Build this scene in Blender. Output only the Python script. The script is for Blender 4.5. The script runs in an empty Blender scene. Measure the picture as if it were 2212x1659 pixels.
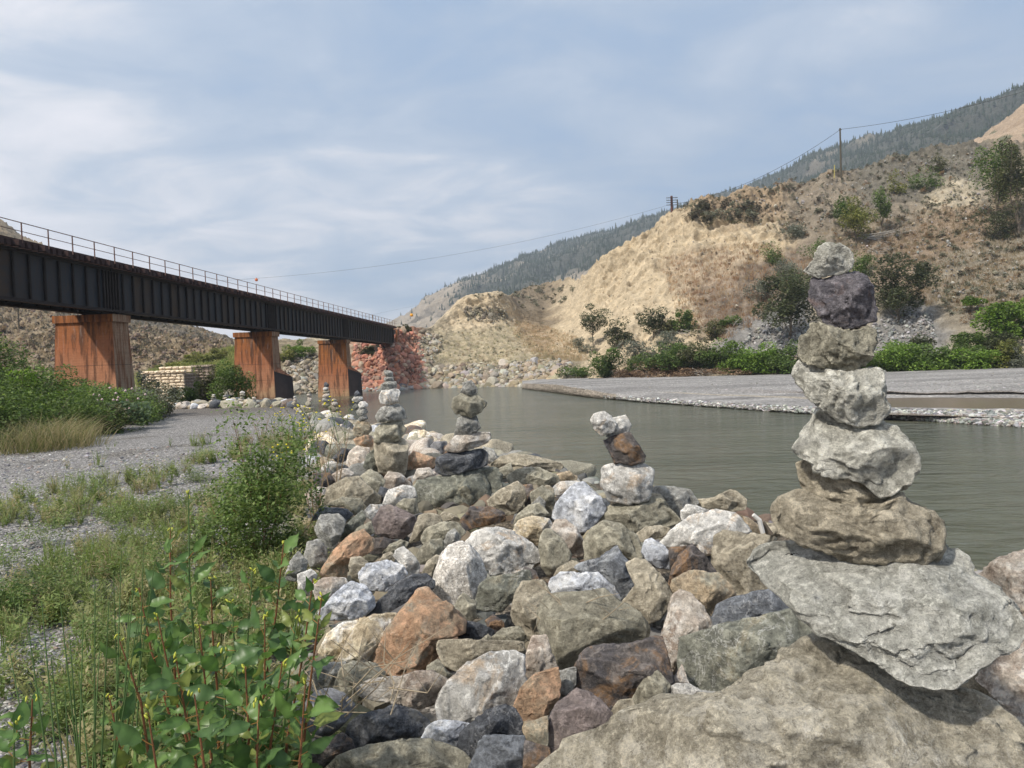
import bpy, math, random
import numpy as np
from mathutils import Vector, Matrix
random.seed(7); np.random.seed(7)
RNG = np.random.RandomState(11)
S = bpy.context.scene
COL = S.collection
D2R = math.radians

# ------------------------------------------------------------------ camera
CAMZ = 3.3
PITCH, ROLL, F = D2R(1.60), D2R(2.0), 1598.0          # F: focal length in 2212-wide picture units
cd = bpy.data.cameras.new("camera"); cam = bpy.data.objects.new("camera", cd); COL.objects.link(cam)
cd.sensor_width = 36; cd.lens = 36 * F / 2212; cd.clip_start = 0.05; cd.clip_end = 9000
RC = Matrix.Rotation(math.pi / 2 - PITCH, 3, 'X') @ Matrix.Rotation(-ROLL, 3, 'Z')
cam.matrix_world = Matrix.Translation((0, 0, CAMZ)) @ RC.to_4x4()
S.camera = cam
RCn = np.array(RC)

# ------------------------------------------------------------------ world: daylight sky with thin cloud
SUN = Vector((-0.52, -0.45, 0.78)).normalized()
W = bpy.data.worlds.new("World"); S.world = W; W.use_nodes = True
nt = W.node_tree; nt.nodes.clear()
def N(t, **k):
    n = nt.nodes.new(t)
    for a, b in k.items(): setattr(n, a, b)
    return n
L = lambda a, b: nt.links.new(a, b)
sky = N('ShaderNodeTexSky', sky_type='NISHITA', sun_disc=False)
sky.sun_elevation = math.asin(SUN.z); sky.sun_rotation = math.atan2(SUN.x, SUN.y) % (2 * math.pi)
sky.air_density = 1.0; sky.dust_density = 2.0; sky.ozone_density = 1.5
bgs = N('ShaderNodeBackground'); bgs.inputs[1].default_value = 0.10; L(sky.outputs[0], bgs.inputs[0])
tc = N('ShaderNodeTexCoord'); sx = N('ShaderNodeSeparateXYZ'); L(tc.outputs['Generated'], sx.inputs[0])
def M(op, a, b=None, c=None):
    n = N('ShaderNodeMath', operation=op)
    for i, v in enumerate((a, b, c)):
        if v is None: continue
        if isinstance(v, (int, float)): n.inputs[i].default_value = v
        else: L(v, n.inputs[i])
    return n.outputs[0]
zz = M('ADD', M('MAXIMUM', sx.outputs[2], 0.0), 0.22)
cx = N('ShaderNodeCombineXYZ'); L(M('DIVIDE', sx.outputs[0], zz), cx.inputs[0]); L(M('DIVIDE', sx.outputs[1], zz), cx.inputs[1])
def wn(scale, detail, rough, dist, off, stretch=(1, 1, 1)):
    mp = N('ShaderNodeMapping'); mp.inputs['Location'].default_value = off; mp.inputs['Scale'].default_value = stretch
    L(cx.outputs[0], mp.inputs[0]); n = N('ShaderNodeTexNoise'); L(mp.outputs[0], n.inputs['Vector'])
    n.inputs['Scale'].default_value = scale; n.inputs['Detail'].default_value = detail
    n.inputs['Roughness'].default_value = rough; n.inputs['Distortion'].default_value = dist
    return n.outputs[0]
def ramp(v, stops, mode='LINEAR'):
    r = N('ShaderNodeValToRGB'); L(v, r.inputs[0]); cr = r.color_ramp; cr.interpolation = mode
    while len(cr.elements) < len(stops): cr.elements.new(0.5)
    for e, (p, c) in zip(cr.elements, stops):
        e.position = p; e.color = (*c, 1) if len(c) == 3 else c
    return r.outputs[0]
g3 = lambda v: (v, v, v)
big = wn(0.75, 3.5, 0.46, 0.25, (1.7, 0.4, 0), (1, 1.1, 1))
mid = wn(2.7, 6, 0.58, 0.45, (3.1, 5.2, 0), (1, 1.35, 1))
side = M('MULTIPLY_ADD', M('DIVIDE', sx.outputs[0], zz), -0.13, -0.012)     # more cloud towards the west
cov = M('ADD', M('ADD', M('MULTIPLY', big, 0.58), M('MULTIPLY', mid, 0.42)), M('ADD', side, M('MULTIPLY_ADD', sx.outputs[2], 0.10, -0.028)))
cfac = ramp(cov, [(0.40, g3(0.0)), (0.50, g3(0.45)), (0.62, g3(1.0))], 'EASE')
ccol = ramp(cov, [(0.38, (0.325, 0.44, 0.615)), (0.46, (0.405, 0.495, 0.63)), (0.525, (0.50, 0.57, 0.68)), (0.585, (0.68, 0.70, 0.76)), (0.66, (0.86, 0.84, 0.88))])
veil = M('MULTIPLY_ADD', cfac, 0.12, 0.86)
bgc = N('ShaderNodeBackground'); L(ccol, bgc.inputs[0]); bgc.inputs[1].default_value = 0.77
mxs = N('ShaderNodeMixShader'); L(veil, mxs.inputs[0]); L(bgs.outputs[0], mxs.inputs[1]); L(bgc.outputs[0], mxs.inputs[2])
wo = N('ShaderNodeOutputWorld'); L(mxs.outputs[0], wo.inputs[0])

sd = bpy.data.lights.new("sun", 'SUN'); sd.energy = 3.1; sd.angle = D2R(3.0); sd.color = (1, 0.93, 0.82)
so = bpy.data.objects.new("sun", sd); COL.objects.link(so); so.rotation_euler = SUN.to_track_quat('Z', 'Y').to_euler()
so.location = (-20, -20, 60)
vs = S.view_settings; vs.view_transform = 'Standard'; vs.look = 'None'; vs.gamma = 1; vs.exposure = 0.66; vs.use_curve_mapping = False
S.cycles.max_bounces = 6; S.cycles.diffuse_bounces = 2; S.cycles.glossy_bounces = 2; S.cycles.transmission_bounces = 2
S.cycles.transparent_max_bounces = 6; S.cycles.use_denoising = True; S.cycles.caustics_reflective = False

# ------------------------------------------------------------------ picture geometry -> world
def dirs(px, py):
    px = np.asarray(px, float); py = np.asarray(py, float)
    v = np.stack([(px - 1106) / F, -(py - 829.5) / F, -np.ones_like(px + py)], -1) if px.shape == py.shape else None
    return v @ RCn.T
def PT(px, py, depth):                                   # world point on the sight line at forward distance depth
    d = dirs(np.asarray(px, float) + 0 * np.asarray(py, float), np.asarray(py, float) + 0 * np.asarray(px, float))
    k = np.asarray(depth) / d[..., 1]
    p = d * k[..., None]; p[..., 2] += CAMZ
    return p
def PZ(px, py, z):                                       # world point where the sight line meets height z
    d = dirs(np.asarray(px, float) + 0 * np.asarray(py, float), np.asarray(py, float) + 0 * np.asarray(px, float))
    k = (np.asarray(z) - CAMZ) / d[..., 2]
    p = d * k[..., None]; p[..., 2] += CAMZ
    return p
def pt(px, py, depth): return Vector(PT(px, py, depth))
def pz(px, py, z): return Vector(PZ(px, py, z))
def proj(p):                                             # world -> picture
    q = (np.asarray(p, float) - np.array([0, 0, CAMZ])) @ RCn
    return 1106 + F * q[..., 0] / -q[..., 2], 829.5 - F * q[..., 1] / -q[..., 2]

# ------------------------------------------------------------------ noise
def _h(ix, iy, iz, s):
    h = (ix * 374761393 + iy * 668265263 + iz * 2147483647 + s * 974634777) & 0xFFFFFFFF
    h = ((h ^ (h >> 13)) * 1274126177) & 0xFFFFFFFF
    h = ((h ^ (h >> 16)) * 2246822519) & 0xFFFFFFFF
    return ((h ^ (h >> 15)) & 0xFFFF) / 32767.5 - 1.0
def vn(p, s=0):
    p = np.asarray(p, float); i = np.floor(p).astype(np.int64); f = p - i; f = f * f * f * (f * (f * 6 - 15) + 10)
    x, y, z = i[..., 0], i[..., 1], i[..., 2]; u, v, w = f[..., 0], f[..., 1], f[..., 2]
    r = 0
    for a in (0, 1):
        for b in (0, 1):
            for c in (0, 1):
                r = r + _h(x + a, y + b, z + c, s) * (u if a else 1 - u) * (v if b else 1 - v) * (w if c else 1 - w)
    return r
def fbm(p, o=4, s=0, g=0.5, ridged=False):
    p = np.asarray(p, float); r = 0; a = 1; t = 0
    for k in range(o):
        n = vn(p * (2.03 ** k) + 17.3 * k, s + k)
        if ridged: n = 1 - 2 * np.abs(n)
        r = r + a * n; t += a; a *= g
    return r / t
def sm(x, a, b):
    t = np.clip((np.asarray(x, float) - a) / (b - a), 0, 1); return t * t * (3 - 2 * t)

# ------------------------------------------------------------------ mesh helpers
def mesh(name, V, Fc, mats, cols=None, smooth=True, mi=None):
    V = np.asarray(V, np.float32); me = bpy.data.meshes.new(name)
    if isinstance(Fc, np.ndarray):
        n = Fc.shape[1]; me.vertices.add(len(V)); me.vertices.foreach_set('co', V.ravel())
        me.loops.add(Fc.size); me.loops.foreach_set('vertex_index', Fc.astype(np.int32).ravel())
        me.polygons.add(len(Fc)); me.polygons.foreach_set('loop_start', np.arange(0, Fc.size, n, dtype=np.int32))
    else:
        me.from_pydata(V.tolist(), [], Fc)
    nf = len(me.polygons)
    me.polygons.foreach_set('use_smooth', np.full(nf, smooth, bool))
    for m in (mats if isinstance(mats, (list, tuple)) else [mats]): me.materials.append(m)
    if mi is not None: me.polygons.foreach_set('material_index', np.asarray(mi, np.int32))
    if cols is not None:
        c = np.ones((len(V), 4), np.float32); c[:, :3] = cols
        at = me.color_attributes.new('Col', 'FLOAT_COLOR', 'POINT'); at.data.foreach_set('color', c.ravel())
    me.update(calc_edges=True); me.validate()
    return me
def ob(name, me, parent=None, loc=None):
    o = bpy.data.objects.new(name, me); COL.objects.link(o)
    if parent: o.parent = parent
    if loc is not None: o.location = loc
    return o
def tag(o, label=None, cat=None, group=None, kind=None):
    if label: o['label'] = label
    if cat: o['category'] = cat
    if group: o['group'] = group
    if kind: o['kind'] = kind
    return o
def empty(name, loc, label, cat, group=None, rz=0):
    o = bpy.data.objects.new(name, None); COL.objects.link(o); o.location = loc; o.rotation_euler = (0, 0, rz)
    o.empty_display_size = 0.1
    return tag(o, label, cat, group)
class MB:
    def __init__(s): s.v = []; s.f = []; s.c = []; s.cc = None
    def add(s, V, Fs):
        b = len(s.v); s.v += [tuple(q) for q in V]; s.f += [tuple(b + i for i in f) for f in Fs]
        if s.cc is not None: s.c += [s.cc] * len(V)
    def hexa(s, P):                                       # 8 points: bottom ring, top ring
        s.add(P, [(3, 2, 1, 0), (4, 5, 6, 7), (0, 1, 5, 4), (1, 2, 6, 5), (2, 3, 7, 6), (3, 0, 4, 7)])
    def box(s, x0, x1, y0, y1, z0, z1, R=None):
        P = [(x0, y0, z0), (x1, y0, z0), (x1, y1, z0), (x0, y1, z0), (x0, y0, z1), (x1, y0, z1), (x1, y1, z1), (x0, y1, z1)]
        if R: P = [R(Vector(p)) for p in P]
        s.hexa(P)
    def tube(s, pts, rad, n=6, cap=True):
        pts = [Vector(p) for p in pts]; rings = []
        if isinstance(rad, (int, float)): rad = [rad] * len(pts)
        for i, p in enumerate(pts):
            d = (pts[min(i + 1, len(pts) - 1)] - pts[max(i - 1, 0)])
            d = d.normalized() if d.length > 1e-9 else Vector((0, 0, 1))
            a = d.cross(Vector((0, 0, 1)) if abs(d.z) < 0.9 else Vector((1, 0, 0))).normalized(); b = d.cross(a)
            rings.append([p + (a * math.cos(2 * math.pi * k / n) + b * math.sin(2 * math.pi * k / n)) * rad[i] for k in range(n)])
        V = [q for r in rings for q in r]; Fs = []
        for i in range(len(pts) - 1):
            for k in range(n):
                Fs.append((i * n + k, i * n + (k + 1) % n, (i + 1) * n + (k + 1) % n, (i + 1) * n + k))
        if cap: Fs += [tuple(range(n - 1, -1, -1)), tuple((len(pts) - 1) * n + k for k in range(n))]
        s.add(V, Fs)
    def build(s, name, mat, parent=None, loc=None, smooth=False):
        V = np.array(s.v, np.float32)
        if loc is not None and parent is None: V = V - np.array(loc, np.float32)
        me = mesh(name, V, s.f, mat, cols=np.array(s.c) if s.c else None, smooth=smooth)
        return ob(name, me, parent, loc if parent is None else None)
def merge(tmpls, which, pos, scl, rot=None, cols=None):
    """tmpls: list of (V, F) ; returns V, F, cols for one joined mesh. rot: (N,3,3)."""
    Vs, Fs, Cs = [], [], []; base = 0
    pos = np.asarray(pos, float); scl = np.asarray(scl, float)
    if scl.ndim == 1: scl = np.repeat(scl[:, None], 3, 1)
    for k, (tv, tf) in enumerate(tmpls):
        idx = np.where(which == k)[0]
        if not len(idx): continue
        v = tv[None] * scl[idx][:, None, :]
        if rot is not None: v = np.einsum('nij,nvj->nvi', rot[idx], v)
        v = v + pos[idx][:, None, :]
        f = tf[None] + (np.arange(len(idx)) * len(tv))[:, None, None] + base
        Vs.append(v.reshape(-1, 3)); Fs.append(f.reshape(-1, tf.shape[1])); base += len(idx) * len(tv)
        if cols is not None: Cs.append(np.repeat(cols[idx], len(tv), 0))
    return np.concatenate(Vs), np.concatenate(Fs), (np.concatenate(Cs) if cols is not None else None)
def rand_rots(n, tilt=math.pi, rng=RNG):
    a = rng.uniform(0, 2 * math.pi, n); b = rng.uniform(-tilt, tilt, n); c = rng.uniform(0, 2 * math.pi, n)
    def rz(t):
        m = np.zeros((n, 3, 3)); m[:, 0, 0] = np.cos(t); m[:, 0, 1] = -np.sin(t); m[:, 1, 0] = np.sin(t); m[:, 1, 1] = np.cos(t); m[:, 2, 2] = 1; return m
    m = np.zeros((n, 3, 3)); m[:, 0, 0] = 1; m[:, 1, 1] = np.cos(b); m[:, 1, 2] = -np.sin(b); m[:, 2, 1] = np.sin(b); m[:, 2, 2] = np.cos(b)
    return rz(a) @ m @ rz(c)
_ico = {}
def ico(n):
    if n not in _ico:
        import bmesh
        bm = bmesh.new(); bmesh.ops.create_icosphere(bm, subdivisions=n, radius=1)
        _ico[n] = (np.array([v.co[:] for v in bm.verts]), np.array([[v.index for v in f.verts] for f in bm.faces])); bm.free()
    return _ico[n]
def inpoly(x, y, poly):
    x = np.asarray(x, float); y = np.asarray(y, float); r = np.zeros(x.shape, bool); n = len(poly)
    for i in range(n):
        x0, y0 = poly[i]; x1, y1 = poly[(i + 1) % n]
        if y0 == y1: continue
        c = ((y0 > y) != (y1 > y)) & (x < (x1 - x0) * (y - y0) / (y1 - y0) + x0); r ^= c
    return r

# ------------------------------------------------------------------ materials
class NT:
    def __init__(s, name):
        s.m = bpy.data.materials.new(name); s.m.use_nodes = True; s.t = s.m.node_tree; s.t.nodes.clear()
        s.out = s.n('ShaderNodeOutputMaterial'); s.p = s.n('ShaderNodeBsdfPrincipled'); s.l(s.p.outputs[0], s.out.inputs[0])
        s.p.inputs['Specular IOR Level'].default_value = 0.25; s.p.inputs['Roughness'].default_value = 0.85
        s.tc = s.n('ShaderNodeTexCoord')
    def n(s, t, **k):
        q = s.t.nodes.new(t)
        for a, b in k.items(): setattr(q, a, b)
        return q
    def l(s, a, b): s.t.links.new(a, b)
    def val(s, sock, v):
        if isinstance(v, (int, float)): sock.default_value = v
        elif isinstance(v, tuple): sock.default_value = (*v, 1) if len(v) == 3 and len(sock.default_value) == 4 else v
        else: s.l(v, sock)
    def math(s, op, a, b=None, c=None, clamp=False):
        q = s.n('ShaderNodeMath', operation=op, use_clamp=clamp)
        for i, v in enumerate((a, b, c)):
            if v is not None: s.val(q.inputs[i], v)
        return q.outputs[0]
    def mix(s, f, a, b, mode='MIX'):
        q = s.n('ShaderNodeMix', data_type='RGBA', blend_type=mode); s.val(q.inputs[0], f); s.val(q.inputs[6], a); s.val(q.inputs[7], b); return q.outputs[2]
    def vec(s, kind='Object', scale=(1, 1, 1), rnd=0):
        mp = s.n('ShaderNodeMapping'); s.l(s.tc.outputs[kind], mp.inputs[0]); mp.inputs['Scale'].default_value = scale
        if rnd:
            oi = s.n('ShaderNodeObjectInfo'); cb = s.n('ShaderNodeCombineXYZ'); r = s.math('MULTIPLY', oi.outputs['Random'], float(rnd))
            s.l(r, cb.inputs[0]); s.l(s.math('MULTIPLY', r, 1.7), cb.inputs[1]); s.l(s.math('MULTIPLY', r, 0.6), cb.inputs[2]); s.l(cb.outputs[0], mp.inputs['Location'])
        return mp.outputs[0]
    def pos(s, scale=(1, 1, 1)):
        g = s.n('ShaderNodeNewGeometry'); mp = s.n('ShaderNodeMapping'); s.l(g.outputs['Position'], mp.inputs[0]); mp.inputs['Scale'].default_value = scale; return mp.outputs[0]
    def noise(s, v, scale, detail=5, rough=0.55, dist=0.0):
        q = s.n('ShaderNodeTexNoise'); s.l(v, q.inputs['Vector']); q.inputs['Scale'].default_value = scale; q.inputs['Detail'].default_value = detail
        q.inputs['Roughness'].default_value = rough; q.inputs['Distortion'].default_value = dist; return q.outputs[0]
    def voro(s, v, scale, feat='F1', out='Distance', rand=1.0):
        q = s.n('ShaderNodeTexVoronoi', feature=feat); s.l(v, q.inputs['Vector']); q.inputs['Scale'].default_value = scale; q.inputs['Randomness'].default_value = rand; return q.outputs[out]
    def ramp(s, v, stops, mode='LINEAR'):
        r = s.n('ShaderNodeValToRGB'); s.l(v, r.inputs[0]); cr = r.color_ramp; cr.interpolation = mode
        while len(cr.elements) < len(stops): cr.elements.new(0.5)
        for e, (p, c) in zip(cr.elements, stops):
            c = (c, c, c) if isinstance(c, (int, float)) else c
            e.position = p; e.color = (*c, 1)
        return r.outputs[0]
    def attr(s, name='Col'):
        q = s.n('ShaderNodeVertexColor', layer_name=name); return q.outputs[0]
    def bump(s, h, strength=0.5, dist=0.02, prev=None):
        q = s.n('ShaderNodeBump'); s.l(h, q.inputs['Height']); q.inputs['Strength'].default_value = strength; q.inputs['Distance'].default_value = dist
        if prev is not None: s.l(prev, q.inputs['Normal'])
        return q.outputs[0]
    def fin(s, col=None, rough=None, nor=None):
        if col is not None: s.val(s.p.inputs['Base Color'], col)
        if rough is not None: s.val(s.p.inputs['Roughness'], rough)
        if nor is not None: s.l(nor, s.p.inputs['Normal'])
        return s.m

RARGS = {}
def rock_mat(name, A, B, C, *a_, **k_):
    RARGS[name] = (A, B, C, a_, k_); return rock_mat0(name, A, B, C, *a_, **k_)
def fine_mat(key):
    if key + '_fine' not in RM:
        nm = RM[key].name; A, B, C, a_, k_ = RARGS[nm]; k_ = dict(k_); k_['k'] = 2.3; k_['speck'] = max(.10, k_.get('speck', 0)); A, B, C = [tuple(1.12 * q for q in x) for x in (A, B, C)]; RM[key + '_fine'] = rock_mat0(nm + '_fine', A, B, C, *a_, **k_)
    return RM[key + '_fine']
def rock_mat0(name, A, B, C, patch=0.5, vein=0.0, veincol=(0.6, 0.59, 0.56), speck=0.0, k=1.0, bmp=1.0, psoft=0.05):
    t = NT(name); v = t.vec('Object', (k, k, k), rnd=40)
    n1 = t.noise(v, 5.5, 6, 0.6, 0.6); n2 = t.noise(v, 4.6, 6, 0.66, 0.8); n3 = t.noise(v, 44, 6, 0.8); n4 = t.noise(v, 130, 2, 0.6)
    c = t.mix(t.ramp(n1, [(0.36, 0.0), (0.64, 1.0)]), A, B)
    c = t.mix(t.ramp(n2, [(1 - patch - psoft, 0.0), (1 - patch + psoft, 1.0)]), c, C)
    if vein > 0:
        n5 = t.noise(v, 6.0, 5, 0.68, 0.5)
        vv = t.ramp(t.math('ABSOLUTE', t.math('SUBTRACT', n5, 0.5)), [(0.0, 1.0), (0.018 + 0.05 * vein, 0.0)])
        vm = t.ramp(t.noise(v, 2.4, 3, 0.5), [(0.47, 0.0), (0.62, 1.0)])
        c = t.mix(t.math('MULTIPLY', t.math('MULTIPLY', vv, vm), min(1, 0.35 + vein)), c, veincol)
    if speck > 0:
        sp = t.ramp(t.voro(v, 95), [(0.16, 1.0), (0.34, 0.0)]); c = t.mix(t.math('MULTIPLY', sp, speck), c, (0.03, 0.03, 0.035))
        sp2 = t.ramp(t.noise(v, 60, 2, 0.5), [(0.55, 0.0), (0.62, 1.0)]); c = t.mix(t.math('MULTIPLY', sp2, speck * 0.6), c, (0.62, 0.6, 0.56))
    g = t.math('MULTIPLY_ADD', n3, 1.9, 0.06); g2 = t.math('MULTIPLY_ADD', n4, 0.7, 0.65)
    c = t.mix(1.0, c, t.math('MULTIPLY', g, g2), 'MULTIPLY')
    n6 = t.noise(v, 20, 7, 0.78, 0.25); c = t.mix(t.ramp(n6, [(0.52, 0.0), (0.60, 0.7)]), c, tuple(min(0.7, 1.55 * q + 0.03) for q in A)); c = t.mix(t.ramp(n6, [(0.36, 0.7), (0.45, 0.0)]), c, tuple(0.45 * q for q in B))
    ge = t.n('ShaderNodeNewGeometry'); c = t.mix(1.0, c, t.ramp(ge.outputs['Pointiness'], [(0.40, 0.5), (0.49, 0.98), (0.56, 1.45)]), 'MULTIPLY')  # edge wear lightened and crease shade darkened into the colour by pointiness
    oi = t.n('ShaderNodeObjectInfo'); hv = t.n('ShaderNodeHueSaturation'); t.l(c, hv.inputs['Color'])
    t.l(t.math('MULTIPLY_ADD', oi.outputs['Random'], 0.36, 1.22), hv.inputs['Value']); hv.inputs['Saturation'].default_value = 0.88; c = hv.outputs[0]
    crk = t.ramp(t.voro(t.vec('Object', (k, k, k * 1.9), rnd=40), 9, 'DISTANCE_TO_EDGE'), [(0.0, 0.0), (0.05, 1.0)])
    nb = t.bump(n1, 0.6 * bmp, 0.05); nb = t.bump(crk, 0.12 * bmp, 0.012, nb); nb = t.bump(n6, 0.7 * bmp, 0.03, nb); nb = t.bump(n3, 0.9 * bmp, 0.02, nb); nb = t.bump(n4, 0.6 * bmp, 0.005, nb)
    return t.fin(c, 0.88, nb)
RM = {
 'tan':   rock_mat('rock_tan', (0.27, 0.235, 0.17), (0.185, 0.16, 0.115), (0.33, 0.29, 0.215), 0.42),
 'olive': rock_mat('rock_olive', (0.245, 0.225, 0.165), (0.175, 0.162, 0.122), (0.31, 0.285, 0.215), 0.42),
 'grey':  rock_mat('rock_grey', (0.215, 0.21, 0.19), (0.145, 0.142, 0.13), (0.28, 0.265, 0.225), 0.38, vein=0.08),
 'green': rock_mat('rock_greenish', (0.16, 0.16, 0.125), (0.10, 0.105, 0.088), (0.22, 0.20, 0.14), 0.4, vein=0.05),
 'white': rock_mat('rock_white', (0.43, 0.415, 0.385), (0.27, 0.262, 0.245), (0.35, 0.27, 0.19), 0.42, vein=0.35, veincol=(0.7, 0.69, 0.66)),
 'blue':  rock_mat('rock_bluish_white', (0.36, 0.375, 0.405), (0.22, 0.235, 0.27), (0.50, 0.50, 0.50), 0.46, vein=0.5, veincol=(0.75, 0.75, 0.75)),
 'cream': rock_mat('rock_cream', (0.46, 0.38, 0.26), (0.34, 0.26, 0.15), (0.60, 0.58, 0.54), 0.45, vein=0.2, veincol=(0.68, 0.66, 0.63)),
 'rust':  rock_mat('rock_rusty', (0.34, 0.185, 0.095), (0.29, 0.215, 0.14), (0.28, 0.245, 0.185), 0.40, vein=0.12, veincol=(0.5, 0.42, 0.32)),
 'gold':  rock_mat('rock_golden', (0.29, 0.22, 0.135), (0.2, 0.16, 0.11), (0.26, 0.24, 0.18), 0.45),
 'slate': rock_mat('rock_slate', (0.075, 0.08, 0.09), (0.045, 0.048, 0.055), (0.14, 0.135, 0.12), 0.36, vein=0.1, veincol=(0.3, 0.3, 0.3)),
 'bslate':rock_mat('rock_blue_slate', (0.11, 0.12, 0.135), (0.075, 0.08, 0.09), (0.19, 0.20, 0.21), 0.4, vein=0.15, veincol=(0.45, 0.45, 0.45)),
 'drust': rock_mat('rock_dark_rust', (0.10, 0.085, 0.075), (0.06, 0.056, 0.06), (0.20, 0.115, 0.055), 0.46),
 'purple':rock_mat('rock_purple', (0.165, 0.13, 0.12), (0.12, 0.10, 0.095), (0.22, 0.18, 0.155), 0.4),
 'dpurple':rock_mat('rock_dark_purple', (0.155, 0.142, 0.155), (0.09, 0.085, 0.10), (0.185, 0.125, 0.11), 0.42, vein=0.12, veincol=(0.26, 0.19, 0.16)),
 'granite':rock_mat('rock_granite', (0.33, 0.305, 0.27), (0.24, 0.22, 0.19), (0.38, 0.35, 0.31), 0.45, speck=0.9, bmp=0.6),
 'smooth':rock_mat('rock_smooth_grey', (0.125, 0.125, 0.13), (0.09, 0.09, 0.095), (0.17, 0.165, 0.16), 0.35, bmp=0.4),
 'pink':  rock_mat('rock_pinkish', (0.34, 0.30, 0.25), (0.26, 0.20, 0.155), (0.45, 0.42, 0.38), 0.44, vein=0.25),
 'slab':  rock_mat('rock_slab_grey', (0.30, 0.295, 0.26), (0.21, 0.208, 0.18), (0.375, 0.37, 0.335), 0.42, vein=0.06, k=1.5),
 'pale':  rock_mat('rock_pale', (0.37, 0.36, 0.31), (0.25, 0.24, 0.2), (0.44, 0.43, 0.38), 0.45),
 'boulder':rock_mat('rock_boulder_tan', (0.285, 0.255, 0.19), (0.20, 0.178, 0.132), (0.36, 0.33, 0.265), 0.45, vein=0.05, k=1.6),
}
def leaf_mat(name, trans=0.35, rough=0.55):
    t = NT(name); c = t.attr(); t.fin(c, rough); t.p.inputs['Specular IOR Level'].default_value = 0.3
    tr = t.n('ShaderNodeBsdfTranslucent'); hs = t.n('ShaderNodeHueSaturation'); hs.inputs['Value'].default_value = 1.5; hs.inputs['Saturation'].default_value = 1.1; t.l(c, hs.inputs['Color']); t.l(hs.outputs[0], tr.inputs[0])
    mx = t.n('ShaderNodeMixShader'); mx.inputs[0].default_value = trans; t.l(t.p.outputs[0], mx.inputs[1]); t.l(tr.outputs[0], mx.inputs[2]); t.l(mx.outputs[0], t.out.inputs[0])
    return t.m
LEAF = leaf_mat('foliage'); LEAFG = leaf_mat('glossy_leaf', 0.3, 0.38)
def plain(name, c, rough=0.8, var=0.35, sc=6.0):
    t = NT(name); v = t.vec('Object'); n = t.noise(v, sc, 5, 0.65); return t.fin(t.mix(1.0, c, t.math('MULTIPLY_ADD', n, var * 2, 1 - var), 'MULTIPLY'), rough, t.bump(n, 0.4, 0.01))
BARK = plain('bark', (0.13, 0.105, 0.08)); DEAD = plain('dead_wood', (0.36, 0.33, 0.29)); REDSTEM = plain('red_stem', (0.19, 0.085, 0.04)); GSTEM = plain('green_stem', (0.09, 0.15, 0.05))
def vc_mat(name, rough=0.9, sc=20, bd=0.02, var=0.5):
    t = NT(name); v = t.pos(); n = t.noise(v, sc, 5, 0.65); c = t.mix(1.0, t.attr(), t.math('MULTIPLY_ADD', n, var * 2, 1 - var), 'MULTIPLY'); return t.fin(c, rough, t.bump(n, 0.6, bd))
# ================================================================== TERRAIN
def crestx(y):                                            # top edge of the near river bank
    return np.interp(y, [-400, -60, -10, 0, 4.5, 6.9, 10.4, 20, 32, 40, 60, 75, 110], [60, 22, 6, 4.6, 3.2, 2.2, 0.2, -4.6, -9.7, -12.8, -18.5, -23, -60])
def leftx(y):                                             # boundary between gravel flat and piled rocks
    return np.interp(y, [-400, 0, 3.0, 7.3, 14, 31, 33, 36, 40], [40, -0.5, -0.85, -2.1, -3.7, -8.2, -10, -24, -40])
def ground_z(x, y):
    x = np.asarray(x, float); y = np.asarray(y, float)
    base = np.interp(y, [-400, 34, 48, 62, 80, 400], [1.7, 1.7, 1.35, 0.95, 0.8, 0.8])
    z = base + 0.05 * vn(np.stack([x * .35, y * .35, 0 * x], -1), 5) + 0.015 * vn(np.stack([x * 2, y * 2, 0 * x], -1), 6)
    pile = sm(x, leftx(y) - 0.1, leftx(y) + 1.2) * (y < 45) * np.where(y > 33, np.clip((45 - y) / 12, 0, 1), 1)
    z = z + 0.12 * pile * (y > -5)
    z = z - np.clip(x - crestx(y), 0, None) * 0.62
    ex = np.interp(y, [-400, 0, 19, 28, 33, 40], [-12, -12, -13.2, -14.6, -22, -60])
    z = z + 2.1 * sm(ex - x, 0.2, 5.0) * sm(y, -60, -30) * (1 - sm(y, 29, 36)) + 0.0
    z = np.maximum(z, -1.2)
    far = sm(x, 55, 120) * (1 - sm(y, 20, 50)); z = z + far * 8
    return z
xs = np.concatenate([-np.geomspace(1700, 42, 26), np.arange(-40, 15, .25), np.geomspace(16, 1700, 30)])
ys = np.concatenate([-np.geomspace(600, 3, 26), np.arange(-2, 46, .2), np.arange(46, 80, 1.0), np.geomspace(82, 2000, 26)])
X, Y = np.meshgrid(xs, ys); Z = ground_z(X, Y)
Z = np.where(Y > 112, -1.2, Z)
V = np.stack([X, Y, Z], -1).reshape(-1, 3)
ni, nj = X.shape; idx = np.arange(ni * nj).reshape(ni, nj)
Fq = np.stack([idx[:-1, :-1], idx[:-1, 1:], idx[1:, 1:], idx[1:, :-1]], -1).reshape(-1, 4)
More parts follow.
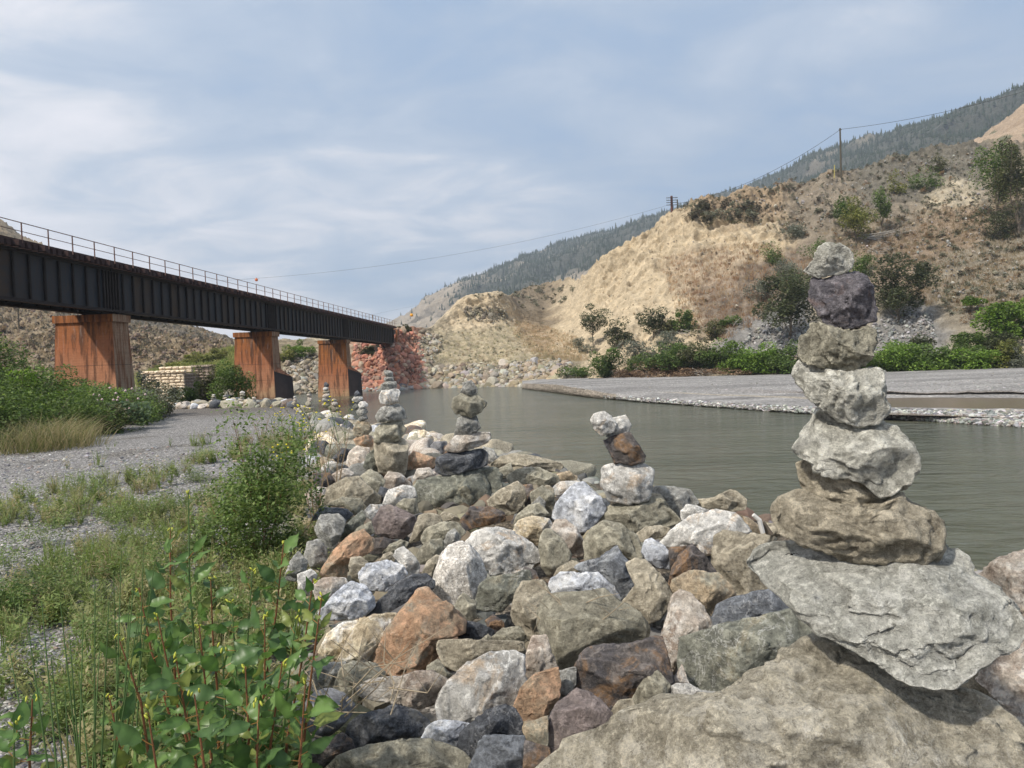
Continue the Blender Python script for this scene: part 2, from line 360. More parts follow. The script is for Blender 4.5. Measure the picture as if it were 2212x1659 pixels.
# colour zones of the real ground: grey gravel, earthy margin, soil between the rocks
x, y = V[:, 0], V[:, 1]
j = vn(np.stack([x * .5, y * .5, 0 * x], -1), 9); j2 = vn(np.stack([x * 1.7, y * 1.7, 0 * x], -1), 19)
gc = np.array([0.295, 0.283, 0.272])[None] * np.ones((len(V), 1))
def lay(c, w, col): return c * (1 - w[:, None]) + np.array(col)[None] * w[:, None]
gc = lay(gc, sm(y + j * 1.0, 26, 31) * 0.75, (0.15, 0.128, 0.105))
gc = lay(gc, sm(x + j * .3, leftx(y) - .8, leftx(y) + .2) * sm(y, 2, 5), (0.14, 0.115, 0.085))
exl = np.interp(y, [0, 19, 28, 33, 60], [-12, -13.2, -14.6, -22, -60])
gc = lay(gc, sm(exl - x + j * .5, -0.9, 0.1), (0.125, 0.095, 0.065))
gc = lay(gc, 0.5 * sm(j2 + 0.5 * j, 0.25, 0.8) * (y < 20), (0.13, 0.115, 0.09))
t = NT('gravel_ground'); v = t.pos()
vo = t.voro(v, 36, out='Color'); sp = t.n('ShaderNodeSeparateColor'); t.l(vo, sp.inputs[0])
vd = t.voro(v, 36); vo2 = t.voro(v, 110, out='Color'); sp2 = t.n('ShaderNodeSeparateColor'); t.l(vo2, sp2.inputs[0])
stone = t.math('MULTIPLY_ADD', t.math('POWER', sp.outputs[0], 2.0), 1.5, 0.55)
edge = t.ramp(vd, [(0.30, 1.0), (0.62, 0.55)])
c = t.mix(1.0, t.attr(), stone, 'MULTIPLY'); c = t.mix(1.0, c, edge, 'MULTIPLY'); c = t.mix(1.0, c, t.math('MULTIPLY_ADD', sp2.outputs[0], 0.7, 0.65), 'MULTIPLY')
GRAVELM = t.fin(c, 0.85, t.bump(t.noise(v, 25, 5, .7), .6, .02, t.bump(t.math('MULTIPLY', vd, -1.0), 0.8, 0.02)))
tag(ob('ground', mesh('ground', V, Fq, GRAVELM, cols=gc)), kind='structure')

# ---- river
t = NT('river_water'); v = t.pos((1, 1, 1))
mp = t.n('ShaderNodeMapping'); g = t.n('ShaderNodeNewGeometry'); t.l(g.outputs['Position'], mp.inputs[0]); mp.inputs['Rotation'].default_value = (0, 0, D2R(14)); mp.inputs['Scale'].default_value = (0.42, 1.25, 1)
n1 = t.noise(mp.outputs[0], 1.1, 3, 0.5, 0.8); n2 = t.noise(mp.outputs[0], 4.5, 4, 0.6, 0.5); n3 = t.noise(mp.outputs[0], 0.16, 3, 0.55, 0.6); n4 = t.noise(v, 13, 2, .5)
c = t.mix(t.ramp(n3, [(.35, 0.0), (.65, 1.0)]), (0.080, 0.086, 0.058), (0.112, 0.114, 0.082))
t.p.inputs['IOR'].default_value = 1.33; t.p.inputs['Specular IOR Level'].default_value = 0.5
nb = t.bump(n1, 0.7, 0.55); nb = t.bump(n2, 0.5, 0.18, nb); nb = t.bump(n4, 0.2, 0.03, nb)
WATER = t.fin(c, 0.13, nb)
tag(ob('river', mesh('river', [(-400, -400, 0), (400, -400, 0), (400, 125, 0), (-400, 125, 0)], [(0, 1, 2, 3)], WATER, smooth=False)), kind='structure')

# ---- generic sight-line heightfield (columns by bearing, control points by distance)
def crom(T, K):                                            # smooth interpolation of control points K (cols, n) at T
    n = K.shape[1]; i = np.clip(np.floor(T).astype(int), 0, n - 2); f = T - i
    p1, p2 = K[:, i], K[:, i + 1]; p0 = K[:, np.clip(i - 1, 0, n - 1)]; p3 = K[:, np.clip(i + 2, 0, n - 1)]
    m1 = (p2 - p0) / 2; m2 = (p3 - p1) / 2; s = p2 - p1
    m1 = np.where(m1 * s <= 0, 0, np.sign(s) * np.minimum(np.abs(m1), 2.5 * np.abs(s))); m2 = np.where(m2 * s <= 0, 0, np.sign(s) * np.minimum(np.abs(m2), 2.5 * np.abs(s)))
    return (2 * f ** 3 - 3 * f ** 2 + 1) * p1 + (f ** 3 - 2 * f ** 2 + f) * m1 + (-2 * f ** 3 + 3 * f ** 2) * p2 + (f ** 3 - f ** 2) * m2
class Field:
    def __init__(s, keys, px, T, byz=False, smooth=0):
        kp = sorted(keys); n = len(keys[kp[0]])
        A = np.array([[keys[k][i][0] for i in range(n)] for k in kp], float); B = np.array([[keys[k][i][1] for i in range(n)] for k in kp], float)
        s.px = px; Ka = np.stack([np.interp(px, kp, A[:, i]) for i in range(n)], 1); Kb = np.stack([np.interp(px, kp, B[:, i]) for i in range(n)], 1)
        if smooth:
            w = np.ones(smooth) / smooth
            for K in (Ka, Kb):
                for i in range(n): K[:, i] = np.convolve(np.pad(K[:, i], smooth // 2, mode='edge'), w, 'valid')[:len(px)]
        s.A = crom(T, Ka); s.B = crom(T, Kb)                # (cols, rows)
        PX = np.repeat(px[:, None], len(T), 1)
        s.P = PZ(PX, s.A, s.B) if byz else PT(PX, s.B, s.A)
    def displace(s, dv): s.P = s.P + dv
    def done(s):
        s.U, s.Vv = proj(s.P); s.n = s.P.shape[:2]
    def faces(s):
        a, b = s.n; i = np.arange(a * b).reshape(a, b); return np.stack([i[:-1, :-1], i[1:, :-1], i[1:, 1:], i[:-1, 1:]], -1).reshape(-1, 4)
    def at(s, px, py):                                       # first surface point on the sight line
        c = int(np.clip(np.searchsorted(s.px, px), 1, s.n[0] - 1)); yy = s.Vv[c]
        k = np.where(yy <= py)[0]
        if not len(k): return None
        k = k[0]
        if k == 0: return s.P[c, 0]
        f = (yy[k - 1] - py) / max(1e-6, yy[k - 1] - yy[k]); return s.P[c, k - 1] * (1 - f) + s.P[c, k] * f
def seg(*a): return np.concatenate([np.linspace(p, q, int(n), endpoint=False) for p, q, n in a] + [[a[-1][1]]])

HK = {  # bearing : (distance, picture height) x7
 -1300: [(50, 900), (70, 860), (90, 800), (130, 700), (170, 560), (220, 430), (280, 470)],
 -500: [(60, 850), (75, 830), (95, 790), (130, 720), (180, 600), (230, 400), (290, 440)],
 0:    [(64, 852), (80, 835), (100, 790), (130, 720), (175, 620), (235, 476), (290, 520)],
 50:   [(64, 852), (80, 835), (100, 790), (130, 722), (175, 640), (235, 515), (290, 560)],
 130:  [(64, 852), (80, 835), (100, 788), (130, 724), (175, 650), (235, 547), (290, 590)],
 200:  [(65, 852), (82, 835), (102, 786), (130, 728), (175, 668), (235, 575), (290, 610)],
 300:  [(66, 852), (84, 832), (105, 785), (130, 738), (175, 700), (230, 648), (290, 690)],
 380:  [(68, 852), (86, 826), (106, 782), (128, 742), (165, 716), (215, 701), (280, 750)],
 460:  [(70, 852), (88, 818), (106, 778), (126, 752), (150, 735), (190, 722), (250, 770)],
 505:  [(74, 853), (90, 812), (106, 776), (122, 756), (140, 745), (165, 741), (220, 790)],
 600:  [(102, 853), (108, 820), (114, 798), (122, 765), (132, 744), (142, 737), (200, 770)],
 690:  [(105, 851), (110, 822), (116, 796), (124, 760), (133, 740), (142, 734), (200, 760)],
 770:  [(107, 850), (111, 826), (116, 796), (122, 765), (130, 745), (142, 738), (200, 760)],
 830:  [(107, 848), (110, 826), (113, 795), (117, 757), (121, 728), (127, 708), (200, 740)],
 858:  [(107, 848), (110, 826), (113, 795), (116, 752), (119, 722), (125, 707), (200, 740)],
 880:  [(109, 847), (113, 826), (117, 795), (123, 752), (129, 720), (136, 711), (200, 740)],
 930:  [(109, 846), (113, 824), (118, 792), (127, 752), (138, 724), (150, 710), (200, 730)],
 985:  [(108, 845), (112, 822), (118, 790), (132, 748), (146, 700), (152, 655), (185, 690)],
 1005: [(108, 845), (112, 822), (118, 789), (133, 746), (147, 692), (152, 643), (185, 680)],
 1062: [(107, 844), (111, 821), (117, 787), (133, 744), (148, 690), (153, 630), (185, 665)],
 1086: [(106, 843), (110, 820), (117, 786), (134, 744), (150, 694), (156, 634), (185, 650)],
 1130: [(104, 842), (108, 818), (116, 785), (136, 742), (156, 700), (170, 668), (235, 625)],
 1180: [(100, 838), (106, 815), (116, 783), (138, 742), (164, 700), (190, 660), (235, 612)],
 1225: [(97, 834), (103, 810), (116, 782), (136, 738), (158, 690), (178, 640), (205, 606)],
 1253: [(96, 832), (102, 806), (115, 780), (130, 735), (146, 690), (160, 632), (166, 611)],
 1303: [(94, 828), (101, 800), (112, 770), (124, 725), (138, 668), (150, 610), (155, 557)],
 1366: [(92, 824), (99, 790), (108, 755), (120, 700), (132, 635), (146, 575), (152, 530)],
 1450: [(89, 821), (96, 780), (106, 738), (118, 670), (130, 600), (142, 510), (150, 466)],
 1500: [(88, 819), (95, 775), (105, 730), (116, 660), (128, 580), (140, 490), (148, 443)],
 1560: [(86, 817), (93, 772), (103, 722), (114, 650), (126, 570), (138, 485), (147, 428)],
 1700: [(83, 812), (89, 768), (99, 705), (111, 620), (124, 530), (136, 460), (146, 404)],
 1815: [(81, 810), (87, 764), (97, 695), (109, 610), (122, 515), (135, 430), (145, 377)],
 1900: [(79, 808), (86, 762), (96, 690), (108, 600), (121, 500), (135, 415), (146, 352)],
 2020: [(77, 806), (84, 758), (94, 680), (106, 590), (120, 490), (135, 395), (148, 319)],
 2120: [(75, 804), (82, 752), (92, 670), (104, 580), (118, 480), (133, 385), (148, 312)],
 2212: [(73, 802), (80, 748), (90, 660), (102, 570), (116, 470), (131, 380), (147, 310)],
 2600: [(66, 796), (73, 735), (82, 640), (93, 540), (106, 430), (122, 320), (140, 230)],
 3300: [(58, 790), (64, 700), (72, 600), (82, 480), (94, 340), (108, 220), (125, 120)]}
hpx = np.concatenate([np.arange(-1300, -60, 20), np.arange(-60, 2290, 2.6), np.arange(2300, 3300, 20)])
T7 = seg((0, 1, 30), (1, 2, 42), (2, 3, 48), (3, 4, 46), (4, 5, 48), (5, 6, 30))
HF = Field(HK, hpx, T7, smooth=9)
P = HF.P; PXg = np.repeat(hpx[:, None], len(T7), 1); Tg = np.repeat(T7[None], len(hpx), 0)
amp = np.interp(Tg, [0, .6, 1.5, 5, 6], [0.05, .25, .6, .8, 1.6])
# loose erosion gullies on the bluff, rounded lumps elsewhere
bl = sm(PXg, 1140, 1300) * (1 - 0.45 * sm(PXg, 1750, 1850))
warp = fbm(P * 0.06, 3, 31)[..., None] * np.array([6, 6, 2])
a = np.arctan2(P[..., 0], P[..., 1])
gul = fbm(np.stack([a * 34 + warp[..., 0] * .12, P[..., 1] * 0.035, P[..., 2] * 0.02], -1), 4, 41, ridged=True)
lump = fbm((P + warp) * 0.22, 5, 51, 0.55); fine = .5 * fbm(P * 0.9, 4, 61, 0.6) + .7 * fbm(P * .55 + warp * .15, 5, 66, .62, ridged=True); strata = fbm(np.stack([P[..., 0] * .05, P[..., 1] * .05, P[..., 2] * 1.1 + lump], -1), 3, 71)
top = sm(Tg, 4.2, 5.0) * (1 - sm(Tg, 5.05, 5.6))
steep = sm(PXg, 1220, 1300) * (1 - sm(PXg, 1640, 1800)) * sm(Tg, 3.6, 4.6) * (1 - sm(Tg, 5.7, 6.0)) + sm(PXg, 975, 1000) * (1 - sm(PXg, 1085, 1130)) * sm(Tg, 4.0, 4.5) * (1 - sm(Tg, 5.0, 5.4))
rk = fbm(P * 0.35 + warp * .3, 4, 81, .55, ridged=True)
dd = 1.35 * bl * gul * sm(Tg, .8, 2) + amp * (0.8 * lump + 0.85 * fine) + steep * (1.3 * strata + 1.5 * rk) + 0.25 * fine
lefthill = 1 - sm(PXg, 480, 560)
dd += lefthill * sm(Tg, 1.6, 2.6) * (1.3 * rk + 0.8 * fine)
tap = 1 - 0.75 * sm(Tg, 4.6, 5.0) * (1 - sm(Tg, 5.0, 5.2)) * (PXg < 1250)
dd = dd * tap * sm(Tg, -.1, .5)
cols_dir = np.stack([-np.sin(a) * .75, -np.cos(a) * .75, 0.66 + 0 * a], -1)
HF.displace(dd[..., None] * cols_dir); HF.done()
# real surface colours by zone (all positions belong to the ground itself)
U, Vv = HF.U, HF.Vv
ju = 34 * fbm(P * .25, 4, 91); jv = 26 * fbm(P * .25 + 50, 4, 92); pu, pv = U + ju, Vv + jv
SAND = (0.53, 0.435, 0.30); SAND2 = (0.45, 0.39, 0.29); PALE = (0.41, 0.355, 0.26); DRYR = (0.36, 0.28, 0.20); BRN = (0.235, 0.19, 0.145); GREY = (0.255, 0.245, 0.23); ORN = (0.38, 0.19, 0.125)
Cc = np.ones(U.shape + (3,)) * np.array(PALE)
def zone(poly, col, w=1.0, soft=None):
    m = inpoly(pu, pv, poly).astype(float) * w
    global Cc
    Cc = Cc * (1 - m[..., None]) + np.array(col) * m[..., None]
zone([(-1400, 0), (520, 400), (520, 765), (430, 778), (330, 812), (200, 840), (-1400, 900)], (0.29, 0.23, 0.155))
zone([(180, 660), (400, 705), (500, 726), (500, 745), (395, 722), (260, 704), (100, 690)], (0.17, 0.155, 0.13))
zone([(330, 800), (400, 782), (505, 752), (505, 800), (400, 850), (280, 850)], (0.20, 0.215, 0.075))
zone([(505, 730), (700, 730), (700, 860), (505, 860)], (0.27, 0.225, 0.155))
zone([(770, 690), (860, 700), (905, 712), (912, 760), (925, 840), (930, 870), (760, 870)], ORN)
zone([(905, 700), (960, 715), (950, 760), (920, 800), (905, 760)], (0.33, 0.29, 0.2))
zone([(930, 705), (1100, 600), (1260, 620), (1260, 800), (930, 800)], (0.43, 0.365, 0.25))
zone([(975, 600), (1110, 600), (1150, 690), (1190, 720), (1100, 700), (960, 712)], SAND)
zone([(1110, 640), (1190, 690), (1215, 715), (1270, 730), (1260, 790), (1150, 760), (1110, 700)], (0.37, 0.28, 0.185))
zone([(1075, 600), (1300, 560), (1250, 660), (1185, 712), (1100, 668)], (0.22, 0.175, 0.12))
zone([(1250, 400), (1760, 380), (1760, 860), (1190, 860), (1190, 740)], SAND)
zone([(1440, 400), (1700, 380), (1900, 330), (1790, 480), (1700, 480), (1560, 490), (1500, 470)], (0.34, 0.26, 0.175))
zone([(1700, 380), (2400, 250), (2400, 700), (1900, 660), (1760, 530), (1690, 500)], (0.25, 0.21, 0.16))
zone([(1850, 330), (2130, 300), (2130, 400), (1980, 430), (1880, 450), (1840, 400)], (0.17, 0.155, 0.125))
zone([(1990, 420), (2040, 390), (2105, 400), (2110, 440), (2060, 480), (1990, 470)], SAND2)
zone([(1500, 600), (1660, 560), (1760, 520), (1790, 640), (1660, 700), (1560, 740), (1500, 700)], BRN)
zone([(1420, 570), (1560, 530), (1640, 540), (1600, 620), (1500, 640), (1440, 620)], DRYR, .6)
zone([(1850, 520), (2080, 440), (2200, 440), (2100, 560), (1990, 640), (1900, 640)], (0.285, 0.22, 0.16))
zone([(1560, 720), (1740, 620), (1760, 740), (1800, 770), (1500, 775)], GREY)
zone([(1880, 690), (2010, 650), (2060, 700), (2050, 760), (1880, 770)], GREY)
zone([(2010, 560), (2300, 500), (2300, 740), (2060, 740), (2020, 660)], (0.27, 0.235, 0.18))
zone([(930, 782), (1260, 782), (1260, 870), (930, 870)], (0.24, 0.21, 0.155))
zone([(1250, 812), (2400, 790), (2400, 900), (1250, 900)], (0.16, 0.105, 0.07))
for _ in range(3):
    for ax, w_ in ((0, 9), (1, 5)):
        pad = np.pad(Cc, [(w_ // 2, w_ // 2) if k_ == ax else (0, 0) for k_ in range(3)], mode='edge'); cs_ = np.cumsum(pad, ax); z0_ = np.zeros_like(np.take(cs_, [0], ax)); cs_ = np.concatenate([z0_, cs_], ax); n_ = Cc.shape[ax]; Cc = (np.take(cs_, np.arange(w_, w_ + n_), ax) - np.take(cs_, np.arange(0, n_), ax)) / w_
Cc = Cc * (1 + 0.42 * fbm(P * 0.6, 4, 101, .6)[..., None])
Cc = Cc * (1 - 0.25 * (sm(fbm(P * 1.5 + 9, 3, 111), .1, .5))[..., None] * (1 - bl[..., None] * .6))
t = NT('hillside_soil'); v = t.pos()
n1 = t.noise(v, 1.3, 7, 0.68, 0.4); n2 = t.noise(v, 6, 5, 0.7); vv = t.voro(v, 2.2)
c = t.mix(1.0, t.attr(), t.math('MULTIPLY_ADD', n1, 1.1, 0.45), 'MULTIPLY'); c = t.mix(1.0, c, t.math('MULTIPLY_ADD', n2, 0.9, 0.55), 'MULTIPLY')
SOIL = t.fin(c, 0.95, t.bump(n1, 1.0, 0.5, t.bump(n2, 0.8, 0.12)))
tag(ob('hillside', mesh('hillside', HF.P.reshape(-1, 3), HF.faces()[:, ::-1], SOIL, cols=Cc.reshape(-1, 3))), kind='structure')
# abutment notch kept clear: far end of the bridge rests on the slope

# ---- red-tan knoll behind the right crest
KK = {1980: [(200, 420), (230, 380), (270, 350), (320, 420)], 2090: [(200, 400), (230, 350), (262, 322), (320, 400)], 2117: [(200, 390), (230, 340), (262, 309), (320, 390)], 2150: [(200, 380), (228, 330), (262, 282), (320, 360)],
      2212: [(195, 370), (225, 300), (262, 231), (320, 320)], 2500: [(190, 360), (220, 260), (262, 120), (320, 200)], 3000: [(180, 340), (210, 200), (262, 0), (320, 100)]}
kpx = np.concatenate([np.arange(1980, 2300, 3), np.arange(2300, 3000, 25)]); KF = Field(KK, kpx, seg((0, 1, 20), (1, 2, 50), (2, 3, 14)), smooth=5)
q = fbm(KF.P * .08, 5, 121, .6, ridged=True); KF.displace(np.stack([0 * q, -2.2 * q, 3.2 * q], -1)); KF.done()
cc = np.ones(q.shape + (3,)) * np.array((0.29, 0.225, 0.165)) * (1 + .5 * q[..., None])
cc = np.where((fbm(KF.P * .12, 4, 131) + (KF.Vv[..., None].squeeze(-1) - 300) / 160 > .25)[..., None], np.array((0.15, 0.15, 0.10)), cc)
tag(ob('hill', mesh('hill', KF.P.reshape(-1, 3), KF.faces()[:, ::-1], SOIL, cols=cc.reshape(-1, 3))), kind='structure')

# ---- far mountain
MK = {560: [(500, 800), (800, 795), (1000, 780), (1200, 770), (1500, 760), (1900, 790)],
      780: [(500, 796), (800, 770), (1000, 750), (1200, 735), (1500, 722), (1900, 780)],
      850: [(500, 794), (800, 762), (1000, 738), (1200, 718), (1450, 702), (1900, 760)],
      872: [(500, 792), (800, 755), (1000, 730), (1200, 708), (1450, 691), (1900, 750)],
      905: [(500, 790), (780, 745), (980, 715), (1180, 685), (1420, 663), (1900, 740)],
      950: [(500, 788), (760, 735), (950, 700), (1150, 660), (1400, 628), (1900, 720)],
      1000: [(500, 786), (740, 725), (930, 685), (1130, 640), (1400, 604), (1900, 700)],
      1050: [(500, 784), (730, 715), (920, 672), (1130, 630), (1420, 590), (1900, 690)],
      1100: [(500, 782), (720, 705), (910, 660), (1130, 615), (1450, 572), (1900, 660)],
      1150: [(480, 780), (700, 700), (900, 645), (1150, 595), (1500, 551), (1900, 640)],
      1200: [(480, 780), (700, 690), (900, 630), (1150, 580), (1520, 531), (1900, 620)],
      1280: [(480, 778), (700, 670), (880, 600), (1120, 550), (1540, 514), (1900, 600)],
      1330: [(480, 776), (700, 650), (860, 580), (1100, 530), (1550, 504), (1900, 580)],
      1400: [(470, 774), (680, 630), (850, 560), (1100, 510), (1550, 478), (1900, 560)],
      1450: [(470, 772), (680, 620), (850, 545), (1100, 495), (1550, 460), (1900, 540)],
      1500: [(460, 770), (670, 610), (840, 530), (1080, 475), (1500, 441), (1900, 520)],
      1590: [(450, 768), (650, 580), (820, 500), (1050, 450), (1400, 417), (1900, 500)],
      1680: [(440, 764), (640, 560), (800, 470), (1020, 415), (1300, 384), (1800, 460)],
      1750: [(430, 762), (620, 540), (780, 450), (980, 385), (1200, 347), (1700, 420)],
      1815: [(420, 760), (600, 520), (760, 430), (950, 360), (1150, 322), (1600, 400)],
      1900: [(400, 755), (560, 500), (700, 400), (880, 340), (1080, 304), (1500, 380)],
      1960: [(380, 752), (540, 480), (670, 390), (820, 320), (1000, 281), (1400, 350)],
      2060: [(360, 750), (500, 460), (620, 370), (760, 295), (920, 257), (1300, 320)],
      2150: [(340, 745), (480, 440), (590, 350), (700, 275), (850, 229), (1200, 300)],
      2212: [(330, 740), (460, 430), (570, 330), (680, 250), (800, 203), (1150, 270)],
      2500: [(300, 700), (420, 380), (520, 260), (620, 170), (720, 110), (1000, 200)],
      3200: [(260, 600), (360, 250), (450, 120), (540, 30), (640, -40), (900, 60)]}
mpx = np.concatenate([np.arange(560, 2290, 4), np.arange(2300, 3200, 30)])
MF = Field(MK, mpx, seg((0, 1, 20), (1, 2, 40), (2, 3, 44), (3, 4, 50), (4, 5, 16)), smooth=5)
Pm = MF.P; wv = fbm(Pm * .004, 3, 141)[..., None] * np.array([60, 60, 10])
tm = np.repeat(seg((0, 1, 20), (1, 2, 40), (2, 3, 44), (3, 4, 50), (4, 5, 16))[None], len(mpx), 0)
r = fbm((Pm + wv) * np.array([.011, .006, .006]), 5, 151, .5, ridged=True); r2 = fbm(Pm * .03, 4, 161, .55, ridged=True)
fade = 1 - .8 * sm(tm, 3.3, 4.0) * (1 - sm(tm, 4.0, 4.3))
MF.displace(np.stack([0 * r, -14 * r * fade, (20 * r + 5 * r2) * fade], -1)); MF.done()
fn = fbm(Pm * np.array([.012, .006, .012]), 4, 171); rnk = (MF.Vv + 60 * fn)
sky_y = np.interp(mpx, sorted(MK), [MK[k][4][1] for k in sorted(MK)])[:, None]
fd = np.clip(sm(-(MF.Vv - sky_y), -120, -35) * sm(PXm := np.repeat(mpx[:, None], MF.n[1], 1), 960, 1120) + .04 + .8 * fn, 0, 1) * sm(PXm, 840, 1000)
fd = np.maximum(fd, .12)
mc = np.ones(fn.shape + (3,)) * np.array((0.275, 0.235, 0.185)) * (1 + .5 * r2[..., None])
fw = .88 * sm(fd, .34, .86)[..., None]; mc = mc * (1 - fw) + np.array((0.040, 0.052, 0.045)) * fw
t = NT('mountain_slope'); v = t.pos(); n1 = t.noise(v, .12, 7, .68); n2 = t.noise(v, .5, 4, .7)
c = t.mix(1.0, t.attr(), t.math('MULTIPLY_ADD', n1, 1.2, .4), 'MULTIPLY'); c = t.mix(1.0, c, t.math('MULTIPLY_ADD', n2, .8, .6), 'MULTIPLY')
MTN = t.fin(c, .95, t.bump(n1, 1.0, 6.0))
tag(ob('mountain', mesh('mountain', MF.P.reshape(-1, 3), MF.faces()[:, ::-1], MTN, cols=mc.reshape(-1, 3))), kind='structure')

# ---- distant hills closing the valley behind the left bank
DK = {-1200: [(320, 800), (420, 600), (520, 500), (640, 560)], 0: [(320, 800), (420, 700), (520, 640), (640, 700)], 300: [(320, 800), (500, 760), (800, 735), (1000, 780)], 560: [(320, 800), (600, 772), (1200, 752), (1500, 790)], 800: [(320, 800), (600, 775), (1200, 745), (1500, 790)]}
DF = Field(DK, np.arange(-1200, 800, 20.), seg((0, 1, 10), (1, 2, 16), (2, 3, 8)), smooth=5); q = fbm(DF.P * .01, 4, 181); DF.displace(np.stack([0 * q, 0 * q, 8 * q], -1)); DF.done()
tag(ob('hill', mesh('hill_far', DF.P.reshape(-1, 3), DF.faces()[:, ::-1], MTN, cols=np.ones((DF.P.size // 3, 3)) * np.array((.2, .2, .14)))), kind='structure')

# ---- gravel bar
BK = {1128: [(848, -.6), (840, 0), (828.5, .64), (828, .67), (827, .7), (826.5, .72), (826, .74), (824, .78), (818, .8)],
      1160: [(852, -.6), (844, 0), (829, .8), (828, .82), (827, .84), (826, .86), (825, .88), (822, .9), (812, .93)],
      1200: [(857, -.6), (849, 0), (831, .88), (830, .9), (829, .92), (827, .95), (825, .97), (820, 1.0), (808, 1)],
      1265: [(866, -.6), (858, 0), (840, .74), (837, .80), (833, .88), (829, .9), (826, .95), (819, 1.0), (806, 1)],
      1384: [(878, -.6), (869, 0), (860, .3), (852, .5), (846, .64), (840, .74), (832, .83), (817, 1.0), (803, 1.05)],
      1536: [(890, -.6), (880, 0), (869, .3), (862, .38), (853, .48), (847, .62), (835, .77), (813, 1.0), (800, 1.05)],
      1754: [(906, -.6), (895, 0), (880, .32), (872, .3), (863, .36), (852, .48), (845, .64), (808, 1.02), (795, 1.05)],
      1850: [(912, -.6), (901, 0), (881, .36), (877, .26), (864, .30), (852, .45), (845, .64), (806, 1.03), (792, 1.08)],
      1935: [(918, -.6), (906, 0), (883, .40), (878, .18), (866, .20), (852, .42), (844, .63), (804, 1.05), (790, 1.1)],
      2190: [(936, -.6), (922, 0), (886, .42), (881, .16), (867, .20), (851, .44), (842, .65), (800, 1.1), (786, 1.15)],
      2700: [(970, -.6), (950, 0), (905, .42), (899, .16), (880, .20), (858, .46), (846, .70), (790, 1.2), (775, 1.3)],
      3600: [(1050, -.6), (1020, 0), (960, .5), (945, .3), (920, .4), (880, .6), (860, .9), (780, 1.4), (765, 1.5)]}
bpx = np.concatenate([np.arange(1128, 2290, 3.), np.arange(2300, 3600, 30)])
TB = seg((0, 1, 6), (1, 2, 26), (2, 3, 8), (3, 4, 10), (4, 5, 12), (5, 6, 14), (6, 7, 26), (7, 8, 6))
BF = Field(BK, bpx, TB, byz=True, smooth=5)
tb = np.repeat(TB[None], len(bpx), 0); Pb = BF.P; pxb = np.repeat(bpx[:, None], len(TB), 1)
nb_ = fbm(Pb * .45, 4, 191, .55); scarp = (1 - sm(pxb, 1290, 1360)) * sm(tb, .9, 1.1) * (1 - sm(tb, 1.95, 2.2)) + sm(pxb, 1500, 1800) * sm(tb, 5.0, 5.2) * (1 - sm(tb, 5.9, 6.1))
st = fbm(np.stack([Pb[..., 0] * .5, Pb[..., 1] * .5, Pb[..., 2] * 6], -1), 3, 201, .6, ridged=True)
BF.displace(np.stack([0 * nb_, -.22 * scarp * st, .05 * nb_ * sm(tb, 1, 2) + .10 * scarp * nb_], -1)); BF.done()
bc = np.ones(nb_.shape + (3,)) * np.array((.26, .25, .24)); sd_ = fbm(Pb * np.array([.12, .5, .1]), 4, 211)
bc = bc * (1 + .5 * sd_[..., None]); bc = np.where((tb < 2)[..., None] & (pxb < 1330)[..., None], np.array((.20, .175, .145)) * (1 + .5 * st[..., None]), bc)
wet = (1 - sm(tb, .9, 1.5)) ; bc = bc * (1 - .45 * wet[..., None])
sandw = sm(tb, 3.95, 4.1) * (1 - sm(tb, 4.3, 4.5)) * sm(pxb, 1400, 1500); bc = bc * (1 - sandw[..., None]) + np.array((.33, .295, .24)) * sandw[..., None]
sc2 = sm(pxb, 1500, 1800) * sm(tb, 5.05, 5.3) * (1 - sm(tb, 5.8, 6.)); bc = bc * (1 - .5 * sc2[..., None]) + np.array((.15, .12, .10)) * .5 * sc2[..., None]
t = NT('bar_gravel'); v = t.pos(); vo = t.voro(v, 9, out='Color'); sp = t.n('ShaderNodeSeparateColor'); t.l(vo, sp.inputs[0]); n = t.noise(v, 2.0, 5, .65)
c = t.mix(1.0, t.attr(), t.math('MULTIPLY_ADD', t.math('POWER', sp.outputs[0], 3.0), .8, .75), 'MULTIPLY'); c = t.mix(1.0, c, t.math('MULTIPLY_ADD', n, .7, .65), 'MULTIPLY')
BARM = t.fin(c, .9, t.bump(t.voro(v, 9), .5, .06, t.bump(n, .5, .1)))
tag(ob('gravel_bar', mesh('gravel_bar', BF.P.reshape(-1, 3), BF.faces()[:, ::-1], BARM, cols=bc.reshape(-1, 3))), kind='structure')
t = NT('pool_water'); POOLM = t.fin((.17, .135, .10), .22, t.bump(t.noise(t.pos(), 3, 3), .1, .05))
pool = [PZ(a_, b_, .30) for a_, b_ in ((1800, 893), (2300, 905), (2900, 930), (2900, 850), (2300, 852), (1800, 862))]
tag(ob('pool', mesh('pool', pool, [(0, 1, 2, 3, 4, 5)], POOLM, smooth=False)), kind='structure')

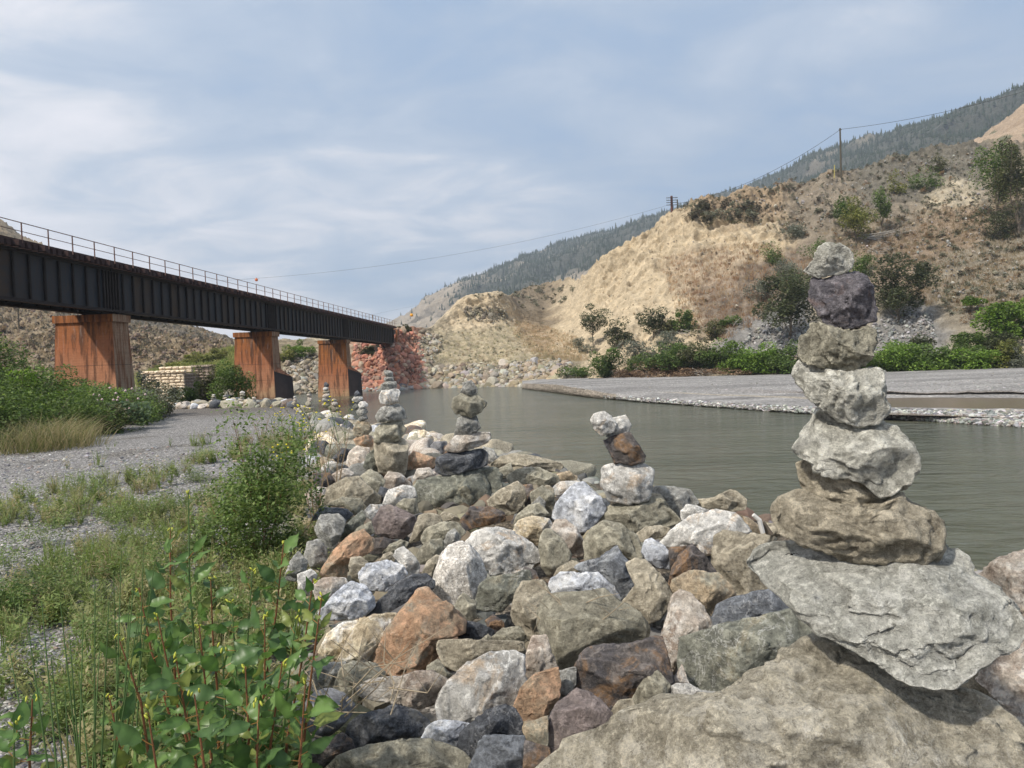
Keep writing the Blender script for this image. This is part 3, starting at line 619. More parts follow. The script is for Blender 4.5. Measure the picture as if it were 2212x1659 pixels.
# ---- loose stone and pebble mixtures (nobody could count them)
def rock_tmpl(n, seed, sub=1):
    out = []
    for k in range(n):
        v, f = ico(sub); v = v.copy(); r = np.random.RandomState(seed + k)
        for _ in range(6):
            nn = r.normal(size=3); nn /= np.linalg.norm(nn); d = r.uniform(.55, .85); v = v - np.maximum(0, v @ nn - d)[:, None] * nn
        v = v * r.uniform(.75, 1.15, 3) * (1 + .08 * vn(v * 2.1 + k, seed)[:, None]); out.append((v, f))
    return out
RT1 = rock_tmpl(8, 500, 1); RT2 = rock_tmpl(10, 700, 2)
STONEM = vc_mat('loose_stone', .9, 9, .05, .45); PEBM = vc_mat('pebble_stone', .75, 40, .01, .3)
def pile(name, pts, size, palette, tm=RT1, mat=STONEM, flat=(.75, 1.0), jit=.18, tilt=math.pi):
    n = len(pts); which = RNG.randint(0, len(tm), n); pal = np.array(palette)
    c = pal[RNG.randint(0, len(pal), n)] * RNG.uniform(1 - jit * 1.5, 1 + jit * 1.5, (n, 1)) * RNG.uniform(1 - jit * .3, 1 + jit * .3, (n, 3))
    s = np.asarray(size)[:, None] * np.stack([RNG.uniform(.8, 1.25, n), RNG.uniform(.8, 1.2, n), RNG.uniform(*flat, n)], 1)
    V, Fa, C = merge(tm, which, pts, s, rand_rots(n, tilt), c)
    return tag(ob(name, mesh(name, V, Fa, mat, cols=C, smooth=False)), kind='stuff')
def hill_scatter(poly, n, F_=None, rng=RNG):
    F_ = F_ or HF; xs_, ys_ = zip(*poly); out = []; uv = []
    k = 0
    while len(out) < n and k < n * 12:
        k += 1; px, py = rng.uniform(min(xs_), max(xs_)), rng.uniform(min(ys_), max(ys_))
        if not inpoly(np.array([px]), np.array([py]), poly)[0]: continue
        q = F_.at(px, py)
        if q is not None: out.append(q); uv.append((px, py))
    return np.array(out), np.array(uv)
TANS = [(.34, .29, .21), (.27, .235, .175), (.4, .36, .29), (.24, .20, .15), (.31, .25, .17), (.36, .34, .31)]
ORS = [(.44, .20, .135), (.38, .18, .12), (.32, .165, .12), (.47, .25, .18), (.26, .14, .11), (.34, .25, .19)]
GRS = [(.24, .24, .235), (.32, .315, .30), (.42, .415, .40), (.17, .17, .17), (.27, .25, .22)]
def far_riprap(name, label, poly, n, s0, s1, pal, cat='riprap'):
    p, uv = hill_scatter(poly, n); big_ = np.interp(uv[:, 1], [760, 845], [s0, s1]) if s0 != s1 else np.full(len(p), s0)
    s = big_ * np.exp(RNG.normal(0, .33, len(p))); p = p + np.array([0, -.2, .08])
    o = pile(name, p, s, pal, RT2 if s1 > .3 else RT1); tag(o, label, cat); return o
far_riprap('riprap', 'tan broken rock lining the foot of the far bank', [(905, 800), (960, 792), (1100, 783), (1215, 778), (1245, 800), (1200, 832), (1130, 843), (930, 848), (905, 850)], 1100, .30, .50, TANS)
far_riprap('riprap', 'orange stained broken rock under the end of the bridge', [(765, 740), (800, 735), (835, 712), (870, 712), (905, 722), (912, 760), (925, 845), (760, 848)], 900, .34, .44, ORS)
far_riprap('riprap', 'pale tan broken rock right of the orange rock', [(905, 716), (955, 722), (950, 745), (925, 800), (912, 790), (902, 745)], 200, .33, .36, TANS)
far_riprap('riprap', 'pale broken rock on the far slope between the two river piers', [(612, 790), (650, 765), (700, 770), (780, 800), (780, 852), (612, 853)], 600, .22, .46, TANS)
far_riprap('riprap', 'grey stones lining the waterline beneath the orange rock', [(770, 838), (910, 834), (930, 850), (770, 852)], 130, .36, .38, GRS)
far_riprap('scree', 'pale grey scree at the foot of the bluff left of the tallest cairn', [(1560, 755), (1620, 722), (1700, 660), (1745, 640), (1750, 740), (1760, 772), (1600, 775), (1530, 768)], 700, .17, .19, GRS, 'scree')
far_riprap('scree', 'pale grey scree behind the tallest cairn on its right side', [(1880, 700), (1960, 672), (2010, 680), (2020, 730), (1990, 768), (1880, 775)], 420, .16, .18, GRS, 'scree')
far_riprap('scree', 'small stones loose on the right hillside', [(1560, 440), (1900, 350), (2130, 320), (2212, 500), (2212, 720), (2000, 640), (1800, 520), (1600, 480)], 700, .15, .15, GRS + TANS, 'scree')
far_riprap('scree', 'dark rubble band across the mound beyond the bridge', [(1000, 668), (1060, 660), (1090, 670), (1100, 700), (1010, 692)], 160, .26, .26, [(.2, .18, .14), (.26, .23, .17)], 'scree')
far_riprap('scree', 'brown rocks strewn over the hill on the left', [(-60, 660), (120, 660), (300, 700), (500, 735), (505, 760), (420, 790), (300, 812), (150, 800), (-60, 790)], 800, .26, .30, [(.26, .19, .14), (.2, .15, .115), (.32, .25, .18), (.16, .12, .10)], 'scree')
far_riprap('scree', 'stones poking through the sandy slope of the bluff', [(1260, 640), (1450, 500), (1700, 520), (1700, 700), (1300, 760)], 260, .12, .14, TANS, 'scree')
def bar_pts(poly, n): return hill_scatter(poly, n, BF)[0]
p = bar_pts([(1300, 855), (1536, 868), (1754, 880), (1935, 884), (2230, 888), (2230, 926), (1935, 908), (1754, 897), (1536, 882), (1300, 864)], 4200)
w = np.interp(p[:, 1], [28, 42, 70], [.075, .075, .06]); pile('shingle', p + np.array([0, 0, .02]), w * np.exp(RNG.normal(0, .4, len(p))), GRS + [(.5, .5, .48)], mat=PEBM, flat=(.4, .7), jit=.3, tilt=.3)
tag(bpy.data.objects['shingle'], 'grey shingle along the water edge of the gravel bar', 'shingle')
p = bar_pts([(1200, 845), (1536, 850), (2230, 845), (2230, 805), (1200, 824)], 1500)
pile('shingle', p, .045 * np.exp(RNG.normal(0, .4, len(p))), GRS, mat=PEBM, flat=(.4, .6), jit=.3, tilt=.3)
tag(bpy.data.objects['shingle.001'], 'scattered stones on the flat of the gravel bar', 'shingle')
# near pebbles of the gravel track
n = 15000; yy = 2.0 * np.exp(RNG.uniform(0, 2.1, n)); xx = RNG.uniform(-1, 1, n); xx = np.where(True, -0.45 * yy + xx * yy * .45 - 0.2, 0)
k = xx < leftx(yy) + .3; xx, yy = xx[k], yy[k]; zz_ = ground_z(xx, yy)
sz = (.008 + .0009 * yy) * np.exp(RNG.normal(0, .42, len(xx)))
pile('pebbles', np.stack([xx, yy, zz_ + sz * .15], 1), sz, [(.25, .25, .265), (.19, .195, .205), (.34, .335, .33), (.14, .14, .15), (.29, .26, .22), (.5, .49, .47), (.21, .2, .22), (.36, .30, .25)], tm=rock_tmpl(6, 300, 1), mat=PEBM, flat=(.4, .75), jit=.22, tilt=.4)
tag(bpy.data.objects['pebbles'], 'loose grey pebbles covering the gravel track', 'gravel')
# ================================================================== BRIDGE
VPD = dirs(np.array([1190.]), np.array([782.]))[0]; Bx = Vector((VPD[0], VPD[1], 0)).normalized(); Rx = Vector((Bx.y, -Bx.x, 0))   # along / to the right
O2 = pt(585, 646.4, 66.0); DECK = O2.z; GB = pt(585, 713.3, 66.0).z
S2 = 66.0
ANG = math.atan2(-Bx.x, Bx.y)
def bp(s, r, z): return Vector((O2.x, O2.y, 0)) + Bx * (s - S2) + Rx * r + Vector((0, 0, z))
def steel(name, c, rust, r0=.45):
    t = NT(name); v = t.vec('Object'); n = t.noise(v, 1.6, 6, .68, .3); n2 = t.noise(t.vec('Object', (6, 6, .8)), 2, 5, .6)
    sx_ = t.n('ShaderNodeSeparateXYZ'); t.l(t.tc.outputs['Object'], sx_.inputs[0])
    low = t.ramp(t.math('ADD', t.math('MULTIPLY_ADD', sx_.outputs[2], -.5, -.10), t.math('MULTIPLY', n, .9)), [(.86, 0.0), (1.12, 1.0)])
    wq = t.n('ShaderNodeTexWhiteNoise', noise_dimensions='1D'); t.l(t.math('FLOOR', t.math('MULTIPLY', sx_.outputs[1], .92)), wq.inputs['W']); c = t.mix(t.math('MULTIPLY', t.ramp(wq.outputs['Value'], [(.45, 0.0), (.9, .8)]), t.ramp(n, [(.3, .2), (.6, 1.0)])), c, (.062, .036, .02))
    c_ = t.mix(t.ramp(n2, [(.48, 0.0), (.72, .55)]), c, rust); c_ = t.mix(low, c_, (.20, .075, .025)); return t.fin(c_, .6, t.bump(n, .3, .02))
WEB = steel('girder_steel', (.030, .034, .042), (.060, .036, .022)); FLG = plain('flange_steel', (.030, .022, .020), .7); TIEM = plain('tie_timber', (.055, .032, .03), .9, .5, 3)
RAILM = plain('rusty_rail', (.16, .075, .055), .7, .3, 3); HRM = plain('handrail_paint', (.20, .12, .10), .7, .3, 3)
bridge = empty('railway_bridge', bp(42, 0, GB), 'long dark steel plate girder railway bridge crossing above the river on rusty piers', 'bridge', rz=ANG)
BL = bridge.matrix_basis.inverted() if False else (Matrix.Translation(bridge.location) @ Matrix.Rotation(ANG, 4, 'Z')).inverted()
def loc(s, r, z): return Vector((r, s - 42, z))             # bridge-local coordinates (z above girder bottom)
HT = DECK - GB; TIE = .28; GH = HT - TIE
supports = [18.0, 42.0, 66.0, 90.0, 117.6]
stf = {}
def part_box(name, mat, parent, x0, x1, y0, y1, z0, z1):
    m = MB(); m.box(x0, x1, y0, y1, z0, z1); return m.build(name, mat, parent)
for gi, gr in enumerate((-.12, -2.12)):
    for i in range(4):
        a0, a1 = supports[i] + .06 - 42, supports[i + 1] - .06 - 42
        m = MB(); m.box(gr - .012, gr + .012, a0, a1, .05, GH - .05); m2 = MB(); m2.box(gr - .2, gr + .2, a0, a1, 0, .05); m2.box(gr - .2, gr + .2, a0, a1, GH - .05, GH)
        m2.box(gr - .10, gr + .10, a0, a1, .05, .16); m2.box(gr - .10, gr + .10, a0, a1, GH - .16, GH - .05)
        g = m.build('girder', WEB, bridge); m2.build('flange', FLG, g)
        n = 21 if i < 3 else 24; ps = list(np.linspace(a0 + 1.1, a1 - 1.1, n)) + [a0 + .08, a0 + .35, a0 + .62, a1 - .08, a1 - .35, a1 - .62]
        if 'm' not in stf:
            mm = MB(); mm.box(-.14, .14, -.012, .012, .17, GH - .17); mm.box(.08, .14, -.05, .05, .17, GH - .17); stf['m'] = mesh('stiffener', mm.v, mm.f, FLG, smooth=False)
        for p_ in ps:
            q = ob('stiffener', stf['m'], g); q.location = (gr, p_, 0)
        if gi == 0:
            for p_ in ps[::3]:
                br = MB()
                br.box(-1.95, -.28, p_ - .03, p_ + .03, .2, .28); br.box(-1.95, -.28, p_ - .03, p_ + .03, GH - .3, GH - .2)
                br.tube([(-1.95, p_, .25), (-.28, p_, GH - .25)], .035, 4); br.tube([(-1.95, p_, GH - .25), (-.28, p_, .25)], .035, 4)
                br.build('cross_brace', FLG, g)
mm = MB(); mm.box(-2.75, .42, -.12, .12, GH, GH + TIE); ties = mesh('tie', mm.v, mm.f, TIEM, smooth=False)
mm = MB(); mm.box(-2.75, .62, -.12, .12, GH, GH + TIE); tiel = mesh('tie_long', mm.v, mm.f, TIEM, smooth=False)
k = 0; s_ = 18.2
while s_ < 117.5:
    q = ob('tie', tiel if k % 4 == 0 else ties, bridge); q.location = (RNG.uniform(-.02, .02), s_ - 42, RNG.uniform(-.012, .012)); q.rotation_euler = (0, 0, RNG.uniform(-.02, .02)); s_ += .44; k += 1
for r_ in (-.40, -1.84):
    m = MB(); m.box(r_ - .035, r_ + .035, -24, 78, GH + TIE + .012, GH + TIE + .16); m.build('rail', RAILM, bridge)
m = MB(); m.box(.10, .30, -24, 75.4, GH + TIE + .012, GH + TIE + .10); m.build('guard_timber', TIEM, bridge)
hr = None
m = MB(); RH = .84
m.tube([(.46, -24, HT + RH), (.46, 76, HT + RH)], .022, 6); m.tube([(.46, -24, HT + RH * .52), (.46, 76, HT + RH * .52)], .018, 6)
hr = m.build('handrail', HRM, bridge)
mm = MB(); mm.tube([(0, 0, -.1), (0, 0, RH + .02)], .032, 6); pm = mesh('post', mm.v, mm.f, HRM, smooth=False)
for k in range(56):
    s_ = 18 + k * 1.82
    if s_ > 118: break
    q = ob('post', pm, hr); q.location = (.46, s_ - 42, HT)

def conc_mat():
    t = NT('rust_stained_concrete'); v = t.vec('Object'); sp = t.n('ShaderNodeSeparateXYZ'); t.l(t.tc.outputs['Object'], sp.inputs[0])
    st = t.noise(t.vec('Object', (2.2, 2.2, .22)), 2.0, 6, .62, .4); bl_ = t.noise(v, .9, 5, .6, .5); f = t.noise(v, 9, 5, .65); hz = t.noise(t.vec('Object', (.25, .25, 7)), 2.0, 3, .6)
    z = t.math('ADD', t.math('MULTIPLY', sp.outputs[2], .1), t.math('MULTIPLY_ADD', bl_, .3, -.15))
    c = t.ramp(z, [(0.0, (.30, .19, .12)), (.12, (.42, .27, .155)), (.24, (.40, .19, .105)), (.42, (.36, .135, .06)), (.62, (.34, .125, .035)), (.85, (.30, .115, .04))])
    c = t.mix(t.ramp(st, [(.48, 0.0), (.60, .8)]), c, (.10, .045, .025))
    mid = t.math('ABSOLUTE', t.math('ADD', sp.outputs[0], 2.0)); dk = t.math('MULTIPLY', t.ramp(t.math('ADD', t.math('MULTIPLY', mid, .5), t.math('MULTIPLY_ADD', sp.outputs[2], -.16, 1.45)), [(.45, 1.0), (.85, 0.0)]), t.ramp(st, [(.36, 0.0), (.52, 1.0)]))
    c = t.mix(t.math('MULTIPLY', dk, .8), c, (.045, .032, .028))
    w_ = t.math('MULTIPLY', t.ramp(t.noise(t.vec('Object', (5, 5, .3)), 1.6, 4, .6, .3), [(.60, 0.0), (.66, 1.0)]), t.ramp(z, [(.3, 0.0), (.6, .55)])); c = t.mix(w_, c, (.38, .33, .30))
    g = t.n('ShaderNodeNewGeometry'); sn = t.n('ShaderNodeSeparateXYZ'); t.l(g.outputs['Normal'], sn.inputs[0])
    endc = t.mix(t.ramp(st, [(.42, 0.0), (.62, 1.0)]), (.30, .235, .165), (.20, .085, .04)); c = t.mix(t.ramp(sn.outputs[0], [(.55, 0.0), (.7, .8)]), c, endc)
    c = t.mix(1.0, c, t.math('MULTIPLY_ADD', hz, .5, .75), 'MULTIPLY'); c = t.mix(1.0, c, t.math('MULTIPLY_ADD', f, .7, .65), 'MULTIPLY')
    return t.fin(c, .85, t.bump(f, .4, .02))
CONC = conc_mat(); NOSE = plain('cutwater_steel_and_shade', (.05, .038, .036), .7, .5, 2)
def pier(s, zb, nose, label):
    R = empty('bridge_pier', bp(s, 0, zb), label, 'pier', 'rust stained concrete piers under the bridge', ANG)
    H = GB - .10 - zb; x0, x1, y0, y1 = -3.6, -.03, 0, 1.8; capH = .42
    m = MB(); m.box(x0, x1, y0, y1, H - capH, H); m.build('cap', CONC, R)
    lifts = [H - capH]; 
    for zc in (H - 2.9, H - 4.35 if nose else H - 4.6, H - 5.9):
        if zc > .4: lifts.append(zc)
    lifts.append(-1.0)
    for i in range(len(lifts) - 1):
        zt, zl = lifts[i], lifts[i + 1] + .02
        def ring(z, ins=.11):
            b = (H - capH - z) * .042 - ins; return [(x0 - b, y0 - b, z), (x1 + b, y0 - b, z), (x1 + b, y1 + b, z), (x0 - b, y1 + b, z)]
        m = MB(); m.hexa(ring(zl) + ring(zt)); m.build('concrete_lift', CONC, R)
        if i < len(lifts) - 2: m = MB(); m.hexa(ring(zl - .02, .13) + ring(zl, .13)); m.build('joint', NOSE, R)
    for gr in (-.12, -2.12):                               # bearings
        m = MB(); m.box(gr - .30, gr + .08, .55, 1.35, H + .002, H + .05); m.box(gr - .16, gr + .06, .7, 1.2, H + .05, H + .098); m.build('bearing', FLG, R)
    if nose:
        zt = 3.35 - zb; b = lambda z: (H - capH - z) * .042 - .11; e = x1 + b(0) - .02
        Vn = []
        for z, o in ((-1.0, .12), (zt, -.05)):
            Vn += [(x1 + b(z) - .05, y0 - b(z) - .04 * (z < 0), z if z < 0 else zt), (e + 1.25 + o, 1.0, z if z < 0 else zt - .62), (x1 + b(z) - .05, y1 + b(z), z if z < 0 else zt)]
        m = MB(); m.add(Vn, [(0, 2, 1), (3, 4, 5), (0, 1, 4, 3), (1, 2, 5, 4), (2, 0, 3, 5)]); nb_ = m.build('cutwater', NOSE, R)
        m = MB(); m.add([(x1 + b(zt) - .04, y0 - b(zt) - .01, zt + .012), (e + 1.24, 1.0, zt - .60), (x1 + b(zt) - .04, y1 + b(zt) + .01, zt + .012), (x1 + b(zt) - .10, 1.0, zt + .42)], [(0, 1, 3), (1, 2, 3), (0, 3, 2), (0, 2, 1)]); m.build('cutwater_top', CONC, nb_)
    return R
pier(18.0, .8, False, 'rusty concrete pier at the near left end of the bridge, standing on land')
pier(42.0, .9, False, 'largest rusty orange pier rising behind the green bushes on the left')
pier(66.0, .2, True, 'rusty orange pier with dark cutwater standing behind the small cairns')
pier(90.0, -1.1, True, 'farthest rusty orange pier, standing in the river in front of the orange rock')
# far abutment: seat and back wall coloured dark for the shadow under the span
ab = empty('bridge_abutment', bp(117.6, 0, GB - 3.0), 'concrete abutment with seat and back wall darkened as shadow, where the bridge meets the far bank', 'abutment', rz=ANG)
m = MB(); m.box(-3.2, .1, .0, 1.2, -1, 2.75); m.build('bearing_seat', NOSE, ab)
m = MB(); m.box(-3.2, .4, 1.21, 1.8, -1, 3.0 + HT - .35); m.build('back_wall', NOSE, ab)
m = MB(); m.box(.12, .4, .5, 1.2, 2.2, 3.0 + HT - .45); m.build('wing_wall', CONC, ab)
# small yellow board on the deck
yb = empty('marker_board', bp(102.5, .34, DECK), 'small yellow double board on legs by the bridge railing', 'sign', rz=ANG)
YEL = plain('yellow_paint', (.62, .36, .05), .6, .15); ZNC = plain('zinc', (.4, .4, .4), .6, .1)
m = MB(); m.box(-.02, .0, -.14, .02, .35, .95); m.build('board', YEL, yb)
m = MB(); m.box(-.02, .0, .06, .22, .40, .90); m.build('board', YEL, yb)
for dx in (-.05, .12):
    m = MB(); m.tube([(.02, dx - .05, 0), (.02, dx, .9)], .015, 5); m.build('leg', ZNC, yb)

# ================================================================== POLES, CABLES, BALLS
POLEM = plain('pole_timber', (.085, .075, .055), .9, .3, 3); POLER = plain('pole_red_brown', (.13, .06, .05), .9, .3, 3); WIREM = plain('wire', (.05, .05, .055), .6, .1); ORB = plain('orange_ball', (.62, .17, .05), .5, .1); ORB2 = plain('amber_ball', (.75, .36, .03), .5, .1)
def hp(px, py): return Vector(HF.at(px, py))
b1 = hp(1816, 384); top1 = pt(1816, 277, b1.y)
p1 = empty('utility_pole', (b1.x, b1.y, b1.z - .8), 'tall dark timber pole standing alone on the crest of the right hill', 'utility pole')
m = MB(); m.tube([(0, 0, 0), (0, 0, top1.z - b1.z + .8)], [.20, .15], 8); m.build('shaft', POLEM, p1)
m = MB(); m.box(-.25, .25, -.05, .05, top1.z - b1.z + .45, top1.z - b1.z + .57); m.build('bracket', WIREM, p1)
b0 = pt(1802, 376, b1.y - 1.0)
m = MB(); m.tube([(b0.x, b0.y, b0.z - .8), (b0.x + .1, b0.y, b0.z + 1.7)], .09, 6); o = m.build('post', plain('yellow_marker_post', (.42, .36, .12), .8, .2), loc=(b0.x, b0.y, b0.z)); tag(o, 'short pale yellow post beside the foot of the tall timber pole', 'post')
b2 = pt(1452, 470, 163.0); t2 = pt(1450.5, 423.5, 163.0)
p2 = empty('utility_pole', (b2.x, b2.y, b2.z - 3), 'red brown pole with four crossarms at the left end of the bluff crest', 'utility pole')
m = MB(); m.tube([(0, 0, 0), (t2.x - b2.x, 0, t2.z - b2.z + 3)], [.30, .26], 8); m.build('shaft', POLER, p2)
for i in range(4):
    z = t2.z - b2.z + 3 - .45 - i * .52; mm = MB(); mm.box(-1.25, 1.25, -.36, -.28, z - .06, z + .06); mm.build('crossarm', WIREM, p2)
    for xx_ in (-1.15, -.75, .75, 1.15):
        mm = MB(); mm.tube([(xx_, -.32, z + .06), (xx_, -.32, z + .20)], .05, 6); mm.build('insulator', ZNC, p2)
b3 = pt(1464, 470, 160.0); t3 = pt(1463, 431, 160.0)
m = MB(); m.tube([(b3.x, b3.y, b3.z - 2), (t3.x, t3.y, t3.z)], [.17, .14], 8); o = m.build('utility_pole', POLEM, loc=(b3.x, b3.y, b3.z - 2)); tag(o, 'thin grey green pole just right of the pole with crossarms', 'utility pole')
def cable(name, a, b, sag, rad, label, n=40):
    pts = [a.lerp(b, i / n) - Vector((0, 0, sag * 4 * (i / n) * (1 - i / n))) for i in range(n + 1)]
    m = MB(); m.tube(pts, rad, 4, cap=False); o = m.build(name, WIREM, loc=tuple(a)); tag(o, label, 'cable'); return pts
cable('cable', Vector((top1.x, top1.y, top1.z - .2)), pt(2330, 160, 128), 1.2, .035, 'cable running right from the tall hilltop pole out of the picture')
cable('cable', Vector((top1.x, top1.y, top1.z - .2)), pt(1463, 440, 160), 2.2, .035, 'cable between the tall hilltop pole and the thin grey green pole')
cw = cable('cable', pt(1450, 441, 163), pt(480, 606, 150), 2.8, .018, 'long cable sagging from the crossarm pole over the river to the bridge side')
def ball(px, py, d, r, mat, label):
    c = pt(px, py, d); R = empty('marker_ball', c, label, 'marker ball'); v, f = ico(3)
    o = ob('shell', mesh('shell', v * r, f, mat), R); m = MB(); m.tube([(0, 0, r * .9), (0, 0, r * 1.55)], .04, 6); m.build('clamp', WIREM, R); return c
ball(554, 604.5, 151, .32, ORB, 'small orange red warning ball hanging from the cable above the bridge')
c2 = ball(889, 680.5, 150, .33, ORB2, 'small amber warning ball left of the mound beyond the bridge end')
cable('cable', pt(700, 702, 150), pt(1010, 640, 156) + Vector((0, 0, .4)), .0, .008, 'hair thin cable carrying the amber ball')

# ================================================================== OLD MASONRY ABUTMENT
SBM = rock_mat('sandstone_block', (.42, .34, .235), (.32, .25, .165), (.46, .40, .30), .42, k=.35); SBD = rock_mat('darker_block', (.20, .155, .12), (.15, .12, .095), (.25, .20, .15), .4, k=.35)
mc_ = pt(308, 866, 60); mr_ = pt(400, 866, 60); ux = (mr_ - mc_); ux.z = 0; Wm = ux.length; ang = math.atan2(ux.y, ux.x)
zb = ground_z(np.array([mc_.x]), np.array([mc_.y]))[0] - .15; ztop = pt(400, 806, 60).z
MA = empty('masonry_abutment', (mc_.x, mc_.y, zb), 'old pale sandstone block abutment standing among bushes left of the middle pier', 'abutment', rz=ang)
H = ztop - zb
m = MB(); m.box(.05, Wm - .05, .08, 2.4, 0, H + .05); m.build('core', SBD, MA)
blk = []
for k in range(5):
    v, f = ico(2); q = v / np.max(np.abs(v), axis=1)[:, None] * .5; q[:, 1] *= 1 + .25 * vn(v * 2 + k * 9, 3); q += .02 * vn(v[:, :, None].repeat(3, 2).transpose(0, 2, 1) * 3 + k, 4); blk.append(mesh('block', q, f, SBM, smooth=False))
blkd = [b.copy() for b in blk]
for b in blkd: b.materials[0] = SBD
ch = .245; nc = int(H / ch); ch = H / nc
for r_ in range(nc):
    x = -.02
    while x < Wm - .05:
        w = min(RNG.uniform(.32, .62), Wm + .02 - x)
        if Wm - x - w < .2: w = Wm + .02 - x
        q = ob('block', blk[RNG.randint(5)], MA); q.location = (x + w / 2, .09, (r_ + .5) * ch); q.scale = (w - .045, .26, ch - .03); x += w
    y = .30
    while y < 2.3:                                           # returning side, in the darker block colour
        w = RNG.uniform(.35, .6); q = ob('block', blkd[RNG.randint(5)], MA); q.location = (Wm - .04, y + w / 2, (r_ + .5) * ch); q.scale = (.22, w - .025, ch - .022); y += w
x = -.08
while x < Wm + .05:
    w = RNG.uniform(.36, .46); q = ob('cap_stone', blk[RNG.randint(5)], MA); q.location = (x + w / 2, .10, H + .14); q.scale = (w - .03, .46, .26); x += w
for r_ in range(2):
    x = .8
    while x < Wm - .45: w = .55; q = ob('block', blk[RNG.randint(5)], MA); q.location = (x + w / 2, 1.5, H + .2 + r_ * .26); q.scale = (w - .02, .5, .25); x += w
# darker wall stepping back on its right
for r_ in range(nc + 2):
    x = Wm - .2
    while x < Wm + 1.3:
        w = RNG.uniform(.35, .5); q = ob('block', blkd[RNG.randint(5)], MA); q.location = (x + w / 2, 2.6, (r_ + .5) * ch); q.scale = (w - .02, .3, ch - .02); x += w
m = MB(); m.box(Wm - .4, Wm + 1.5, 2.35, 3.2, (nc + 2) * ch, (nc + 2) * ch + .14); m.build('coping', SBD, MA)
m = MB(); m.box(Wm - .2, Wm + 1.25, 2.72, 3.1, 0, (nc + 2) * ch - .01); m.build('core', SBD, MA)
# small fence post on the hill slope seen beneath the first span
fp = hp(39, 708); m = MB(); m.tube([(fp.x, fp.y, fp.z - .5), (fp.x, fp.y, fp.z + 4.2)], .12, 6); tag(m.build('post', POLEM, loc=tuple(fp)), 'thin dark post on the brown hill under the near span', 'post')
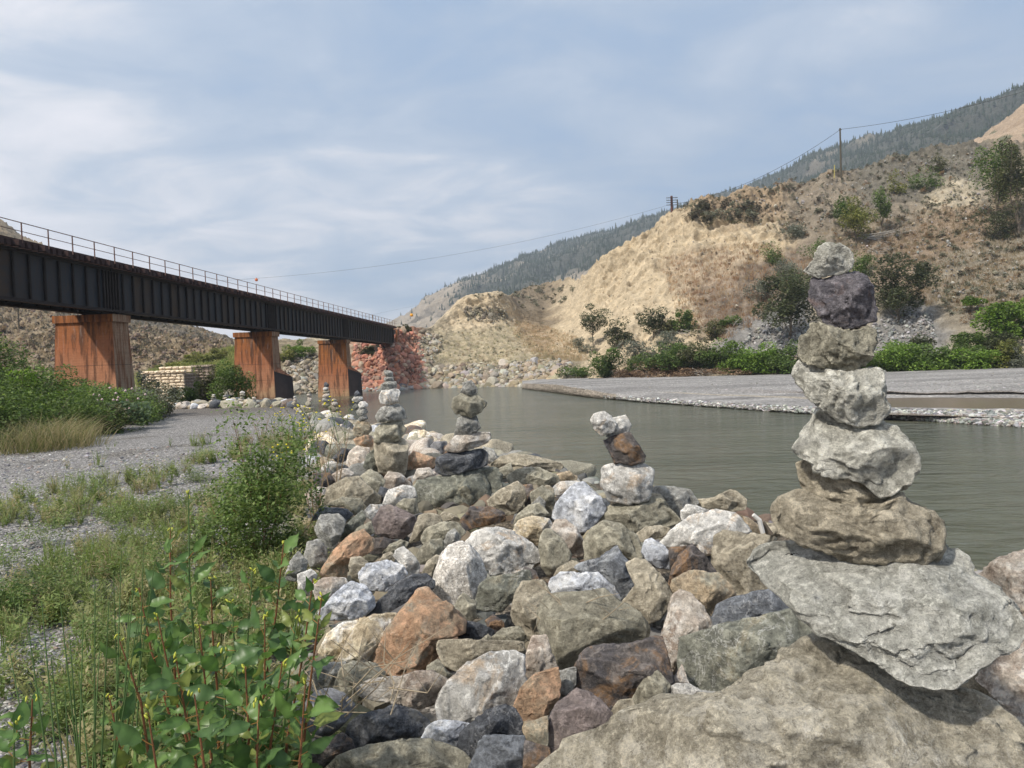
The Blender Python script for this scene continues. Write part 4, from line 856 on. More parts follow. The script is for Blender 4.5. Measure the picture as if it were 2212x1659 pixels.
# ================================================================== ROCKS
SRC = {'D': (1, 0, 0), 'A': (.3637, 603.5, 932.6), 'B': (.3717, 1097.2, 1042.4), 'C': (.2725, 603.5, 1207.), 'z2': (.248, 438.9, 548.6), 'z3': (.2976, 877.8, 493.7),
       'z4': (.3968, 1426.4, 164.6), 'z5': (.3637, 1426.4, 658.3), 'z8': (.3387, 1481.3, 1097.2), 'R': (.16535, 537.6, 855.8)}
def conv(src, pts):
    k, ox, oy = SRC[src]; return [(ox + a * k, oy + b * k) for a, b in pts]
ROCKS = []
def outline_rock(name, src, pts, depth, mat, label, cat='rock', group=None, sub=4, thick=.85, seed=None, nf=6, rough=1.0, zs=1.98, sq=3.2, rnd=1.0, lean=0.0, fine=False):
    D = np.array(conv(src, pts)); D = D.mean(0) + (D - D.mean(0)) * (1.035 if name == 'cairn_stone' else 1.075 if name == 'rock' else 1.0); seed = seed if seed is not None else abs(hash_(label)) % 100000
    r = np.random.RandomState(seed)
    cxy = (D.min(0) + D.max(0)) / 2 * .5 + D.mean(0) * .5
    if depth is None: depth = PZ(cxy[0], cxy[1] + .12 * (D[:, 1].max() - D[:, 1].min()), zs)[1]
    c = PT(cxy[0], cxy[1], depth); w = np.array([0, 0, CAMZ]) - c; w /= np.linalg.norm(w); u = np.cross([0, 0, 1.], w); u /= np.linalg.norm(u); v = np.cross(w, u)
    rays = dirs(D[:, 0], D[:, 1]); o = np.array([0, 0, CAMZ]); k = ((c - o) @ w) / (rays @ w); Q = o + rays * k[:, None] - c
    pu, pv = Q @ u, Q @ v
    ico_v, ico_f = ico(sub); th = np.arctan2(ico_v[:, 1], ico_v[:, 0])
    # polygon radius by angle
    nt_ = 360; tt = np.linspace(-math.pi, math.pi, nt_ + 1); rr = np.zeros(nt_ + 1); ca, sa = np.cos(tt), np.sin(tt)
    n = len(pu)
    for i in range(n):
        x0, y0, x1, y1 = pu[i], pv[i], pu[(i + 1) % n], pv[(i + 1) % n]; dx, dy = x1 - x0, y1 - y0
        den = ca * dy - sa * dx; den = np.where(np.abs(den) < 1e-9, 1e-9, den)
        t_ = (x0 * dy - y0 * dx) / den; s_ = (x0 * sa - y0 * ca) / den
        s_ = (x0 * sa - y0 * ca) / np.where(np.abs(dy * ca - dx * sa) < 1e-9, 1e-9, (dy * ca - dx * sa))
        ok = (t_ > 0) & (s_ >= -1e-6) & (s_ <= 1 + 1e-6); rr = np.where(ok & (t_ > rr), t_, rr)
    rr = np.where(rr <= 0, np.median(rr[rr > 0]) if (rr > 0).any() else .1, rr)
    ker = np.array([.25, .5, .25]); rs = rr.copy(); rs[1:-1] = np.convolve(rr, ker, 'valid'); rr = rs
    R = np.interp(th, tt, rr); area = .5 * abs(np.dot(pu, np.roll(pv, -1)) - np.dot(pv, np.roll(pu, -1))); size = math.sqrt(area / math.pi)
    ext = min(pu.max() - pu.min(), pv.max() - pv.min()) / 2; T = thick * (.5 * size + .5 * ext)
    s = np.hypot(ico_v[:, 0], ico_v[:, 1]); a = np.abs(ico_v[:, 2]); kk = 1 / (s ** sq + a ** sq) ** (1 / sq)
    p = np.stack([np.cos(th) * R * kk * s, np.sin(th) * R * kk * s, kk * ico_v[:, 2] * T], 1)
    # split planes: the broad facets of broken rock
    ns = []
    for i in range(nf):
        a_ = 2 * math.pi * (i + r.uniform(-.4, .4)) / nf; nn = np.array([math.cos(a_), math.sin(a_), r.uniform(.55, 1.9)]); ns.append((nn / np.linalg.norm(nn), r.uniform(.52, .80)))
    tp_ = np.array([r.uniform(-.55, .55), .95, r.uniform(.45, .8)]); ns.append((tp_ / np.linalg.norm(tp_), r.uniform(.70, .84)))
    fr_ = np.array([r.uniform(-.5, .5), r.uniform(-.35, .15), 1.0]); ns.append((fr_ / np.linalg.norm(fr_), r.uniform(.62, .78)))
    for nn, dk_ in ns:
        h = (p @ nn); d = h.max() * min(.97, dk_ * rnd); wgt = np.clip(2.6 * p[:, 2] / T, 0, 1); p = p - (np.maximum(0, h - d) * wgt)[:, None] * nn
    for _ in range(4):
        nn = r.normal(size=3); nn[2] = -abs(nn[2]) - .5; nn /= np.linalg.norm(nn); h = p @ nn; d = h.max() * r.uniform(.7, .9); p = p - (np.maximum(0, h - d) * np.clip(np.abs(p[:, 2]) / T, 0, 1))[:, None] * nn * .9
    # surface relief
    q = p / size + seed % 97; dn = ico_v
    n1 = fbm(q * 1.6, 3, seed % 1000, .5); n2 = fbm(q * 4.2, 3, seed % 1000 + 7, .6, ridged=True); n3 = fbm(q * 13, 3, seed % 1000 + 13, .6)
    out = p / (np.linalg.norm(p, axis=1, keepdims=True) + 1e-9)
    # ledges: quantised relief gives chipped steps
    lay_ = (q @ (lambda m_: m_ / np.linalg.norm(m_))(r.normal(size=3) + [0, 1.2, 0])) * 5 + n1 * 2.2; led = np.abs((lay_ % 1.0) - .5) * 2; led = sm(led, .15, .5)
    K = int(26 + 34 * (sub - 3)); sd2 = p[r.randint(0, len(p), K)]; ax = r.normal(size=3) + [0, .8, 0]; ax /= np.linalg.norm(ax)
    st2 = lambda m_: m_ + (m_ @ ax)[:, None] * ax * 1.3                      # bedding: cells flattened across one axis
    A_, B_ = st2(p + size * .05 * np.stack([n1, n2, n3], 1)), st2(sd2); d2 = (A_ ** 2).sum(1)[:, None] - 2 * A_ @ B_.T + (B_ ** 2).sum(1)[None]; kk2 = d2.argmin(1)
    tilt = r.normal(0, .16, (K, 3)); offk = r.normal(0, .020, K) * size; chip = offk[kk2] + ((p - sd2[kk2]) * tilt[kk2]).sum(1); chip = np.clip(chip, -.09 * size, .05 * size)
    p = p + out * (chip * rough)[:, None]
    p = p + out * (size * rough * (0.012 * n1 + .014 * n2 + .022 * n3 - .016 * (1 - led) * sm(n1, -.4, .4)))[:, None]
    p[:, 2] -= lean * p[:, 1]
    Wd = p[:, :1] * u + p[:, 1:2] * v + p[:, 2:] * w
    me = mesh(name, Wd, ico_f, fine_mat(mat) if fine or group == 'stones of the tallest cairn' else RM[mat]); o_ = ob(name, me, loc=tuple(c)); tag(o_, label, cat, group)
    ROCKS.append((cxy[0], cxy[1], label, o_)); return o_
def hash_(s):
    h = 2166136261
    for ch_ in s: h = ((h ^ ord(ch_)) * 16777619) & 0xFFFFFFFF
    return h
# ---- the big cairn at the right
CZ = 1.86
def cst(src, pts, dep, mat, label, group, **k): return outline_rock('cairn_stone', src, pts, dep, mat, label, 'stone', group, sub=k.pop('sub', 5), **k)
G1 = 'stones of the tallest cairn'
cst('z4', [(782,1060),(835,1000),(855,940),(900,912),(960,910),(1020,935),(1045,960),(1048,1035),(1010,1070),(930,1085),(860,1097),(820,1085)], CZ, 'pale', 'pale pointed stone crowning the tallest cairn', G1, thick=.75)
cst('z4', [(840,1105),(960,1085),(1060,1075),(1120,1095),(1150,1140),(1160,1200),(1180,1270),(1165,1330),(1090,1360),(1000,1370),(910,1357),(880,1320),(850,1270),(815,1215),(820,1160)], CZ, 'dpurple', 'dark purple angular stone second from the top of the tallest cairn', G1, thick=.8, rough=1.3)
cst('z5', [(830,250),(850,190),(900,125),(950,108),(1080,148),(1170,150),(1240,125),(1287,150),(1270,230),(1255,300),(1200,360),(1130,390),(1090,400),(1000,378),(930,350),(830,335)], CZ, 'olive', 'brownish lumpy stone below the purple one in the tallest cairn', G1, thick=.85, rough=1.5)
cst('z5', [(788,420),(820,340),(900,342),(1000,392),(1130,396),(1270,382),(1318,400),(1320,520),(1347,600),(1330,670),(1250,710),(1170,717),(1080,690),(1000,640),(900,560),(830,480)], CZ, 'pale', 'tilted wedge stone with a white streak, fourth from the top of the tallest cairn', G1, thick=.75, rough=1.3)
cst('z5', [(786,865),(830,790),(900,690),(938,615),(1040,670),(1150,705),(1300,685),(1400,740),(1480,820),(1527,890),(1520,980),(1440,1090),(1310,1140),(1240,1095),(1190,1045),(1040,1022),(930,995),(905,940),(830,895)], CZ, 'pale', 'broad grey tan stone at mid height of the tallest cairn, overhanging to the right', G1, thick=.62, rough=1.1)
cst('z5', [(813,945),(880,915),(930,960),(1050,1000),(1190,1020),(1310,1100),(1422,1135),(1400,1190),(1280,1240),(1180,1267),(1080,1232),(950,1162),(860,1102),(828,1020)], CZ + .05, 'tan', 'thin dark edged stone wedged under the broad middle stone of the tallest cairn', G1, thick=.9)
cst('z5', [(688,1190),(720,1140),(850,1095),(960,1140),(1100,1200),(1300,1200),(1420,1110),(1520,1180),(1660,1270),(1692,1330),(1680,1440),(1600,1530),(1480,1582),(1360,1542),(1200,1512),(1000,1482),(850,1422),(720,1372),(688,1290)], CZ, 'tan', 'long dark mottled block lying across the slab of the tallest cairn', G1, thick=.85, rough=1.5)
cst('z8', [(393,342),(430,262),(560,212),(700,210),(900,240),(1400,240),(1650,215),(1800,295),(1850,420),(1990,515),(2110,635),(2158,790),(2030,890),(1900,980),(1700,1110),(1550,1112),(1400,1062),(1100,902),(900,802),(700,662),(560,520),(430,400)], CZ - .08, 'slab', 'huge pale grey slab at the base of the tallest cairn, tilted down to the right', G1, thick=.40, sub=6, lean=.6, rough=.75, nf=7, sq=3.4)
outline_rock('boulder', 'D', [(1150,1664),(1240,1585),(1300,1566),(1357,1529),(1424,1498),(1500,1499),(1565,1500),(1625,1451),(1677,1421),(1729,1384),(1765,1362),(1860,1400),(1955,1450),(2057,1473),(2108,1480),(2158,1517),(2212,1561),(2330,1700),(2300,1950),(1900,2050),(1300,1980),(1080,1800)], 1.73, 'boulder', 'huge tan boulder filling the lower right corner under the tallest cairn', 'boulder', sub=6, thick=.60, lean=.22, fine=True, rough=.8, nf=9)
outline_rock('boulder', 'D', [(2108,1247),(2150,1205),(2212,1190),(2300,1180),(2340,1300),(2300,1400),(2212,1375),(2190,1320),(2155,1290)], 2.5, 'pink', 'large boulder cut by the right edge beside the pale slab', 'boulder', thick=.9, sub=5, fine=True)
outline_rock('boulder', 'z8', [(2158,840),(2300,800),(2400,1200),(2300,1560),(2158,1445),(1960,1200),(1850,1100),(1900,985),(2040,905)], 2.15, 'pink', 'reddish tan boulder at the right edge below the pale slab', 'boulder', thick=.6, sub=5, fine=True)
outline_rock('boulder', 'D', [(1900,1400),(2060,1370),(2212,1390),(2320,1560),(2120,1620),(1950,1530)], 2.35, 'tan', 'tan boulder glimpsed in the gap between the pale slab and the reddish boulder', 'boulder', thick=.8, sub=4, fine=True)
# ---- other cairns
G2 = 'stones of the leaning little cairn before the river'; dB = 6.25
cst('D', [(1276,905),(1284,893),(1306,889),(1320,899),(1331,915),(1326,932),(1300,941),(1283,927)], dB, 'white', 'white top left stone of the leaning little cairn', G2, sub=4)
cst('D', [(1318,905),(1350,897),(1364,918),(1358,934),(1330,942),(1308,945),(1316,925)], dB + .05, 'white', 'pale top right stone of the leaning little cairn', G2, sub=4)
cst('D', [(1303,950),(1330,940),(1362,932),(1371,950),(1394,985),(1390,998),(1365,1003),(1328,1000),(1312,967)], dB, 'drust', 'dark brown slanted stone under the two pale stones of the leaning cairn', G2, sub=4)
cst('D', [(1299,1045),(1303,1008),(1330,1000),(1395,1003),(1412,1015),(1408,1055),(1400,1080),(1350,1088),(1313,1083)], dB, 'white', 'big whitish block in the leaning little cairn', G2, sub=4)
cst('B', [(485,255),(520,180),(600,135),(700,110),(850,90),(900,108),(1000,230),(920,262),(770,272),(740,320),(640,255),(500,245)], dB, 'olive', 'wide olive rock at the bottom of the leaning little cairn', G2)
G3 = 'stones of the middle cairn'; dC = 7.7
cst('D', [(994,850),(1003,826),(1018,821),(1030,838),(1031,850),(1012,854)], dC, 'grey', 'small grey top stone of the middle cairn', G3, sub=4)
cst('D', [(976,880),(980,860),(998,850),(1030,852),(1053,870),(1036,892),(1018,901),(985,894)], dC, 'olive', 'olive stone second from the top of the middle cairn', G3, sub=4)
cst('D', [(981,943),(988,905),(1000,897),(1028,898),(1038,925),(1022,936),(1000,944)], dC, 'grey', 'grey brown stone third from the top of the middle cairn', G3, sub=4)
cst('A', [(985,97),(1040,28),(1130,3),(1240,3),(1257,25),(1230,67),(1150,102),(1050,122),(1000,117)], dC, 'pink', 'white and brown flat stone in the middle cairn', G3, sub=4)
cst('A', [(928,222),(940,150),(1010,120),(1100,115),(1200,103),(1237,130),(1230,202),(1130,232),(1020,260),(950,252)], dC, 'slate', 'nearly black block near the bottom of the middle cairn', G3, sub=4)
cst('A', [(795,320),(830,288),(1000,262),(1150,222),(1280,212),(1312,260),(1322,330),(1280,400),(1150,470),(1070,502),(960,482),(830,480),(800,400)], dC, 'green', 'big flat topped grey rock carrying the middle cairn', G3)
G4 = 'stones of the tall grey cairn left of the middle one'; dD = 9.9
cst('z2', [(1570,1020),(1620,1013),(1654,1030),(1650,1067),(1600,1077),(1580,1052)], dD, 'grey', 'pointed grey top stone of the tall grey cairn', G4, sub=3)
cst('z2', [(1578,1080),(1610,1068),(1655,1072),(1660,1102),(1600,1112),(1576,1100)], dD, 'grey', 'small flat stone second from the top of the tall grey cairn', G4, sub=3)
cst('z2', [(1552,1135),(1600,1103),(1680,1108),(1687,1162),(1620,1180),(1556,1190)], dD, 'grey', 'slanted pale grey stone third from the top of the tall grey cairn', G4, sub=4)
cst('z2', [(1535,1225),(1560,1188),(1640,1173),(1700,1178),(1720,1205),(1702,1240),(1692,1290),(1620,1312),(1550,1302),(1533,1262)], dD, 'white', 'roundish white grey stone in the tall grey cairn', G4, sub=4)
cst('z2', [(1502,1420),(1540,1345),(1590,1320),(1700,1312),(1757,1370),(1768,1430),(1700,1452),(1600,1457),(1530,1468)], dD, 'grey', 'wide dark bellied stone in the tall grey cairn', G4, sub=4)
cst('D', [(807,955),(812,925),(830,912),(868,909),(878,930),(862,950),(835,958)], dD, 'olive', 'dark tan block second from the bottom of the tall grey cairn', G4, sub=4)
cst('A', [(568,60),(600,55),(720,28),(762,60),(757,200),(747,262),(640,262),(590,240),(568,150)], dD, 'tan', 'tall upright base rock of the tall grey cairn', G4, sub=4)
G5 = 'stones of the slender cairn left of the tall grey cairn'; dE = 10.9
cst('z2', [(1313,1242),(1325,1200),(1345,1188),(1372,1225),(1345,1247)], dE, 'slate', 'tiny dark tip stone of the slender cairn', G5, sub=3)
cst('z2', [(1288,1277),(1320,1240),(1385,1243),(1392,1265),(1340,1292)], dE, 'white', 'white stone second from the top of the slender cairn', G5, sub=3)
cst('z2', [(1348,1312),(1370,1285),(1410,1283),(1437,1315),(1412,1347),(1368,1347)], dE, 'white', 'bright white stone in the upper part of the slender cairn', G5, sub=3)
cst('z2', [(1298,1330),(1330,1303),(1348,1325),(1342,1357),(1310,1362)], dE, 'green', 'small dark stone left of the bright white one in the slender cairn', G5, sub=3)
cst('z2', [(1333,1370),(1360,1345),(1420,1343),(1437,1380),(1392,1412),(1345,1402)], dE, 'grey', 'mottled stone under the bright white one in the slender cairn', G5, sub=3)
cst('R', [(1424,295),(1460,262),(1540,248),(1560,300),(1500,318),(1440,325)], dE, 'grey', 'flat grey stone in the middle of the slender cairn', G5, sub=3)
cst('R', [(1358,462),(1400,335),(1500,312),(1582,348),(1607,440),(1562,492),(1450,525),(1378,502)], dE, 'gold', 'yellowish lichen stained stone in the slender cairn', G5, sub=4)
cst('R', [(1366,570),(1420,522),(1530,488),(1602,520),(1642,602),(1610,664),(1500,652),(1398,630)], dE, 'rust', 'white and rust stone in the lower part of the slender cairn', G5, sub=4)
cst('A', [(398,225),(400,190),(415,120),(460,86),(530,98),(542,170),(510,240),(440,250)], dE - .1, 'pink', 'rust and white patched base rock of the slender cairn', G5, sub=4)

# ---- the piled bank rocks seen one by one
T_ = [
('A',[(550,545),(610,450),(660,440),(770,485),(815,520),(790,580),(730,630),(640,625),(570,600)],'purple','purple brown block beside a gap near the middle of the pile'),
('A',[(495,480),(540,435),(610,435),(620,460),(560,530),(510,500)],'white','small white rock tucked left of the purple block'),
('A',[(615,430),(650,345),(740,320),(800,330),(810,390),(740,410),(690,440)],'white','whitish rock just above the purple block'),
('A',[(610,300),(650,240),(720,250),(780,310),(770,330),(640,345),(600,350)],'pink','cream pink rock between the tall grey cairn and the middle cairn'),
('A',[(575,400),(600,330),(660,345),(640,420),(585,420)],'slate','black shaded rock under the cream pink one'),
('A',[(690,440),(740,400),(810,400),(825,480),(780,490)],'olive','tan rock wedged right of the whitish rock above the purple block'),
('A',[(770,660),(800,580),(830,500),(880,483),(950,500),(965,530),(900,575),(850,600),(840,640)],'tan','narrow tan rock leaning right of the purple block'),
('A',[(845,640),(870,580),(980,535),(1060,545),(1100,600),(1060,640),(980,660),(860,665)],'olive','rounded olive rock right of the narrow leaning tan rock'),
('A',[(975,660),(1000,600),(1040,575),(1075,630),(1040,680),(980,690)],'grey','small grey cone rock above the speckled granite boulder'),
('A',[(950,500),(980,475),(1050,500),(1090,545),(1040,545),(970,530)],'tan','flat tan rock below the big flat topped cairn base'),
('A',[(1085,520),(1140,450),(1250,450),(1330,480),(1338,530),(1250,550),(1160,570),(1100,590)],'drust','dark green and rust rock right below the flat topped cairn base'),
('A',[(1240,410),(1310,350),(1410,298),(1450,330),(1460,400),(1420,470),(1370,500),(1330,480),(1250,440)],'tan','angular tan block right of the flat topped cairn base'),
('A',[(1440,320),(1500,315),(1535,400),(1530,430),(1460,440)],'drust','dark brown stone touching the angular tan block'),
('A',[(1390,570),(1410,500),(1480,440),(1540,425),(1600,490),(1560,510),(1450,560)],'olive','olive rock behind the white and orange rock'),
('A',[(1385,600),(1420,530),(1500,503),(1600,520),(1620,580),(1560,610),(1530,670),(1450,640)],'cream','white and orange stained rock right of centre'),
('A',[(1615,590),(1640,530),(1700,523),(1760,570),(1800,640),(1800,740),(1720,730),(1640,650)],'pink','creamy white rock right of the orange stained one'),
('A',[(1545,660),(1570,590),(1610,583),(1680,640),(1732,730),(1700,790),(1600,852),(1560,800),(1548,700)],'olive','cone shaped olive rock in front of the two creamy rocks'),
('A',[(1118,660),(1160,608),(1230,576),(1330,578),(1440,628),(1530,700),(1552,760),(1490,812),(1370,842),(1270,847),(1200,790),(1148,722)],'white','big oval white rock lying near the middle of the picture'),
('A',[(908,960),(930,830),(960,740),(1010,680),(1080,658),(1130,678),(1190,758),(1222,840),(1212,950),(1172,1012),(1020,1062),(948,1012)],'granite','black speckled granite boulder standing left of the big oval white rock'),
('A',[(845,850),(880,770),(930,735),(965,735),(935,830),(910,885),(860,870)],'tan','plain tan rock left of the speckled granite boulder'),
('A',[(808,750),(840,690),(890,648),(960,638),(978,670),(940,742),(870,782),(830,782)],'olive','olive tan rock above and left of the speckled granite boulder'),
('A',[(678,740),(700,700),(740,686),(800,740),(832,790),(827,850),(760,865),(735,800)],'white','upright white rock with an orange tint left of centre'),
('A',[(478,840),(520,790),(640,766),(730,800),(752,850),(690,902),(630,942),(550,937),(488,902)],'blue','flat pale grey rock veined with white above the blue white boulder'),
('A',[(413,800),(425,750),(480,743),(530,780),(500,815),(485,895),(430,865)],'tan','tan rock between the rusty long rock and the flat veined one'),
('A',[(243,852),(270,790),(340,690),(420,618),(500,588),(552,640),(542,710),(470,752),(415,785),(400,862),(280,864)],'rust','long rock with a rusty face at the left of the pile'),
('A',[(538,700),(560,638),(620,628),(692,650),(662,692),(600,722),(550,724)],'drust','brown rock in shade under the purple block'),
('A',[(608,725),(660,668),(720,643),(768,660),(740,705),(680,722)],'olive','olive rock in front of the brown rock under the purple block'),
('A',[(583,785),(620,728),(660,713),(692,740),(672,785)],'tan','little tan rock in front of the upright white rock'),
('A',[(238,1075),(330,970),(420,893),(500,918),(552,980),(562,1035),(500,1092),(400,1112),(270,1118)],'blue','bright blue white marbled boulder at the left'),
('A',[(518,1090),(600,1000),(700,900),(780,858),(860,848),(917,890),(900,942),(830,962),(700,1040),(600,1098)],'slate','long dark slate rock sloping up right of the blue white boulder'),
('A',[(148,740),(170,660),(230,643),(282,690),(282,770),(240,822),(190,802)],'grey','round grey rock near the left plants'),
('A',[(213,570),(250,500),(340,488),(392,530),(372,600),(330,682),(290,702),(240,640)],'grey','knobbly grey rock behind the round grey one on the left'),
('A',[(195,530),(240,450),(330,453),(400,462),(432,492),(390,535),(330,492),(230,520)],'bslate','blue black rock with a white vein at the upper left'),
('A',[(258,430),(300,328),(400,278),(470,268),(530,330),(600,385),(590,425),(520,445),(480,490),(380,430)],'tan','wide flat tan rock in front of the rust and white cairn base'),
('A',[(270,440),(380,390),(480,400),(520,460),(450,500),(380,440)],'olive','tan ledge rock just below the wide flat tan rock'),
('A',[(353,600),(430,520),(490,468),(512,520),(480,575),(420,615),(370,645)],'green','slim greenish rock left of the small white rock'),
('A',[(423,625),(470,570),(545,533),(562,600),(500,630)],'olive','olive rock above the rusty long rock'),
('A',[(28,875),(70,760),(112,713),(162,770),(162,835),(100,885)],'grey','grey triangular rock at the edge of the plants'),
('A',[(110,850),(190,818),(222,850),(190,965),(115,985)],'white','white rock half hidden by leaves at the left'),
('A',[(198,905),(270,868),(390,868),(402,912),(310,975),(220,1000)],'pink','pale rock under the rusty long rock'),
('A',[(558,1370),(600,1250),(700,1100),(830,950),(880,938),(942,1000),(1050,1080),(1097,1130),(1082,1200),(965,1240),(950,1300),(860,1402),(830,1442),(720,1452),(620,1412)],'rust','large tilted slab with an orange brown face in the lower middle'),
('A',[(355,1345),(420,1230),(480,1120),(560,1093),(695,1088),(650,1170),(580,1290),(562,1375),(500,1410),(400,1370)],'cream','white and tan slab left of the large orange brown slab'),
('A',[(236,1305),(290,1200),(370,1138),(462,1123),(445,1200),(380,1290),(362,1352),(280,1335)],'cream','yellowish cream rock at the far left of the lower pile'),
('A',[(325,1525),(380,1390),(450,1368),(560,1378),(622,1430),(612,1500),(540,1562),(460,1592),(370,1565)],'olive','broad olive grey rock under the white and tan slab'),
('A',[(946,1290),(960,1243),(1020,1236),(1200,1240),(1430,1248),(1443,1315),(1300,1325),(1180,1385),(1100,1435),(980,1385)],'tan','long rounded tan block right of the orange brown slab'),
('C',[(1150,985),(1180,850),(1260,800),(1330,900),(1400,930),(1330,980),(1250,1010)],'olive','mossy rock in the gap below the orange brown slab'),
('A',[(466,1525),(560,1468),(720,1458),(800,1428),(900,1423),(982,1470),(992,1520),(960,1592),(830,1642),(720,1612),(600,1602),(490,1572)],'pink','flat white and brown rock near the bottom left of the pile'),
('C',[(1262,1155),(1300,1050),(1370,960),(1500,838),(1700,748),(1850,745),(1932,790),(1922,870),(1938,1050),(1862,1172),(1700,1232),(1500,1292),(1288,1284)],'white','big striped white and grey boulder at the lower centre'),
('A',[(1168,1040),(1190,920),(1240,868),(1390,850),(1440,828),(1480,830),(1490,900),(1410,965),(1380,1005),(1320,1065),(1200,1055)],'green','dark greenish hollowed rock under the big oval white rock'),
('A',[(1418,862),(1460,803),(1520,828),(1547,890),(1480,900)],'drust','reddish brown rock right of the dark greenish one'),
('A',[(1022,1070),(1060,1000),(1095,958),(1162,1010),(1172,1105),(1110,1135),(1040,1100)],'olive','olive pyramid rock at the foot of the speckled granite boulder'),
('A',[(1058,1190),(1100,1128),(1180,1138),(1268,1180),(1255,1235),(1150,1245),(1070,1238)],'slate','dark purplish flat rock right of the orange brown slab'),
('A',[(1223,1125),(1270,1088),(1332,1130),(1335,1185),(1260,1195)],'drust','small brown rock in the gap with dry twigs'),
('A',[(1252,1230),(1330,1168),(1430,1158),(1475,1240),(1433,1262),(1270,1250)],'olive','shaded olive rock behind the long rounded tan block'),
('A',[(1383,1085),(1400,980),(1440,898),(1560,888),(1602,960),(1562,1050),(1562,1160),(1532,1242),(1460,1215),(1400,1135)],'tan','tan rock touched with rust left of the large arching rock'),
('B',[(183,812),(203,700),(238,658),(400,655),(550,628),(622,690),(742,760),(792,840),(792,932),(680,947),(560,950),(480,985),(400,1060),(325,1112),(262,1055),(215,930)],'olive','large olive rock with an arched underside near the picture centre'),
('B',[(236,650),(260,558),(330,518),(420,528),(520,528),(602,600),(657,692),(550,645),(400,665)],'blue','pale grey rock behind the large arched olive rock'),
('B',[(243,585),(290,498),(370,453),(412,470),(400,525),(330,530)],'tan','tan rock behind the pale grey one above the arched rock'),
('B',[(398,502),(420,473),(540,438),(630,373),(662,430),(742,500),(757,580),(702,652),(640,682),(600,605),(520,533)],'bslate','blue slate rock streaked with white above the arched rock'),
('B',[(690,480),(725,453),(800,460),(900,558),(942,640),(932,720),(872,782),(800,812),(740,745),(675,685),(740,600)],'tan','brown tan rock leaning against the blue slate streaked rock'),
('B',[(936,665),(970,568),(1060,518),(1222,533),(1292,600),(1322,650),(1260,685),(1200,795),(1140,725),(1060,675)],'gold','golden brown rock right of the brown tan leaning rock'),
('B',[(918,830),(950,680),(1000,636),(1060,658),(1132,730),(1182,820),(1182,865),(1100,885),(1012,925),(1012,1005),(958,1135),(938,1065),(893,900)],'pink','upright grey and rust rock left of the slate blue block'),
('B',[(1186,805),(1220,708),(1290,678),(1400,648),(1530,618),(1602,680),(1685,740),(1500,775),(1300,830),(1200,860)],'bslate','slate blue block under the left edge of the great slab'),
('B',[(1005,912),(1100,878),(1250,838),(1500,778),(1645,738),(1742,790),(1762,880),(1600,982),(1420,1104),(1285,1195),(1240,1235),(1100,1195),(1040,1155),(1007,1050)],'green','large dark green block with an orange top beside the huge boulder'),
('B',[(1198,462),(1208,318),(1260,288),(1400,308),(1562,328),(1500,402),(1450,520),(1535,602),(1500,625),(1330,655),(1240,545),(1208,502)],'tan','big square tan rock just left of the great slab'),
('B',[(883,362),(950,288),(1060,198),(1200,166),(1300,178),(1372,240),(1402,302),(1260,300),(1200,338),(1200,405),(1140,415),(1060,375),(960,375)],'white','large brilliant white rock with an orange spot near the water'),
('B',[(938,600),(950,508),(1000,418),(1070,362),(1132,420),(1204,522),(1120,530),(1040,538),(970,590)],'drust','brown peaked rock in front of the brilliant white rock'),
('B',[(936,425),(940,378),(1045,368),(1000,445),(950,505)],'drust','small brown rock squeezed left of the peaked brown one'),
('B',[(776,402),(798,340),(840,328),(902,368),(943,410),(938,502),(870,492),(800,442)],'blue','small bluish white rock left of the peaked brown rock'),
('B',[(743,302),(800,260),(880,251),(943,270),(902,312),(830,337),(768,345)],'tan','flat striped tan rock below the wide olive cairn base'),
('B',[(446,345),(490,268),(560,228),(652,248),(742,308),(772,380),(772,442),(700,448),(640,385),(550,435),(460,466)],'olive','domed olive rock below the wide olive cairn base'),
('B',[(263,205),(290,120),(390,5),(440,5),(522,80),(572,150),(522,205),(470,275),(420,285),(300,235)],'blue','pale grey white angular rock left of the leaning little cairn'),
('B',[(838,62),(860,28),(960,25),(1050,45),(1102,110),(1092,145),(1012,165),(1000,215),(930,155),(888,98)],'grey','dark grey rock at the water side right of the leaning cairn'),
('B',[(1098,98),(1200,88),(1290,43),(1332,58),(1382,100),(1372,155),(1260,180),(1180,165),(1120,140)],'tan','rough tan rock standing out against the river'),
('B',[(1008,165),(1040,128),(1100,138),(1175,165),(1100,208),(1010,220)],'white','small white rock in front of the rough tan waterside rock'),
('B',[(1308,178),(1400,208),(1480,268),(1514,312),(1410,308),(1370,255)],'gold','yellow tan rock right behind the brilliant white rock'),
('B',[(1500,240),(1560,240),(1600,300),(1560,330),(1510,310)],'tan','pale rock by the water left of the dark mottled block'),
('B',[(398,1130),(430,1008),(500,958),(700,948),(830,908),(882,908),(912,1000),(943,1182),(900,1140),(820,1098),(742,1250),(600,1340),(500,1250),(408,1210)],'drust','large dark rust streaked rock in shade below the arched rock'),
('B',[(88,1135),(110,1000),(140,898),(222,893),(252,1000),(292,1085),(200,1138),(130,1180)],'pink','whitish tan rock left under the arched rock'),
('B',[(296,1100),(395,1075),(395,1175),(342,1255),(298,1258)],'grey','grey brown rock wedged in the dark gap under the arched rock'),
('B',[(36,1305),(80,1200),(160,1118),(283,1082),(298,1150),(293,1245),(232,1345),(150,1395),(66,1388)],'rust','bright orange brown rock right of the striped boulder'),
('B',[(66,1395),(150,1388),(228,1358),(233,1500),(222,1570),(108,1500)],'gold','tan and gold rock below the bright orange brown one'),
('B',[(100,1500),(240,1545),(240,1620),(160,1720),(90,1700)],'drust','dark rusty rock at the bottom edge'),
('B',[(226,1445),(280,1300),(400,1205),(482,1228),(562,1308),(598,1345),(562,1415),(470,1485),(310,1570),(238,1560)],'purple','grey purple rock with an orange right side near the bottom'),
